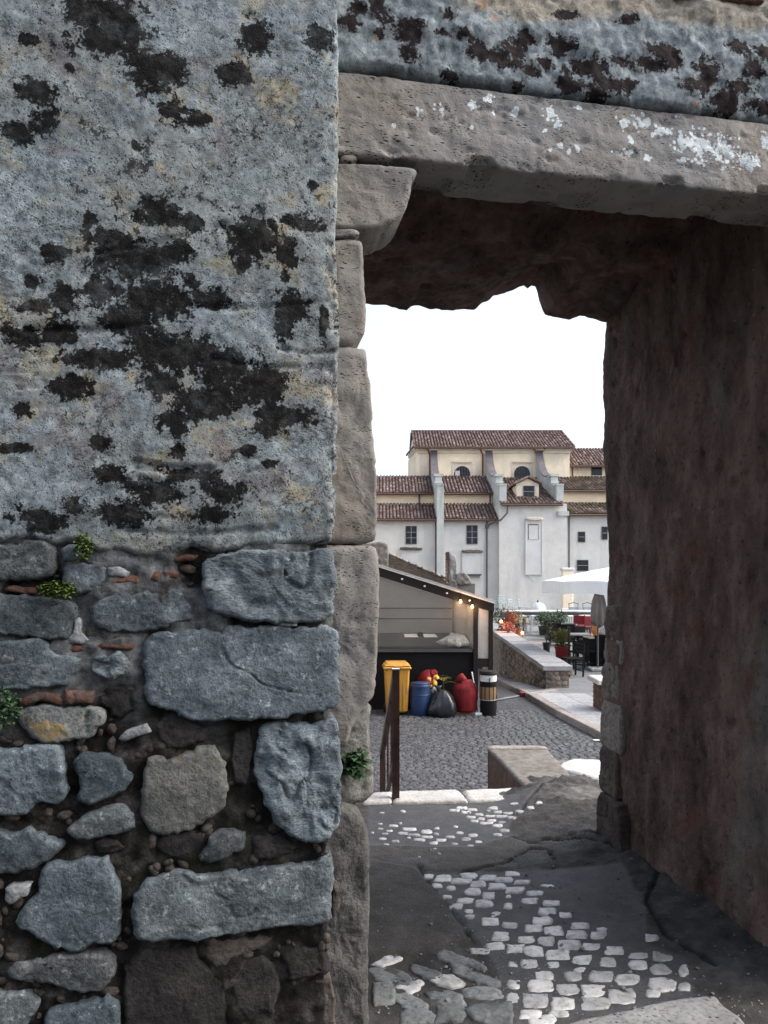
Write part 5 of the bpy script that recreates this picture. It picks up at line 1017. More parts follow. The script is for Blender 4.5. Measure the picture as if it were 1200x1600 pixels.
# half-round windows of the nave
for xc in (722, 815.5):
    x_, zc = cx_(xc, NV), cz_(741, NV); r0 = 12.5 / F * NV
    fr = cbox('window_surround', 'ctrim', x_ - r0 * 1.3, x_ + r0 * 1.3, NV - .04, NV - .003, cz_(747.5, NV), cz_(726, NV))
    arc = [(x_ + r0 * math.cos(a), zc + r0 * math.sin(a)) for a in np.linspace(-.45, math.pi + .45, 22)]
    wn_ = MB().prism(arc, lambda a, b, h: (a, NV - CD - h, b), .045, .06).build('window', Mt['glass'], church)
    for k in range(-2, 3):
        hh = math.sqrt(max(0, 1 - (k / 3) ** 2)) * r0
        MB().bx(x_ + k * r0 / 3 - .018, x_ + k * r0 / 3 + .018, NV - CD - .085, NV - CD - .062, zc - .25, zc + hh * .98).build('glazing_bar', Mt['dgrey'], wn_)
    MB().bx(x_ - r0 * .9, x_ + r0 * .9, NV - CD - .105, NV - CD - .087, zc + .05, zc + .085).build('glazing_bar', Mt['dgrey'], wn_)
    hd = cbox('hood', 'ctrim', x_ - 15.5 / F * NV, x_ + 15.5 / F * NV, NV - .2, NV - .003, cz_(723, NV), cz_(720.5, NV)); 
    arcs = [(x_ + r0 * 1.12 * math.cos(a), zc + r0 * 1.12 * math.sin(a)) for a in np.linspace(-.3, math.pi + .3, 20)]
    mb = MB()
    for (a0, b0), (a1, b1) in zip(arcs[:-1], arcs[1:]): mb.bar((a0, NV - CD - .05, b0), (a1, NV - CD - .05, b1), .10, .12)
    mb.build('arch_trim', Mt['ctrim'], wn_)
cbox('shutter', 'offw', cx_(711, NV), cx_(718, NV), NV - .12, NV - .107, cz_(744.5, NV), cz_(736, NV))
# windows of the lower walls
def lattice(x0, x1, y0, y1, D=CD, cols=2, rows=3):
    X0, X1, Z0, Z1 = cx_(x0, D), cx_(x1, D), cz_(y1, D), cz_(y0, D)
    wn_ = cbox('window', 'dark', X0, X1, D - .02, D - .002, Z0, Z1); mb = MB()
    mb = [(X0 - .05, X0, Z0 - .05, Z1 + .05), (X1, X1 + .05, Z0 - .05, Z1 + .05), (X0, X1, Z1, Z1 + .05), (X0, X1, Z0 - .05, Z0)]
    for a, b, c, d in mb: MB().bx(a, b, D - CD - .06, D - CD - .003, c, d).build('frame', Mt['dgrey'], wn_)
    dx, dz = (X1 - X0) / cols, (Z1 - Z0) / rows
    for i in range(cols):
        for j in range(rows): MB().bx(X0 + i * dx + .02, X0 + (i + 1) * dx - .02, D - CD - .035, D - CD - .022, Z0 + j * dz + .02, Z0 + (j + 1) * dz - .02).build('pane', Mt['glass'], wn_)
    for i in range(1, cols): MB().bx(X0 + i * dx - .02, X0 + i * dx + .02, D - CD - .05, D - CD - .021, Z0, Z1).build('glazing_bar', Mt['wframe'], wn_)
    for j in range(1, rows): MB().bx(X0, X1, D - CD - .048, D - CD - .0215, Z0 + j * dz - .018, Z0 + j * dz + .018).build('glazing_bar', Mt['wframe'], wn_)
    return wn_
lattice(635, 650, 823, 849); lattice(730, 745, 822, 849); lattice(544, 559, 823, 849)
for a in ((904, 913, 832, 846), (941, 948, 824, 842), (902.5, 918, 876, 891)): lattice(*a, cols=1, rows=2)
def niche(x0, x1, y0, y1, ly, D=CD, sill=False):
    X0, X1 = cx_(x0, D), cx_(x1, D); n_ = cbox('blind_panel', 'cpanel', X0, X1, D - .05, D - .004, cz_(y1, D), cz_(y0, D))
    cbox('panel_frame', 'cwhite', X0 - .09, X0, D - .09, D - .004, cz_(y1, D), cz_(y0, D), n_); cbox('panel_frame', 'cwhite', X1, X1 + .09, D - .09, D - .004, cz_(y1, D), cz_(y0, D), n_)
    stone('ledge', church, [(X0 - .12, cz_(ly + 2.4, D)), (X1 + .1, cz_(ly + 2.2, D)), (X1 + .1, cz_(ly - 1.8, D)), (X0 - .1, cz_(ly - 1.9, D))], lambda a, b, h: (a, D - CD - h, b), .22, Mt['ledge'], res=.06, rough=.02, rnd=.05, jit=.03)
    if sill:
        cbox('sill', 'dgrey', X0 + .02, X1 - .02, D - .28, D - .052, cz_(900, D), cz_(897, D), n_)
        for xx in (X0 + .03, X1 - .12): cbox('sill_bracket', 'offw', xx, xx + .14, D - .32, D - .052, cz_(902, D), cz_(899.5, D), n_)
niche(628, 657, 863, 890, 857); niche(724, 752, 864, 897, 861, sill=True)
D = 54.4; X0, X1 = cx_(822, D), cx_(846, D)
n_ = cbox('blind_panel', 'cpanel', X0, X1, D - .08, D - .003, cz_(897, D), cz_(812, D))
for a in ((X0 - .06, X0 - .001), (X1 + .001, X1 + .06)): cbox('panel_frame', 'cwhite', a[0], a[1], D - .12, D - .003, cz_(897, D), cz_(814, D), n_)
cbox('panel_frame', 'cwhite', X0 - .06, X1 + .06, D - .14, D - .003, cz_(898.2, D), cz_(897.05, D), n_)
cbox('blind_window', 'ledge', cx_(825, D), cx_(841, D), D - .10, D - .082, cz_(843, D), cz_(819, D), n_); cbox('blind_infill', 'cpanel', cx_(826, D), cx_(840, D), D - .115, D - .101, cz_(843, D), cz_(821, D), n_)
stone('ledge', church, [(X0 - .1, cz_(813, D)), (X1 + .06, cz_(813, D)), (X1 + .06, cz_(808.5, D)), (X0 - .04, cz_(808, D))], lambda a, b, h: (a, D - CD - h, b), .3, Mt['ctrim'], res=.06, rough=.015, rnd=.05, jit=.03)
MB().add([(X0 + .05, D - CD - .03, cz_(898.4, D)), (X1 - .02, D - CD - .03, cz_(898.4, D)), ((X0 + X1) / 2, D - CD - .03, cz_(909, D)), (X0 + .05, D - CD, cz_(898.4, D)), (X1 - .02, D - CD, cz_(898.4, D)), ((X0 + X1) / 2, D - CD, cz_(909, D))], [(0, 1, 2), (0, 2, 5, 3), (1, 4, 5, 2)]).build('panel_foot', Mt['cpanel'], n_)
# pipes
pipe([(cx_(681, CD), -.12, cz_(812, CD)), (cx_(681, CD), -.12, .0)]); pipe([(cx_(888.5, CD), -.12, zr805 - .05), (cx_(888.5, CD), -.12, cz_(887, CD))])
pipe([(cx_(793, 54.2), 54.1 - CD, cz_(789, 54.2)), (cx_(792, 54.2), 54.1 - CD, cz_(802, 54.2)), (cx_(783, 54.2), 54.1 - CD, cz_(812, 54.2)), (cx_(764, 54.8), -.14, cz_(820, 54.8)), (cx_(760.5, CD), -.12, cz_(825, CD)), (cx_(760.5, CD), -.12, 0)])
pipe([(cx_(760.5, CD), -.12, cz_(812, CD)), (cx_(760.5, CD), -.12, cz_(824, CD))])
MB().bx(cx_(758, CD), cx_(763, CD), -.22, -.02, cz_(826, CD), cz_(821, CD)).build('pipe_hopper', Mt['pipe'], church)
for x in (671.5, 754, 838.5):
    q = 61.5; pipe([(cx_(x - 6, q), q - CD, zn - .02), (cx_(x - 4, q), q - CD, zn - .2), (cx_(x, NV), NV - .1 - CD, zn - .6), (cx_(x, NV), NV - .1 - CD, cz_(748, NV))], 'rpipe', .065)
pipe([(cx_(852, 61.5), 61.5 - CD, zn - .02), (cx_(850, NV), NV - .12 - CD, zn - .25), (cx_(846, NV), NV - .12 - CD, zn - .35)], 'rpipe', .06)
pipe([(cx_(655, 58), 57.9 - CD, z770 - .05), (cx_(655, 58), 57.9 - CD, z787)], 'pipe', .06); pipe([(cx_(765.5, 58), 57.9 - CD, z770 - .05), (cx_(765.5, 58), 57.9 - CD, z787 - .2)], 'rpipe', .06)
pipe([(cx_(894, 63), 62.9 - CD, rz - .1), (cx_(894, 63), 62.9 - CD, zb_)], 'pipe', .06)
# ------------------------------------------------------------------ helpers for soft and leafy things
def leaves(name, mat, parent, pts, size, seed=1, droop=.3, aspect=2.2, base_dir=None):
    """many small bent leaf blades at the given points"""
    r = random.Random(seed); mb = MB()
    for p in pts:
        a = r.uniform(0, 2 * math.pi); el = r.uniform(-.2, 1.1); L = size * r.uniform(.6, 1.3); wd = L / aspect
        d = Vector((math.cos(a) * math.cos(el), math.sin(a) * math.cos(el), math.sin(el)))
        if base_dir is not None: d = (d * .7 + Vector(base_dir)).normalized()
        sd_ = d.cross(Vector((0, 0, 1))); sd_ = sd_.normalized() if sd_.length > .05 else Vector((1, 0, 0)); p = Vector(p)
        m = p + d * L * .55; e = p + d * L + Vector((0, 0, -droop * L))
        mb.add([p - sd_ * wd * .15, p + sd_ * wd * .15, m + sd_ * wd * .5, m - sd_ * wd * .5, e], [(0, 1, 2, 3), (3, 2, 4)], r.random())
    return mb.build(name, mat, parent, fattr='rnd')
def cloud(c, rad, n, seed=1):
    r = random.Random(seed); out = []
    while len(out) < n:
        v = Vector((r.uniform(-1, 1), r.uniform(-1, 1), r.uniform(-1, 1)))
        if v.length < 1: out.append((c[0] + v.x * rad[0], c[1] + v.y * rad[1], c[2] + v.z * rad[2]))
    return out
def blob(name, mat, parent, c, prof, n=28, amp=.12, fr=3.0, seed=0, loc=None, fold=0.0, nf=9):
    """lathed soft shape pushed by noise"""
    v = []; f = []; K = len(prof)
    for (rr_, z) in prof:
        for k in range(n):
            t = 2 * math.pi * k / n; v.append((rr_ * math.cos(t), rr_ * math.sin(t), z))
    V = np.array(v); nz = fbm(V, fr, 4, .55, off=seed * 3.3); q = 1 + amp * 2 * nz
    if fold: q = q + fold * np.sin(np.arctan2(V[:, 1], V[:, 0]) * nf + 4 * fbm(V, 2.0, 2, off=seed)) 
    V[:, 0] *= q; V[:, 1] *= q; V[:, 2] += amp * .25 * fbm(V, fr * 1.7, 3, off=seed + 5) * (V[:, 2] > prof[0][1] + .02)
    for i in range(K - 1):
        for k in range(n): f.append((i * n + k, i * n + (k + 1) % n, (i + 1) * n + (k + 1) % n, (i + 1) * n + k))
    f.append(tuple(range(n - 1, -1, -1))); f.append(tuple(range((K - 1) * n, K * n)))
    return mesh_obj(name, V + np.array(c), f, mat, parent, smooth=True)

# ------------------------------------------------------------------ weeds on the walls
def weed(px, py, s, n, size, rad, mat, label, seed, cat='weed'):
    t, z = tz(px, py, s); p = gw(t, s - .005, z); e = empty('wall_weed', p, TH, label, cat, 'weeds growing on the walls')
    leaves('leaf_tuft', Mt[mat], e, cloud((0, -.004, 0), rad, n, seed), size, seed, .35, 2.0, base_dir=(0, -.6, .1))
    MB().tube([(0, .03, -.01), (0, -.005, 0), (.004, -.02, .015)], [.004, .003, .002], 5).build('stem', Mt['stem'], e)
weed(131, 856, SF, 260, .016, (.030, .012, .040), 'weed', 'small bright green weed tuft at the foot of the plaster', 3)
weed(92, 922, SF, 420, .016, (.055, .014, .026), 'weed', 'long bright green moss cushion above a flat grey stone', 4)
weed(6, 1105, SF, 260, .022, (.045, .02, .055), 'weedd', 'dark green weed beside the row of thin bricks', 5)
weed(553, 1192, .02, 170, .040, (.045, .03, .05), 'weedd', 'feathery green weed growing on the eroded jamb stone', 6)

# ------------------------------------------------------------------ tented stall on the left of the street
SD = 15.5
def sx(x, D=SD): return (x - 600) / F * D
def sz(y, D=SD): return EYE + (HZ - y) / F * D
stall = empty('market_stall', (0, SD, ZS), 0, 'lean-to stall with dark sloping roof beam and clear plastic side sheets', 'stall')
def sb(nm, mat, x0, x1, y0, y1, z0, z1, parent=None, bev=0.0): return MB().bx(x0, x1, y0 - SD, y1 - SD, z0 - ZS, z1 - ZS, bev=bev).build(nm, Mt[mat], parent or stall)
SX0 = -1.6; bx1 = sx(741); br = sx(769); DB = 20.0; zc = sz(1014)          # counter top height
zt1 = sz(886); zt0 = sz(941)                                                   # roof edge heights at x=595 and x=770
sl = (zt0 - zt1) / (sx(770) - sx(595)); zroof = lambda x: zt1 + sl * (x - sx(595))
def beam(nm, mat, off, hgt, y0, y1, x0=SX0, x1=None):
    x1 = sx(771) if x1 is None else x1; v = []
    for y in (y0, y1):
        for x in (x0, x1): v += [(x, y - SD, zroof(x) + off - ZS), (x, y - SD, zroof(x) + off - hgt - ZS)]
    return mesh_obj(nm, v, [(0, 2, 3, 1), (4, 5, 7, 6), (0, 4, 6, 2), (1, 3, 7, 5), (0, 1, 5, 4), (2, 6, 7, 3)], Mt[mat], stall)
rb_ = beam('roof_beam', 'dwood', -.02, .18, SD - .10, SD - .02); beam('roof_strip', 'strip', .012, .03, SD - .13, SD - .06); beam('roof_sheet', 'film2', .045, .03, SD - .16, DB + .1)
beam('roof_rafter', 'dwood', .0, .14, SD + 2.2, SD + 2.28); beam('roof_rafter', 'dwood', .0, .14, DB - .04, DB + .04)
for x in (628, 663, 697.5, 733):
    b_ = MB(); c = (sx(x), -.105, zroof(sx(x)) - .11 - ZS); b_.lathe(c, [(.0, -.022), (.02, -.012), (.024, 0), (.02, .012), (.0, .022)], 10).build('bulb_off', Mt['strip'], rb_, smooth=True)
for nm, x, y, z0, mat in (('post', sx(743), SD, ZS, 'dwood'), ('post', sx(766.5), SD, ZS, 'dwood'), ('post', bx1, DB, ZS - .4, 'dgrey'), ('post', -1.4, SD, ZS, 'dwood'), ('post', -1.4, DB, ZS - .4, 'dgrey'), ('post', sx(766.5), DB, ZS - .4, 'dgrey')):
    MB().bx(x - .045, x + .045, y - .045 - SD, y + .045 - SD, z0 - ZS, zroof(x) - .03 - ZS).build(nm, Mt[mat], stall)
# plastic sheets: back, right side and the end bay
def film(nm, pts, mat='film', th=.004):
    v = [Vector(p) - Vector((0, SD, ZS)) for p in pts]; n_ = (v[1] - v[0]).cross(v[2] - v[0]).normalized() * th; v = v + [p + n_ for p in v]
    return mesh_obj(nm, v, [(0, 1, 2, 3), (7, 6, 5, 4), (0, 4, 5, 1), (1, 5, 6, 2), (2, 6, 7, 3), (3, 7, 4, 0)], Mt[mat], stall)
film('back_sheet', [(SX0, DB - .05, zc - .1), (bx1 - .05, DB - .05, zc - .1), (bx1 - .05, DB - .05, zroof(bx1) - .1), (SX0, DB - .05, zroof(SX0) - .1)], 'sheet')
for q in (.35, .62): film('sheet_seam', [(SX0, DB - .075, zc + q), (bx1 - .05, DB - .075, zc + q), (bx1 - .05, DB - .075, zc + q + .03), (SX0, DB - .075, zc + q + .03)], 'dgrey', .006)
film('side_sheet', [(bx1, SD + .05, zc), (bx1, DB - .06, zc), (bx1, DB - .06, zroof(bx1) - .15), (bx1, SD + .05, zroof(bx1) - .15)])
film('end_sheet', [(sx(745), SD - .01, sz(1028)), (sx(764), SD - .01, sz(1028)), (sx(764), SD - .01, zroof(sx(764)) - .21), (sx(745), SD - .01, zroof(sx(745)) - .21)])
film('end_side_sheet', [(sx(768), SD + .05, sz(1030)), (sx(768), DB, sz(1030)), (sx(768), DB, zroof(br) - .12), (sx(768), SD + .05, zroof(br) - .12)])
film('front_sheet', [(SX0, SD - .012, zc + .05), (sx(740), SD - .012, zc + .05), (sx(740), SD - .012, zroof(sx(740)) - .21), (SX0, SD - .012, zroof(SX0) - .21)], 'filmc')
sb('end_panel', 'offw', sx(747), sx(761), SD + .35, SD + .40, sz(1028), sz(999)); sb('end_panel', 'paper', sx(750), sx(757), SD + .5, SD + .54, sz(998), sz(955))
sb('skirt_board', 'dwood', sx(741), br, SD - .03, SD - .005, sz(1042), sz(1029))
# counter with black skirt
ct = sb('counter_body', 'black', SX0, bx1 - .02, SD + .02, DB - .1, ZS - .35, zc - .03); sb('counter_top', 'tabletop', SX0, bx1, SD - .02, DB - .08, zc - .028, zc, ct); sb('counter_edge', 'dgrey', SX0, sx(738), SD - .035, SD - .021, zc - .06, zc - .004, ct)
# lit bulbs of the string
for x, y, lb in ((719.5, 940, 'small lit warm bulb under the stall beam, above the plastic heap'), (738, 948, 'small lit warm bulb hanging beside the stall corner post')):
    p = at(x, y, SD - .16); e = empty('string_bulb', p, 0, lb, 'bulb', 'lit string bulbs')
    MB().lathe((0, 0, 0), [(.0, -.03), (.02, -.022), (.028, 0), (.018, .025), (.010, .04)], 12).build('glass_bulb', Mt['bulb'], e, smooth=True); MB().lathe((0, 0, .04), [(.013, 0), (.013, .04), (.004, .05)], 8).build('socket', Mt['black'], e)
    MB().tube([(0, 0, .08), (0, 0, zroof(p.x) - p.z - .02)], .004, 5).build('cable', Mt['black'], e)
    ld = bpy.data.lights.new('bulb_light', 'POINT'); ld.energy = 2.0; ld.color = (1, .6, .3); ld.shadow_soft_size = .04; lo = bpy.data.objects.new('bulb_light', ld); col.objects.link(lo); lo.parent = e; lo.location = (0, -.06, -.05)
# papers and plastic on the counter
for x0, x1, y0, y1, lb in ((632, 652, 989, 998, 'white paper sheet on the dark counter, beside the black box'), (663, 680, 989, 998, 'white paper sheet on the dark counter, between black box and plastic heap')):
    a, b = ground_at(x0, y1, zc), ground_at(x1, y0, zc)
    c = ground_at((x0 + x1) / 2, (y0 + y1) / 2, zc); o = MB().bx(-.16, .16, -.5, .5, .003, .009).build('paper_sheet', Mt['paper']); o.location = c; tag(o, lb, 'paper')
c = ground_at(657, 994, zc); o = MB().bx(-.06, .06, -.12, .12, .002, .09, bev=.01).build('small_box', Mt['black']); o.location = c; tag(o, 'small black box between two white papers on the counter', 'box')
c = ground_at(712, 1008, zc); heap = blob('plastic_heap', Mt['bluew'], None, (0, 0, 0), [(.25, .0), (.30, .03), (.27, .10), (.20, .17), (.12, .22), (.04, .25)], 36, .32, 5, 3, fold=.12, nf=7); heap.location = c; heap.scale = (1, 1.9, 1); tag(heap, 'crumpled blue-white plastic sheeting heaped on the counter end', 'plastic sheet')

# ------------------------------------------------------------------ bins and sacks in front of the stall
D = 15.0
def put(nm, x, D, label, cat, z=ZS, rz=0, group=None): return empty(nm, (sx(x, D), D, z), rz, label, cat, group)
e = put('wheelie_bin', 619.5, D, 'yellow plastic wheelie bin with lid in front of stall', 'bin', rz=.06)
MB().box((0, 0, .50), (.40, .46, .86), taper=1.18, bev=.03).build('body', Mt['ybin'], e)
for xx in (-.12, .12): MB().box((xx, -.245, .52), (.03, .03, .78), bev=.006).build('body_rib', Mt['ybin'], e)
MB().bx(-.27, .27, -.30, .30, .90, .955, bev=.02).build('rim', Mt['ybin'], e)
l_ = MB().box((0, 0, .99), (.50, .56, .07), taper=.84, bev=.02).build('lid', Mt['ybin'], e); MB().tube([(-.2, .32, 1.0), (.2, .32, 1.0)], .016, 8).build('handle', Mt['ybin'], l_); MB().bx(-.08, .08, -.33, -.27, .95, .985, bev=.01).build('lid_grip', Mt['ybin'], l_)
for xx in (-.22, .22): MB().tube([(xx - .02, .2, .10), (xx + .02, .2, .10)], .10, 16).build('wheel', Mt['bpot'], e)
e = put('plastic_drum', 656.5, 14.9, 'blue plastic drum standing between yellow bin and black sack', 'drum')
MB().lathe((0, 0, 0), [(.165, 0), (.185, .02), (.20, .15), (.205, .30), (.20, .46), (.19, .55), (.198, .575), (.19, .60), (.178, .605)], 28).build('body', Mt['bblue'], e, smooth=True); MB().lathe((0, 0, .60), [(.175, 0), (.185, .012), (.182, .035), (.06, .04)], 28).build('lid', Mt['bblue'], e, smooth=True); MB().lathe((0, 0, .40), [(.204, 0), (.210, .01), (.204, .02)], 28).build('hoop', Mt['bblue'], e)
e = put('bin_bag', 692, 14.8, 'black bin bag slumped beside the blue drum', 'bag')
blob('sack', Mt['bag'], e, (0, 0, 0), [(.20, .0), (.29, .04), (.31, .14), (.28, .26), (.21, .38), (.12, .47), (.05, .52)], 44, .16, 4, 7, fold=.035, nf=11); blob('knot', Mt['bag'], e, (-.08, 0, .49), [(.03, 0), (.035, .03), (.07, .08), (.05, .10)], 18, .3, 6, 2, fold=.15, nf=5)
e = put('red_sack', 727, 15.0, 'tall red cloth sack with knotted top against the stall', 'sack')
MB().bx(-.20, .22, -.14, .14, 0, .07).build('wood_base', Mt['wood'], e)
blob('sack', Mt['red'], e, (0, 0, .07), [(.21, 0), (.235, .05), (.24, .25), (.235, .42), (.19, .52), (.13, .56), (.12, .60)], 36, .07, 4, 5, fold=.02, nf=9); blob('knot', Mt['red'], e, (-.08, 0, .63), [(.10, 0), (.11, .04), (.085, .10), (.05, .15), (.03, .18)], 20, .2, 5, 8, fold=.08, nf=6)
e = put('wrapped_bundle', 671, 15.35, 'crumpled red and yellow wrapped bundle piled behind the blue drum', 'bundle')
blob('support_sack', Mt['bag'], e, (0, 0, 0), [(.20, 0), (.24, .1), (.22, .4), (.18, .56)], 24, .12, 4, 3); blob('red_wrap', Mt['red'], e, (-.04, -.05, .52), [(.12, 0), (.22, .05), (.21, .13), (.14, .22), (.07, .30), (.03, .33)], 30, .25, 5, 4, fold=.08, nf=6); blob('red_wrap', Mt['red'], e, (.06, -.07, .70), [(.06, 0), (.11, .04), (.10, .10), (.05, .16)], 20, .25, 6, 9, fold=.1, nf=5)
for k, (dx, dz) in enumerate([(-.02, .58), (.08, .53), (.12, .66), (.0, .50)]): blob('yellow_wrap', Mt['yel'], e, (dx, -.24, dz), [(.02, 0), (.05, .02), (.045, .07), (.02, .11)], 14, .35, 8, 20 + k, fold=.15, nf=4)
e = put('palm_seedling', 692, 15.3, 'dry yellow-green potted palm seedling beside the red sack', 'plant')
MB().lathe((0, 0, 0), [(.10, 0), (.13, .2), (.14, .24), (.12, .24)], 16).build('pot', Mt['bpot'], e); MB().tube([(0, 0, .2), (.01, 0, .5), (0, 0, .72)], [.015, .012, .008], 6).build('stem', Mt['stem'], e)
mbl = MB(); r_ = random.Random(4)
for k in range(9):
    a = k * .73; el = .35 + .5 * r_.random(); p0 = Vector((0, 0, .55 + .02 * k)); d = Vector((math.cos(a) * math.cos(el), math.sin(a) * math.cos(el) * .7, math.sin(el)))
    for j in range(7):
        p = p0 + d * (.04 + .042 * j) + Vector((0, 0, -.004 * j * j)); sd_ = d.cross(Vector((0, 0, 1))).normalized()
        for sg in (-1, 1):
            q = p + sd_ * sg * (.09 - .007 * j) + d * .05; mbl.add([p - d * .01, p + d * .014, q], [(0, 1, 2)], r_.random())
    mbl.add([p0 - sd_ * .004, p0 + sd_ * .004, p0 + d * .33], [(0, 1, 2)], .3)
mbl.build('fronds', Mt['dry'], e, fattr='rnd')
e = put('broom', 743.5, 14.95, 'long pale broom leaning between red sack and banded barrel', 'broom')
b0 = Vector((.055, -.1, .05)); MB().tube([b0, (-.05, .25, .80)], .013, 8).build('handle', Mt['offw'], e); MB().bx(-.03, .19, -.135, -.085, 0, .06, bev=.01).build('broom_head', Mt['bluew'], e)
e = put('banded_barrel', 763, 14.9, 'black and brown banded barrel with white band below dark lid', 'barrel')
for nm, r0, r1, z0, z1, mat in (('lower_band', .155, .162, 0, .30, 'black'), ('hoop', .166, .166, .30, .318, 'kerb'), ('wood_band', .161, .163, .318, .56, 'wood'), ('upper_band', .164, .162, .56, .665, 'black'), ('white_band', .160, .158, .665, .79, 'offw'), ('lid', .172, .168, .79, .86, 'dwood')):
    MB().lathe((0, 0, 0), [(r0, z0), ((r0 + r1) / 2 + .004, (z0 + z1) / 2), (r1, z1)], 24).build(nm, Mt[mat], e, smooth=False)
for k in range(12):
    a = 2 * math.pi * k / 12; MB().box((.164 * math.cos(a), .164 * math.sin(a), .439), (.012, .012, .238), rz=a).build('stave_joint', Mt['dwood'], e)
MB().tube([(0, -.168, .62), (0, -.175, .70), (.01, -.17, .75)], .008, 6).build('handle', Mt['black'], e)
# hose crossing to the kerb with a red cap, and a board across the pavement
p = [ground_at(x, y, ZS + .02) for x, y in ((776, 1094), (790, 1091), (803, 1089), (813, 1087))]
o = empty('hose', p[0], 0, 'grey hose lying on the setts between the barrel and kerb', 'hose'); MB().tube([q - p[0] for q in p], .022, 8).build('hose_line', Mt['hose'], o, smooth=True)
MB().box(tuple(p[-1] - p[0] + Vector((.03, 0, .03))), (.12, .12, .12), bev=.02).build('end_cap', Mt['redp'], o)
p = [ground_at(x, y, ZP + .03) for x, y in ((816, 1083.5), (840, 1080.5), (868, 1077))]; o = empty('floor_board', p[0], 0, 'thin wooden board laid across the pavement at the low wall', 'board'); MB().bar((.12, .05, -.02), p[2] - p[0] + Vector((0, 0, -.02)), .12, .03).build('board', Mt['kerb'], o)
o = MB().bx(-.05, .05, -.03, .03, 0, .012, bev=.003).build('paper_scrap', Mt['paper']); o.location = ground_at(932, 1157, ZS + .03); tag(o, 'white paper scrap lying on the setts near the kerb', 'litter')

# ------------------------------------------------------------------ low stone wall with sloping coping
LW0, LW1 = 17.7, 34.0; zcop = -.47; WW = .60
lw = empty('low_wall', (wx(LW0), LW0, ZP), 0, 'long low rubble wall with level grey coping stones along the pavement', 'wall')
def lwp(y, w_, z): return (wx(y) - wx(LW0) + w_, y - LW0, z - ZP)
v = [lwp(y, w_, z) for y, zb_ in ((LW0, ZP - .15), (LW1, zst(LW1) - .1)) for w_, z in ((.04, zb_), (WW - .04, zb_), (WW - .04, zcop - .10), (.04, zcop - .10))]
mesh_obj('mortar_core', v, [(0, 1, 2, 3), (7, 6, 5, 4), (0, 4, 5, 1), (1, 5, 6, 2), (2, 6, 7, 3), (3, 7, 4, 0)], Mt['ledge'], lw)
r_ = random.Random(31); y = LW0 - .05
while y < LW1:
    L = r_.uniform(.8, 1.3); a, b = y + .006, min(y + L, LW1) - .006; dz = r_.uniform(-.006, .006); v = []
    for z0 in (-.10, 0):
        for yy_, w_ in ((a, -.04), (a, WW + .04), (b, WW + .04), (b, -.04)): v.append(lwp(yy_, w_ + (.012 if z0 == 0 and w_ < 0 else 0), zcop + z0 + dz))
    mesh_obj('coping_stone', v, [(3, 2, 1, 0), (4, 5, 6, 7), (0, 1, 5, 4), (1, 2, 6, 5), (2, 3, 7, 6), (3, 0, 4, 7)], Mt['coping'], lw); y += L
SMs = []
for k in range(8):
    v = []; n_ = 7
    for sc, hh in ((1.0, 0.0), (.96, .022), (.55, .04)):
        for i in range(n_):
            a = 2 * math.pi * i / n_; e_ = 1 / max(abs(math.cos(a)), abs(math.sin(a))) ** .8; v.append((.5 * sc * e_ * math.cos(a) * r_.uniform(.8, 1.0), -hh, .5 * sc * e_ * math.sin(a) * r_.uniform(.8, 1.0)))
    f = [tuple(range(2 * n_, 3 * n_))] + [(j * n_ + i, j * n_ + (i + 1) % n_, (j + 1) * n_ + (i + 1) % n_, (j + 1) * n_ + i) for j in range(2) for i in range(n_)]
    m = bpy.data.meshes.new('stone'); m.from_pydata(v, [], f); m.materials.append(Mt['wstone']); SMs.append(m)
ang = math.atan2(LW1 - LW0, wx(LW1) - wx(LW0)) + math.pi; todo = []; row = 0
while row < 17:
    y = LW0 + .04 + r_.uniform(0, .1)
    while y < LW1 - .3:
        wd = r_.uniform(.14, .34); z = zcop - .17 - row * .115; yc = y + wd / 2
        if z > zst(yc) + .14: todo.append((yc, z + r_.uniform(-.008, .008), wd, r_.uniform(.10, .14)))
        y += wd + .01
    row += 1
todo.sort(); rest = MB()
for k, (yc, z, wd, hh) in enumerate(todo):
    m = r_.choice(SMs)
    if k < 270: share(m, 'stone', lw, lwp(yc, .04, z), (0, r_.uniform(-.1, .1), ang), (wd * 1.02, 1.0, hh * 1.08))
    else:
        ca, sa = math.cos(ang), math.sin(ang); P0 = lwp(yc, .04, z); vv = []
        for q in m.vertices: x_, y_ = q.co.x * wd * 1.02, q.co.y; vv.append((P0[0] + x_ * ca - y_ * sa, P0[1] + x_ * sa + y_ * ca, P0[2] + q.co.z * hh * 1.08))
        rest.add(vv, [tuple(q.vertices) for q in m.polygons])
tag(rest.build('stones', Mt['wstone'], lw), kind='stuff')
for row in range(4):
    q = .06
    while q < WW - .1:
        wd = r_.uniform(.12, .2); share(r_.choice(SMs), 'stone', lw, lwp(LW0, q + wd / 2, zcop - .17 - row * .115), (0, 0, 0), (wd, .5, .11)); q += wd + .01
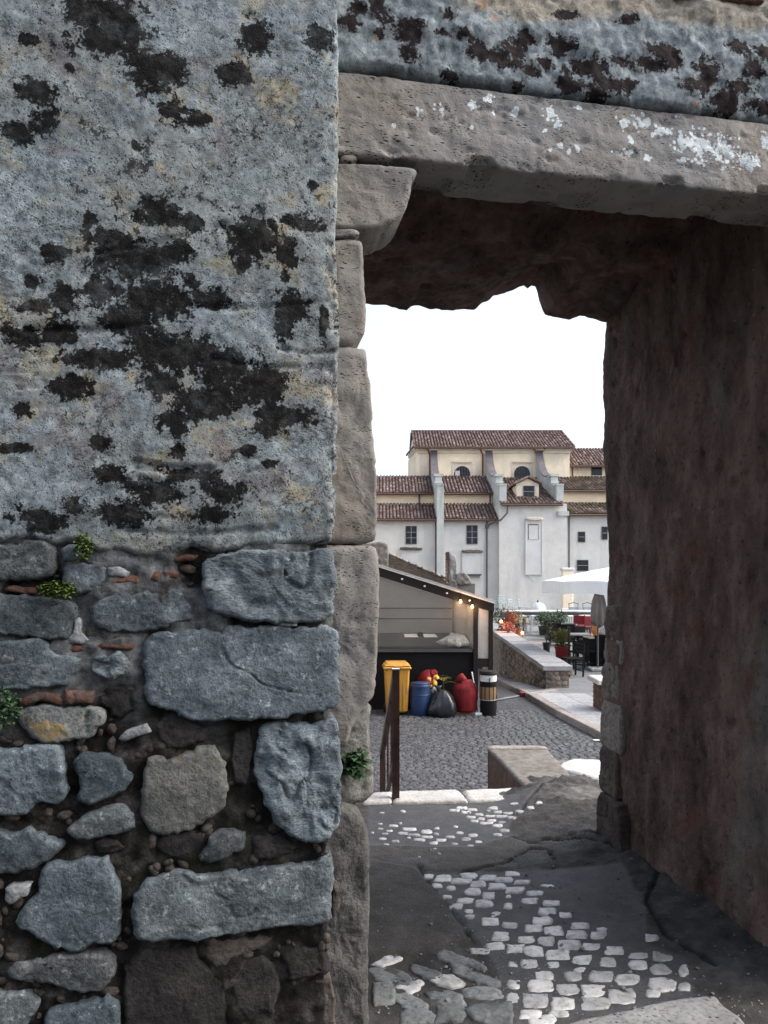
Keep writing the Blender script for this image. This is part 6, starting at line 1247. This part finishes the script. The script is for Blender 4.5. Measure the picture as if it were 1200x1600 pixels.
# stub of the wall on the right with a pale top
e = empty('wall_stub', (4.08, 14.55, ZP), 0, 'short reddish brick pier with thick white top on the pavement', 'pier'); ck = ground_at(940, 1113, ZP)
MB().bx(.06, 1.2, .0, .6, -.02, .52).build('pier_core', Mt['ledge'], e)
for row in range(6):
    for k in range(5):
        x0 = .07 + k * .23 - (row % 2) * .11; a, b = max(x0, .06), min(x0 + .215, 1.2)
        if b - a > .04: MB().bx(a, b, -.014, .02, .01 + row * .086, .01 + row * .086 + .074, bev=.004).build('brick', Mt['brick'], e)
    for k in range(3):
        a = .0 + k * .21; MB().bx(.046, .08, a, a + .195, .01 + row * .086, .01 + row * .086 + .074, bev=.004).build('brick', Mt['brick'], e)
MB().bx(-.05, 1.28, -.08, .68, .522, .62, bev=.015).build('top_slab', Mt['pale'], e); MB().bx(.27, .36, .0, .1, .622, .66).build('bolt_plate', Mt['dgrey'], e)
# ruined wall behind the stall
rw = empty('ruined_wall', (0, 24, -1.8), 0, 'ruined grey wall with sloping broken top behind the stall roof', 'wall')
RD = 24.0
def rp(pl, nm, mat, y0=0, th=.5, seed=1, **kw): return stone(nm, rw, [(sx(x, RD), sz(y, RD) + 1.8) for x, y in pl], lambda a, b, h: (a, y0 + th - h, b), th, Mt[mat], res=kw.get('res', .05), rough=.03, rnd=.05, jit=.02, seed=seed, chaikin=0)
rp([(540, 858), (600, 862), (610, 866), (650, 880), (690, 902), (712, 918), (740, 960), (740, 1070), (540, 1070)], 'wall_body', 'ruin', .05, .45, 1)
rp([(560, 850), (592, 846), (604, 849), (608, 866), (606, 890), (560, 890)], 'wall_stump', 'ruin', -.08, .6, 2)
for k in range(9):
    x0 = 608 + k * 10.2; y0 = 863.5 + k * 4.4; rp([(x0, y0), (x0 + 9.6, y0 + 4.0), (x0 + 9.6, y0 + 7.4), (x0, y0 + 3.6)], 'coping_stone', 'kerb', -.04, .62, 10 + k, res=.04)
mb = MB(); r_ = random.Random(9)
for row in range(16):
    for k in range(34):
        x = 607 + k * 2.9 + (row % 2) * 1.4; y = 868 + row * 3.6; lim = 863.5 + (x - 608) * .432 + 6
        if y > lim and y < 925: mb.bx(sx(x, RD), sx(x + 2.4, RD), -.0, .09, sz(y + 2.9, RD) + 1.8, sz(y, RD) + 1.8)
tag(mb.build('masonry_blocks', Mt['ledge'], rw), kind='stuff')
e = empty('brick_stump', (sx(704, 23), 23, -1.75), 0, 'narrow broken brick and plaster pillar stump behind the stall', 'pillar')
def ep(x): return sx(x, 23) - sx(704, 23)
stone('render_core', e, [(ep(701), sz(866, 23) + 1.75), (ep(708), sz(863, 23) + 1.75), (ep(713), sz(868, 23) + 1.75), (ep(714), sz(895, 23) + 1.75), (ep(718), 0), (ep(700), 0)], lambda a, b, h: (a, .5 - h, b), .5, Mt['coping'], res=.05, rough=.03, rnd=.05, jit=.02, seed=3)
for k in range(22):
    z0 = sz(910, 23) + 1.75 + k * .042; MB().bx(ep(697.2) + .01 * (k % 2), ep(702.5), .02, .4, z0, z0 + .033).build('brick', Mt['brick'], e)
for k, pl in enumerate([[(712, 898), (722, 893), (733, 900), (738, 915), (712, 915)], [(703, 905), (716, 908), (716, 925), (700, 925)]]):
    stone('stone', e, [(ep(x), sz(y, 23) + 1.75) for x, y in pl], lambda a, b, h: (a, .3 - h, b), .4, Mt['ruin'], res=.04, rough=.03, rnd=.06, jit=.02, seed=30 + k)
MB().bx(ep(708), ep(742), -.02, .25, 0, sz(912, 23) + 1.75).build('wall_foot', Mt['ruin'], e)

# ------------------------------------------------------------------ terrace
def tput(nm, x, D, label, cat, group=None, rz=0): return empty(nm, (sx(x, D), D, zprof(D) - .004), rz, label, cat, group)
e = tput('parasol', 961, 22, 'large open white parasol over the terrace tables', 'parasol', rz=R(8))
nC = 8; apz = sz(886, 22) - zprof(22); rz_ = sz(909, 22) - zprof(22); Rp = 2.05
MB().tube([(0, 0, 0), (0, 0, apz)], .03, 10).build('pole', Mt['strip'], e); MB().bx(-.35, .35, -.35, .35, 0, .10, bev=.02).build('base', Mt['coping'], e)
v = []; f = []; K = 7; cnr = [(Rp * math.cos(R(45 * k + 22)), Rp * math.sin(R(45 * k + 22))) for k in range(8)]
def prim(q): q = q % 8; i = int(q); t = q - i; a, b = cnr[i], cnr[(i + 1) % 8]; return (a[0] + (b[0] - a[0]) * t, a[1] + (b[1] - a[1]) * t, math.sin(math.pi * t))
M = 64
for j in range(K + 1):
    for i in range(M):
        x, y, sg = prim(i * 8 / M); q = j / K; v.append((x * q, y * q, apz + .02 - (apz - rz_) * (q ** 1.12) - .05 * sg * q * (1 - q) * 4 + 0.02 * sg * q))
for i in range(M):                                          # hanging valance
    x, y, sg = prim(i * 8 / M); r_ = .02 * math.sin(i * 1.7); v.append((x * (1.0 + r_ * .3), y * (1.0 + r_ * .3), rz_ - .33 - .02 * math.sin(i * 2.2) + .02 * sg))
for j in range(K + 1):
    for i in range(M): f.append((j * M + i, j * M + (i + 1) % M, (j + 1) * M + (i + 1) % M, (j + 1) * M + i))
mesh_obj('canopy', v, f, Mt['parasol'], e, smooth=False)
for k in range(8): MB().tube([(0, 0, apz - .03), (cnr[k][0], cnr[k][1], rz_ - .0)], .012, 5).build('rib', Mt['dgrey'], e)
e = tput('folded_parasol', 934, 20.5, 'folded beige parasol hanging limp beside the white parasol', 'parasol')
h_ = sz(917, 20.5) - zprof(20.5); lo_ = sz(978, 20.5) - zprof(20.5)
MB().tube([(0, 0, 0), (0, 0, h_ + .05)], .025, 8).build('pole', Mt['dgrey'], e); MB().bx(-.25, .25, -.25, .25, 0, .08, bev=.02).build('base', Mt['coping'], e)
blob('folded_cloth', Mt['fold'], e, (.03, 0, 0), [(.10, lo_), (.22, lo_ + .1), (.20, lo_ + .35), (.16, lo_ + .65), (.10, lo_ + .9), (.05, h_ - .05), (.03, h_)], 40, .12, 2.5, 3, fold=.16, nf=8)
# bar counter with stools
BD = 32.0; zb = zprof(BD)
e = empty('bar_counter', (sx(787, BD), BD, zb), 0, 'long narrow white-topped bar counter across the terrace', 'counter')
Lb = sx(932, BD) - sx(787, BD); top = sz(953.5, BD) - zb
MB().bx(0, Lb, -.2, .25, top - .07, top, bev=.01).build('counter_top', Mt['wtop'], e); MB().bx(.05, Lb - .05, -.16, .2, top - .2, top - .072).build('apron', Mt['dgrey'], e)
for k in range(6):
    x = .1 + k * (Lb - .2) / 5; MB().bx(x - .03, x + .03, .05, .12, 0, top - .2).build('leg', Mt['dgrey'], e)
def stool(x, D, label, mat):
    e = tput('bar_stool', x, D, label, 'stool', 'bar stools at the white counter'); h = .72
    MB().bx(-.18, .18, -.17, .17, h - .045, h, bev=.012).build('seat', Mt['wtop'], e)
    for a in (-1, 1):
        for b in (-1, 1): MB().bar((a * .19, b * .18, 0), (a * .14, b * .13, h - .04), .035).build('leg', Mt[mat], e)
    for b in (-1, 1): MB().bar((-.17, b * .16, .28), (.17, b * .16, .28), .026).build('stretcher', Mt[mat], e)
    for a in (-1, 1): MB().bar((a * .165, -.155, .40), (a * .165, .155, .40), .026).build('stretcher', Mt[mat], e)
stool(815, 31.4, 'white-topped bar stool standing beside the glowing orange lantern', 'kerb'); stool(836.5, 31.5, 'white-legged bar stool in front of the counter, beside dark plants', 'offw'); stool(893, 31.3, 'white bar stool in front of the dark red screen', 'offw')
stool(862, 31.7, 'white-topped bar stool half hidden behind the leafy dark plants', 'dgrey'); stool(912, 31.7, 'white-topped bar stool directly before the dark red screen', 'dgrey'); stool(926, 31.7, 'white-topped bar stool behind the folded parasol', 'dgrey')
e = tput('red_screen', 921, 32.6, 'dark red slatted screen standing behind the bar counter', 'screen')
for k in range(9): MB().bx(-.52 + k * .118, -.52 + k * .118 + .108, 0, .03, .02, .80).build('board', Mt['redp'], e)
MB().bx(-.52, .55, .031, .06, .6, .68).build('rail', Mt['redp'], e); MB().bx(-.52, .55, .031, .06, .1, .18).build('rail', Mt['redp'], e)
# shapes beyond the counter
def tube_chair(x, D, zoff, label, rz=0):
    e = empty('steel_chair', (sx(x, D), D, zprof(D) + zoff), rz, label, 'chair', 'pale steel chairs and tables behind the counter')
    for a in (-.2, .2):
        MB().tube([(a, -.2, 0), (a, -.18, .44), (a, .2, .44), (a, .27, .85)], .016, 6).build('frame', Mt['steel'], e); MB().tube([(a, .2, .44), (a, .24, 0)], .016, 6).build('leg', Mt['steel'], e)
    MB().bx(-.2, .2, -.2, .2, .44, .455).build('seat', Mt['steel'], e)
    for k in range(3): MB().bar((-.2, .225 + k * .018, .56 + k * .12), (.2, .225 + k * .018, .56 + k * .12), .05, .05).build('back_slat', Mt['steel'], e)
for k, (x, lb) in enumerate(((772, 'pale steel chair beside the stall post behind the counter'), (788, 'pale steel chair piled highest behind the counter'), (803, 'pale steel chair next to the tallest piled chair'), (818, 'pale steel chair beside the white covered heap'))):
    stk = .55 if k == 1 else .35
    e = tube_chair(x, 38, stk, lb, .4 * k)
tb = tput('steel_table', 795, 38.2, 'low grey plinth table carrying the piled steel chairs', 'table'); MB().bx(-1.1, 1.2, -.5, .5, .28, .345).build('table_top', Mt['dgrey'], tb)
for a in (-1, 1.1):
    for b in (-.4, .4): MB().bx(a - .03, a + .03, b - .03, b + .03, 0, .28).build('leg', Mt['dgrey'], tb)
MB().bx(-.2, .2, -.2, .2, .346, .549).build('crate', Mt['dgrey'], tb).location = (-.22, -.2, 0)
e = tput('covered_heap', 842, 37, 'white cloth-covered heap behind the bar counter', 'covered item'); blob('cloth', Mt['wtop'], e, (0, 0, 0), [(.5, 0), (.44, .3), (.34, .7), (.24, .95), (.12, 1.03), (.02, 1.06)], 26, .12, 2, 2, fold=.05, nf=6); MB().lathe((-.05, 0, 1.03), [(.05, 0), (.055, .05), (.02, .14)], 10).build('finial', Mt['dgrey'], e)
for x, lb in ((898, 'black wire chair back showing above the counter, beside the plaster pillar'), (920, 'black wire chair back showing above the counter, beside the folded parasol')):
    e = tput('wire_chair', x, 36, lb, 'chair', 'black wire chairs beyond the counter')
    for a in (-.2, .2): MB().tube([(a, -.2, 0), (a, -.18, .45), (a, .2, .45), (a * 1.1, .25, 1.05)], .014, 6).build('frame', Mt['dgrey'], e); MB().tube([(a, .2, .45), (a, .24, 0)], .014, 6).build('leg', Mt['dgrey'], e)
    MB().bx(-.2, .2, -.2, .2, .45, .47).build('seat', Mt['steel'], e); MB().tube([(-.22, .25, 1.0), (0, .29, 1.08), (.22, .25, 1.0)], .018, 6).build('back_rail', Mt['dgrey'], e); MB().bx(-.2, .2, .25, .265, .72, .86).build('back_panel', Mt['steel'], e)
e = tput('plaster_pillar', 886, 48, 'weathered yellowish plaster pillar standing before the church wall', 'pillar'); hp = sz(887, 48) - zprof(48)
MB().box((0, 0, hp / 2 - .1), (.66, .5, hp - .2), bev=.03).build('shaft', Mt['ccream'], e); MB().box((0, 0, hp - .1), (.78, .6, .2), bev=.04).build('cap', Mt['cpanel'], e); MB().box((0, 0, .15), (.8, .62, .3), bev=.03).build('foot', Mt['cpanel'], e)
# lanterns glowing among pots
def lantern(x, y, D, label):
    e = tput('lantern', x, D, label, 'lantern', 'glowing lanterns by the low wall'); hz = sz(y, D) - zprof(D)
    MB().lathe((0, 0, 0), [(.10, 0), (.12, .03), (.10, .06)], 14).build('base', Mt['bpot'], e)
    if hz > .3: MB().tube([(0, 0, .05), (0, 0, hz - .08)], .012, 6).build('stand', Mt['bpot'], e)
    MB().lathe((0, 0, hz - .06), [(.015, 0), (.04, .02), (.048, .05), (.035, .08), (.01, .095)], 14).build('glass_globe', Mt['bulb'], e, smooth=True)
    MB().lathe((0, 0, hz - .09), [(.07, 0), (.075, .015), (.06, .03)], 14).build('rim', Mt['terr'], e)
    ld = bpy.data.lights.new('lantern_light', 'POINT'); ld.energy = 9; ld.color = (1, .38, .13); ld.shadow_soft_size = .08; lo = bpy.data.objects.new('lantern_light', ld); col.objects.link(lo); lo.parent = e; lo.location = (0, -.25, hz)
lantern(783, 970, 28.5, 'glowing warm lantern among red pots next to stall post'); lantern(816, 988, 27.5, 'glowing orange lantern on dark base behind the low wall')
def potted(x, D, h, rad, pot, leaf, label, seed, n=260, size=.16, ph=.3, pr=.15, cat='plant', group='potted plants on the terrace', droop=.4, asp=3.0):
    e = tput('potted_plant', x, D, label, cat, group)
    MB().lathe((0, 0, 0), [(pr * .75, 0), (pr * .95, ph * .9), (pr * 1.06, ph * .92), (pr * 1.06, ph), (pr * .9, ph), (pr * .85, ph - .03)], 18).build('pot', Mt[pot], e); MB().lathe((0, 0, ph - .04), [(pr * .86, 0), (.01, .015)], 14).build('soil', Mt['stem'], e)
    for k in range(4): MB().tube([(0, 0, ph - .03), (rad * .3 * math.cos(k * 1.7), rad * .3 * math.sin(k * 1.7), ph + h * .4), (rad * .5 * math.cos(k * 1.7), rad * .5 * math.sin(k * 1.7), ph + h * .8)], [.012, .009, .004], 5).build('stem', Mt['stem'], e)
    leaves('foliage', Mt[leaf], e, cloud((0, 0, ph + h * .55), (rad, rad, h * .5), n, seed), size, seed, droop, asp); return e
potted(784, 29.2, .8, .4, 'terr', 'plant', 'leafy green plant in terracotta pot next to stall post', 31, 300, .16, .35, .2)
potted(794, 28.2, .40, .22, 'terr', 'redl', 'small plant in terracotta pot between two lanterns, their red light painted on its leaves', 32, 160, .12, .3, .16)  # this plant and the next: lantern glow put into the leaf colour
potted(799, 28.9, .65, .25, 'terr', 'redl', 'tall plant in terracotta pot behind the lanterns, their red light painted on its leaves', 33, 200, .13, .4, .18)
potted(808, 29.8, .60, .35, 'terr', 'dry', 'tan-leaved plant in terracotta pot near the orange lantern', 34, 220, .15, .35, .18)
potted(854, 24.6, .9, .18, 'bpot', 'plant', 'tall thin green plant in black plastic pot near wall', 35, 320, .14, .32, .13, asp=4)
potted(862, 28.6, .6, .33, 'bpot', 'plant', 'bushy dark plant in black pot before the counter', 36, 420, .16, .35, .2)
potted(872, 30.0, .6, .4, 'bpot', 'weedd', 'dark green shrub in black pot beside the white stool', 37, 420, .17, .35, .2)
potted(849, 30.6, .55, .35, 'bpot', 'weedd', 'very dark green shrub in black pot under the counter', 38, 360, .17, .35, .2)
g = potted(878, 21.6, .42, .24, 'terr', 'grass', 'tufty yellow-green grass in tall red pot beside black chair', 39, 520, .22, .52, .2, droop=.15, asp=9)
for o in g.children:
    if o.name.startswith('pot'): o.data.materials[0] = Mt['redp']
potted(876, 22.3, .55, .2, 'terr', 'redl', 'small pink-flowered plant behind the tufty grass pot', 40, 90, .09, .45, .15)
# tables and chairs
def black_chair(x, D, rz, label, hgt=.86, sheet=False):
    e = tput('black_chair', x, D, label, 'chair', 'black chairs on the terrace', rz)
    for a in (-.19, .19): MB().bar((a, -.19, 0), (a, -.18, .45), .035).build('leg', Mt['black'], e); MB().bar((a, .2, 0), (a, .23, hgt), .035).build('leg', Mt['black'], e)
    MB().bx(-.22, .22, -.22, .22, .44, .475, bev=.01).build('seat', Mt['black'], e); n_ = 3
    if sheet: MB().bx(-.22, .22, .19, .24, .44, hgt, bev=.015).build('backrest', Mt['black'], e)
    else:
        for k in range(n_): MB().bx(-.19, .19, .212, .232, .56 + k * .1, .61 + k * .1).build('back_slat', Mt['black'], e)
    for a in (-.19, .19): MB().bar((a, -.19, .2), (a, .2, .2), .022).build('stretcher', Mt['black'], e)
    for yy in (-.19, .2): MB().bar((-.19, yy, .14), (.19, yy, .14), .022).build('stretcher', Mt['black'], e); MB().bar((-.19, yy, .28), (.19, yy, .28), .022).build('stretcher', Mt['black'], e)
black_chair(904, 20.9, math.pi, 'black chair with solid backrest beside the red grass pot', .78, True); black_chair(894, 19.5, -1.3, 'black ladder-legged chair tucked behind the low wall end')
black_chair(924, 20.9, math.pi * .9, 'black slatted chair at the cloth-covered table with orange lamp'); black_chair(945, 21.0, 2.6, 'black chair at the table, beside the blue plastic bundle', .9, True)
def table(x, D, w_, mat, label, h=.78, cloth=False):
    e = tput('terrace_table', x, D, label, 'table', 'tables on the terrace')
    MB().bx(-w_ / 2, w_ / 2, -.35, .35, h - .035, h, bev=.008).build('table_top', Mt[mat], e)
    MB().tube([(0, 0, .03), (0, 0, h - .03)], .035, 8).build('pedestal', Mt['black'], e); MB().bx(-.24, .24, -.24, .24, 0, .03, bev=.008).build('foot', Mt['black'], e)
    if cloth: MB().bx(-w_ / 2 + .02, w_ / 2 - .02, -.33, .33, .12, h - .036).build('cloth_skirt', Mt['black'], e)
    return e
table(934, 21.6, .66, 'cream2', 'cream-topped table with black skirt under the orange lamp', .80, True); table(903, 22.6, .62, 'wtop', 'plain white-topped table beside the black post', .79)
p = Vector((sx(930, 21.5), 21.5, zprof(21.5) - .004 + .80)); e = empty('table_lamp', p, 0, 'orange glass table lamp standing on cream-topped table', 'lamp')
MB().lathe((0, 0, 0), [(.06, 0), (.07, .02), (.045, .05), (.085, .10), (.11, .18), (.09, .26), (.04, .31), (.02, .33)], 18).build('glass_body', Mt['orange'], e, smooth=True); MB().tube([(-.09, 0, .12), (-.14, 0, .24), (-.07, 0, .34), (.02, 0, .35)], .014, 6).build('handle', Mt['kerb'], e)
p = Vector((sx(945, 21.9), 21.9, zprof(21.9) - .004)); e = empty('plastic_bundle', p, 0, 'crumpled blue plastic bundle on a black stand beside the table', 'bundle')
MB().bx(-.28, .28, -.2, .2, 0, .84, bev=.01).build('stand', Mt['black'], e); blob('blue_plastic', Mt['bluew'], e, (0, 0, .84), [(.24, 0), (.28, .05), (.22, .13), (.10, .19), (.03, .21)], 28, .2, 5, 4, fold=.06, nf=7)
e = tput('black_post', 889, 21.0, 'slim black post with ball top beside grass pot', 'post'); MB().tube([(0, 0, 0), (0, 0, 1.06)], .035, 10).build('shaft', Mt['bpot'], e); MB().lathe((0, 0, 1.06), [(.03, 0), (.05, .03), (.05, .06), (.02, .09)], 12).build('ball', Mt['bpot'], e)
MB().lathe((0, 0, 0), [(.09, 0), (.09, .02), (.04, .05)], 12).build('foot', Mt['bpot'], e)
def red_chair(x, D, rz, label):
    e = tput('red_chair', x, D, label, 'chair', 'red chairs on the terrace', rz)
    for a in (-.2, .2): MB().bar((a, -.2, 0), (a, -.2, .46), .035).build('leg', Mt['redp'], e); MB().bar((a, .2, 0), (a, .22, .88), .035).build('leg', Mt['redp'], e)
    MB().bx(-.23, .23, -.22, .22, .44, .48, bev=.01).build('seat', Mt['redp'], e); MB().bx(-.2, .2, .195, .225, .54, .86, bev=.01).build('backrest', Mt['redp'], e)
red_chair(905, 29.5, 2.9, 'red chair before the dark red screen, beside white stool'); red_chair(918, 29.0, 3.3, 'red chair behind the orange table lamp'); red_chair(801, 30.3, 2.6, 'red chair behind the two glowing lanterns')
black_chair(868, 26.5, 2.8, 'black chair behind the tufty grass pot'); black_chair(912, 24.2, .4, 'black chair behind the plain white-topped table', .86, True); black_chair(951, 23.6, .2, 'black chair under the white parasol, behind the blue bundle', .9, True)
table(880, 26.8, .7, 'tabletop', 'dark-topped table behind the grass pot', .76, True)
# ------------------------------------------------------------------ unseen house added behind the viewer to keep the sky off the gate
hs = empty('unseen_shade_house', (0, -6.0, 0), R(10.4), 'unseen grey house added across the lane to shade the gateway', 'house')
MB().bx(-9, 9, -5, 0, -.05, 5.5).build('wall', Mt['ruin'], hs)
MB().bx(-9.3, 9.3, -5.3, .45, 5.5, 5.7).build('eaves', Mt['gutter'], hs)
for k in range(5):
    for z0 in (1.0, 3.6):
        x0 = -7 + k * 3.4; w_ = MB().bx(x0, x0 + 1.0, .002, .06, z0, z0 + 1.5).build('window', Mt['wframe'], hs)
        for a in (0, 1): MB().bx(x0 + .06 + a * .46, x0 + .48 + a * .46, .061, .075, z0 + .06, z0 + 1.44).build('pane', Mt['glass'], w_)
        MB().bx(x0 - .1, x0 + 1.1, .002, .16, z0 - .1, z0 - .002).build('sill', Mt['ctrim'], w_)

# ------------------------------------------------------------------ houses on the left side of the street, hidden behind the jamb from here
def house(nm, x0, x1, y0, y1, z0, h, label, wallm, ridge_x=True):
    e = empty(nm, ((x0 + x1) / 2, (y0 + y1) / 2, z0), 0, label, 'house'); a, b = (x1 - x0) / 2, (y1 - y0) / 2
    MB().bx(-a, a, -b, b, 0, h).build('wall', Mt[wallm], e); rh = (b if ridge_x else a) * .42; mb = MB()
    A_, B_ = a + .35, b + .35
    if ridge_x: prof = [(-B_, h - .1), (0, h + rh), (B_, h - .1)]; pts = lambda u, p: (u * A_, p[0], p[1])
    else: prof = [(-A_, h - .1), (0, h + rh), (A_, h - .1)]; pts = lambda u, p: (p[0], u * B_, p[1])
    for p, q in ((prof[0], prof[1]), (prof[1], prof[2])):
        v = [pts(-1, p), pts(1, p), pts(1, q), pts(-1, q)]; v += [(x, y, z + .14) for x, y, z in v]; mb.add(v, [(3, 2, 1, 0), (4, 5, 6, 7), (0, 1, 5, 4), (1, 2, 6, 5), (2, 3, 7, 6), (3, 0, 4, 7)])
    rf = fixn(mb.build('roof', Mt['tilebed'], e)); mb = MB(); n = int((2 * A_ if ridge_x else 2 * B_) / .25); r = random.Random(len(label))
    for p, q in ((prof[0], prof[1]), (prof[2], prof[1])):
        for k in range(n):
            u = -1 + 2 * (k + .5) / n; P, Q = Vector(pts(u, p)), Vector(pts(u, q)); mb.tube([P + Vector((0, 0, .16)), Q + Vector((0, 0, .16))], .085, 6)
    mb.fa = [r.random() for _ in mb.f]; t = mb.build('tiles', Mt['tile'], rf, fattr='rnd'); t['kind'] = 'stuff'
    g = MB()
    for s_ in (-1, 1):
        if ridge_x: g.add([(s_ * a, -b, h), (s_ * a, b, h), (s_ * a, 0, h + rh - .1)], [(0, 1, 2)])
        else: g.add([(-a, s_ * b, h), (a, s_ * b, h), (0, s_ * b, h + rh - .1)], [(0, 1, 2)])
    g.build('gable', Mt[wallm], e)
    def win(cx, cy, zc, along_x, sgn):
        d = (.9, .05) if along_x else (.05, .9); o = (0, sgn * .03) if along_x else (sgn * .03, 0)
        w_ = MB().box((cx + o[0], cy + o[1], zc), (d[0], d[1], 1.35)).build('window', Mt['wframe'], e)
        for q in (-.22, .22): MB().box((cx + o[0] * 2.1 + (q if along_x else 0), cy + o[1] * 2.1 + (0 if along_x else q), zc), ((.36, .012, 1.2) if along_x else (.012, .36, 1.2))).build('pane', Mt['glass'], w_)
        MB().box((cx + o[0] * 2, cy + o[1] * 2, zc - .74), ((1.15, .2, .1) if along_x else (.2, 1.15, .1))).build('sill', Mt['ctrim'], w_)
    for zc in np.arange(2.4, h - .8, 2.9):
        for k in range(max(1, int(2 * a / 2.8))): win(-a + 1.5 + k * 2.8, -b, zc, True, -1)
        for k in range(max(1, int(2 * b / 3))): win(a, -b + 1.5 + k * 3, zc, False, 1)
house('street_house', -9.5, -1.75, 14.2, 22.5, ZS - .5, 6.0, 'plain ochre-plastered house that the stall leans against', 'ccream', False)
house('town_house', -12.5, -3.5, 30, 40, -2.7, 9.0, 'taller pale house further down the street', 'cwhite', True)
house('town_house', -26, -9.2, 45, 58, -2.7, 8.5, 'broad cream house next to the church', 'ccream', True)
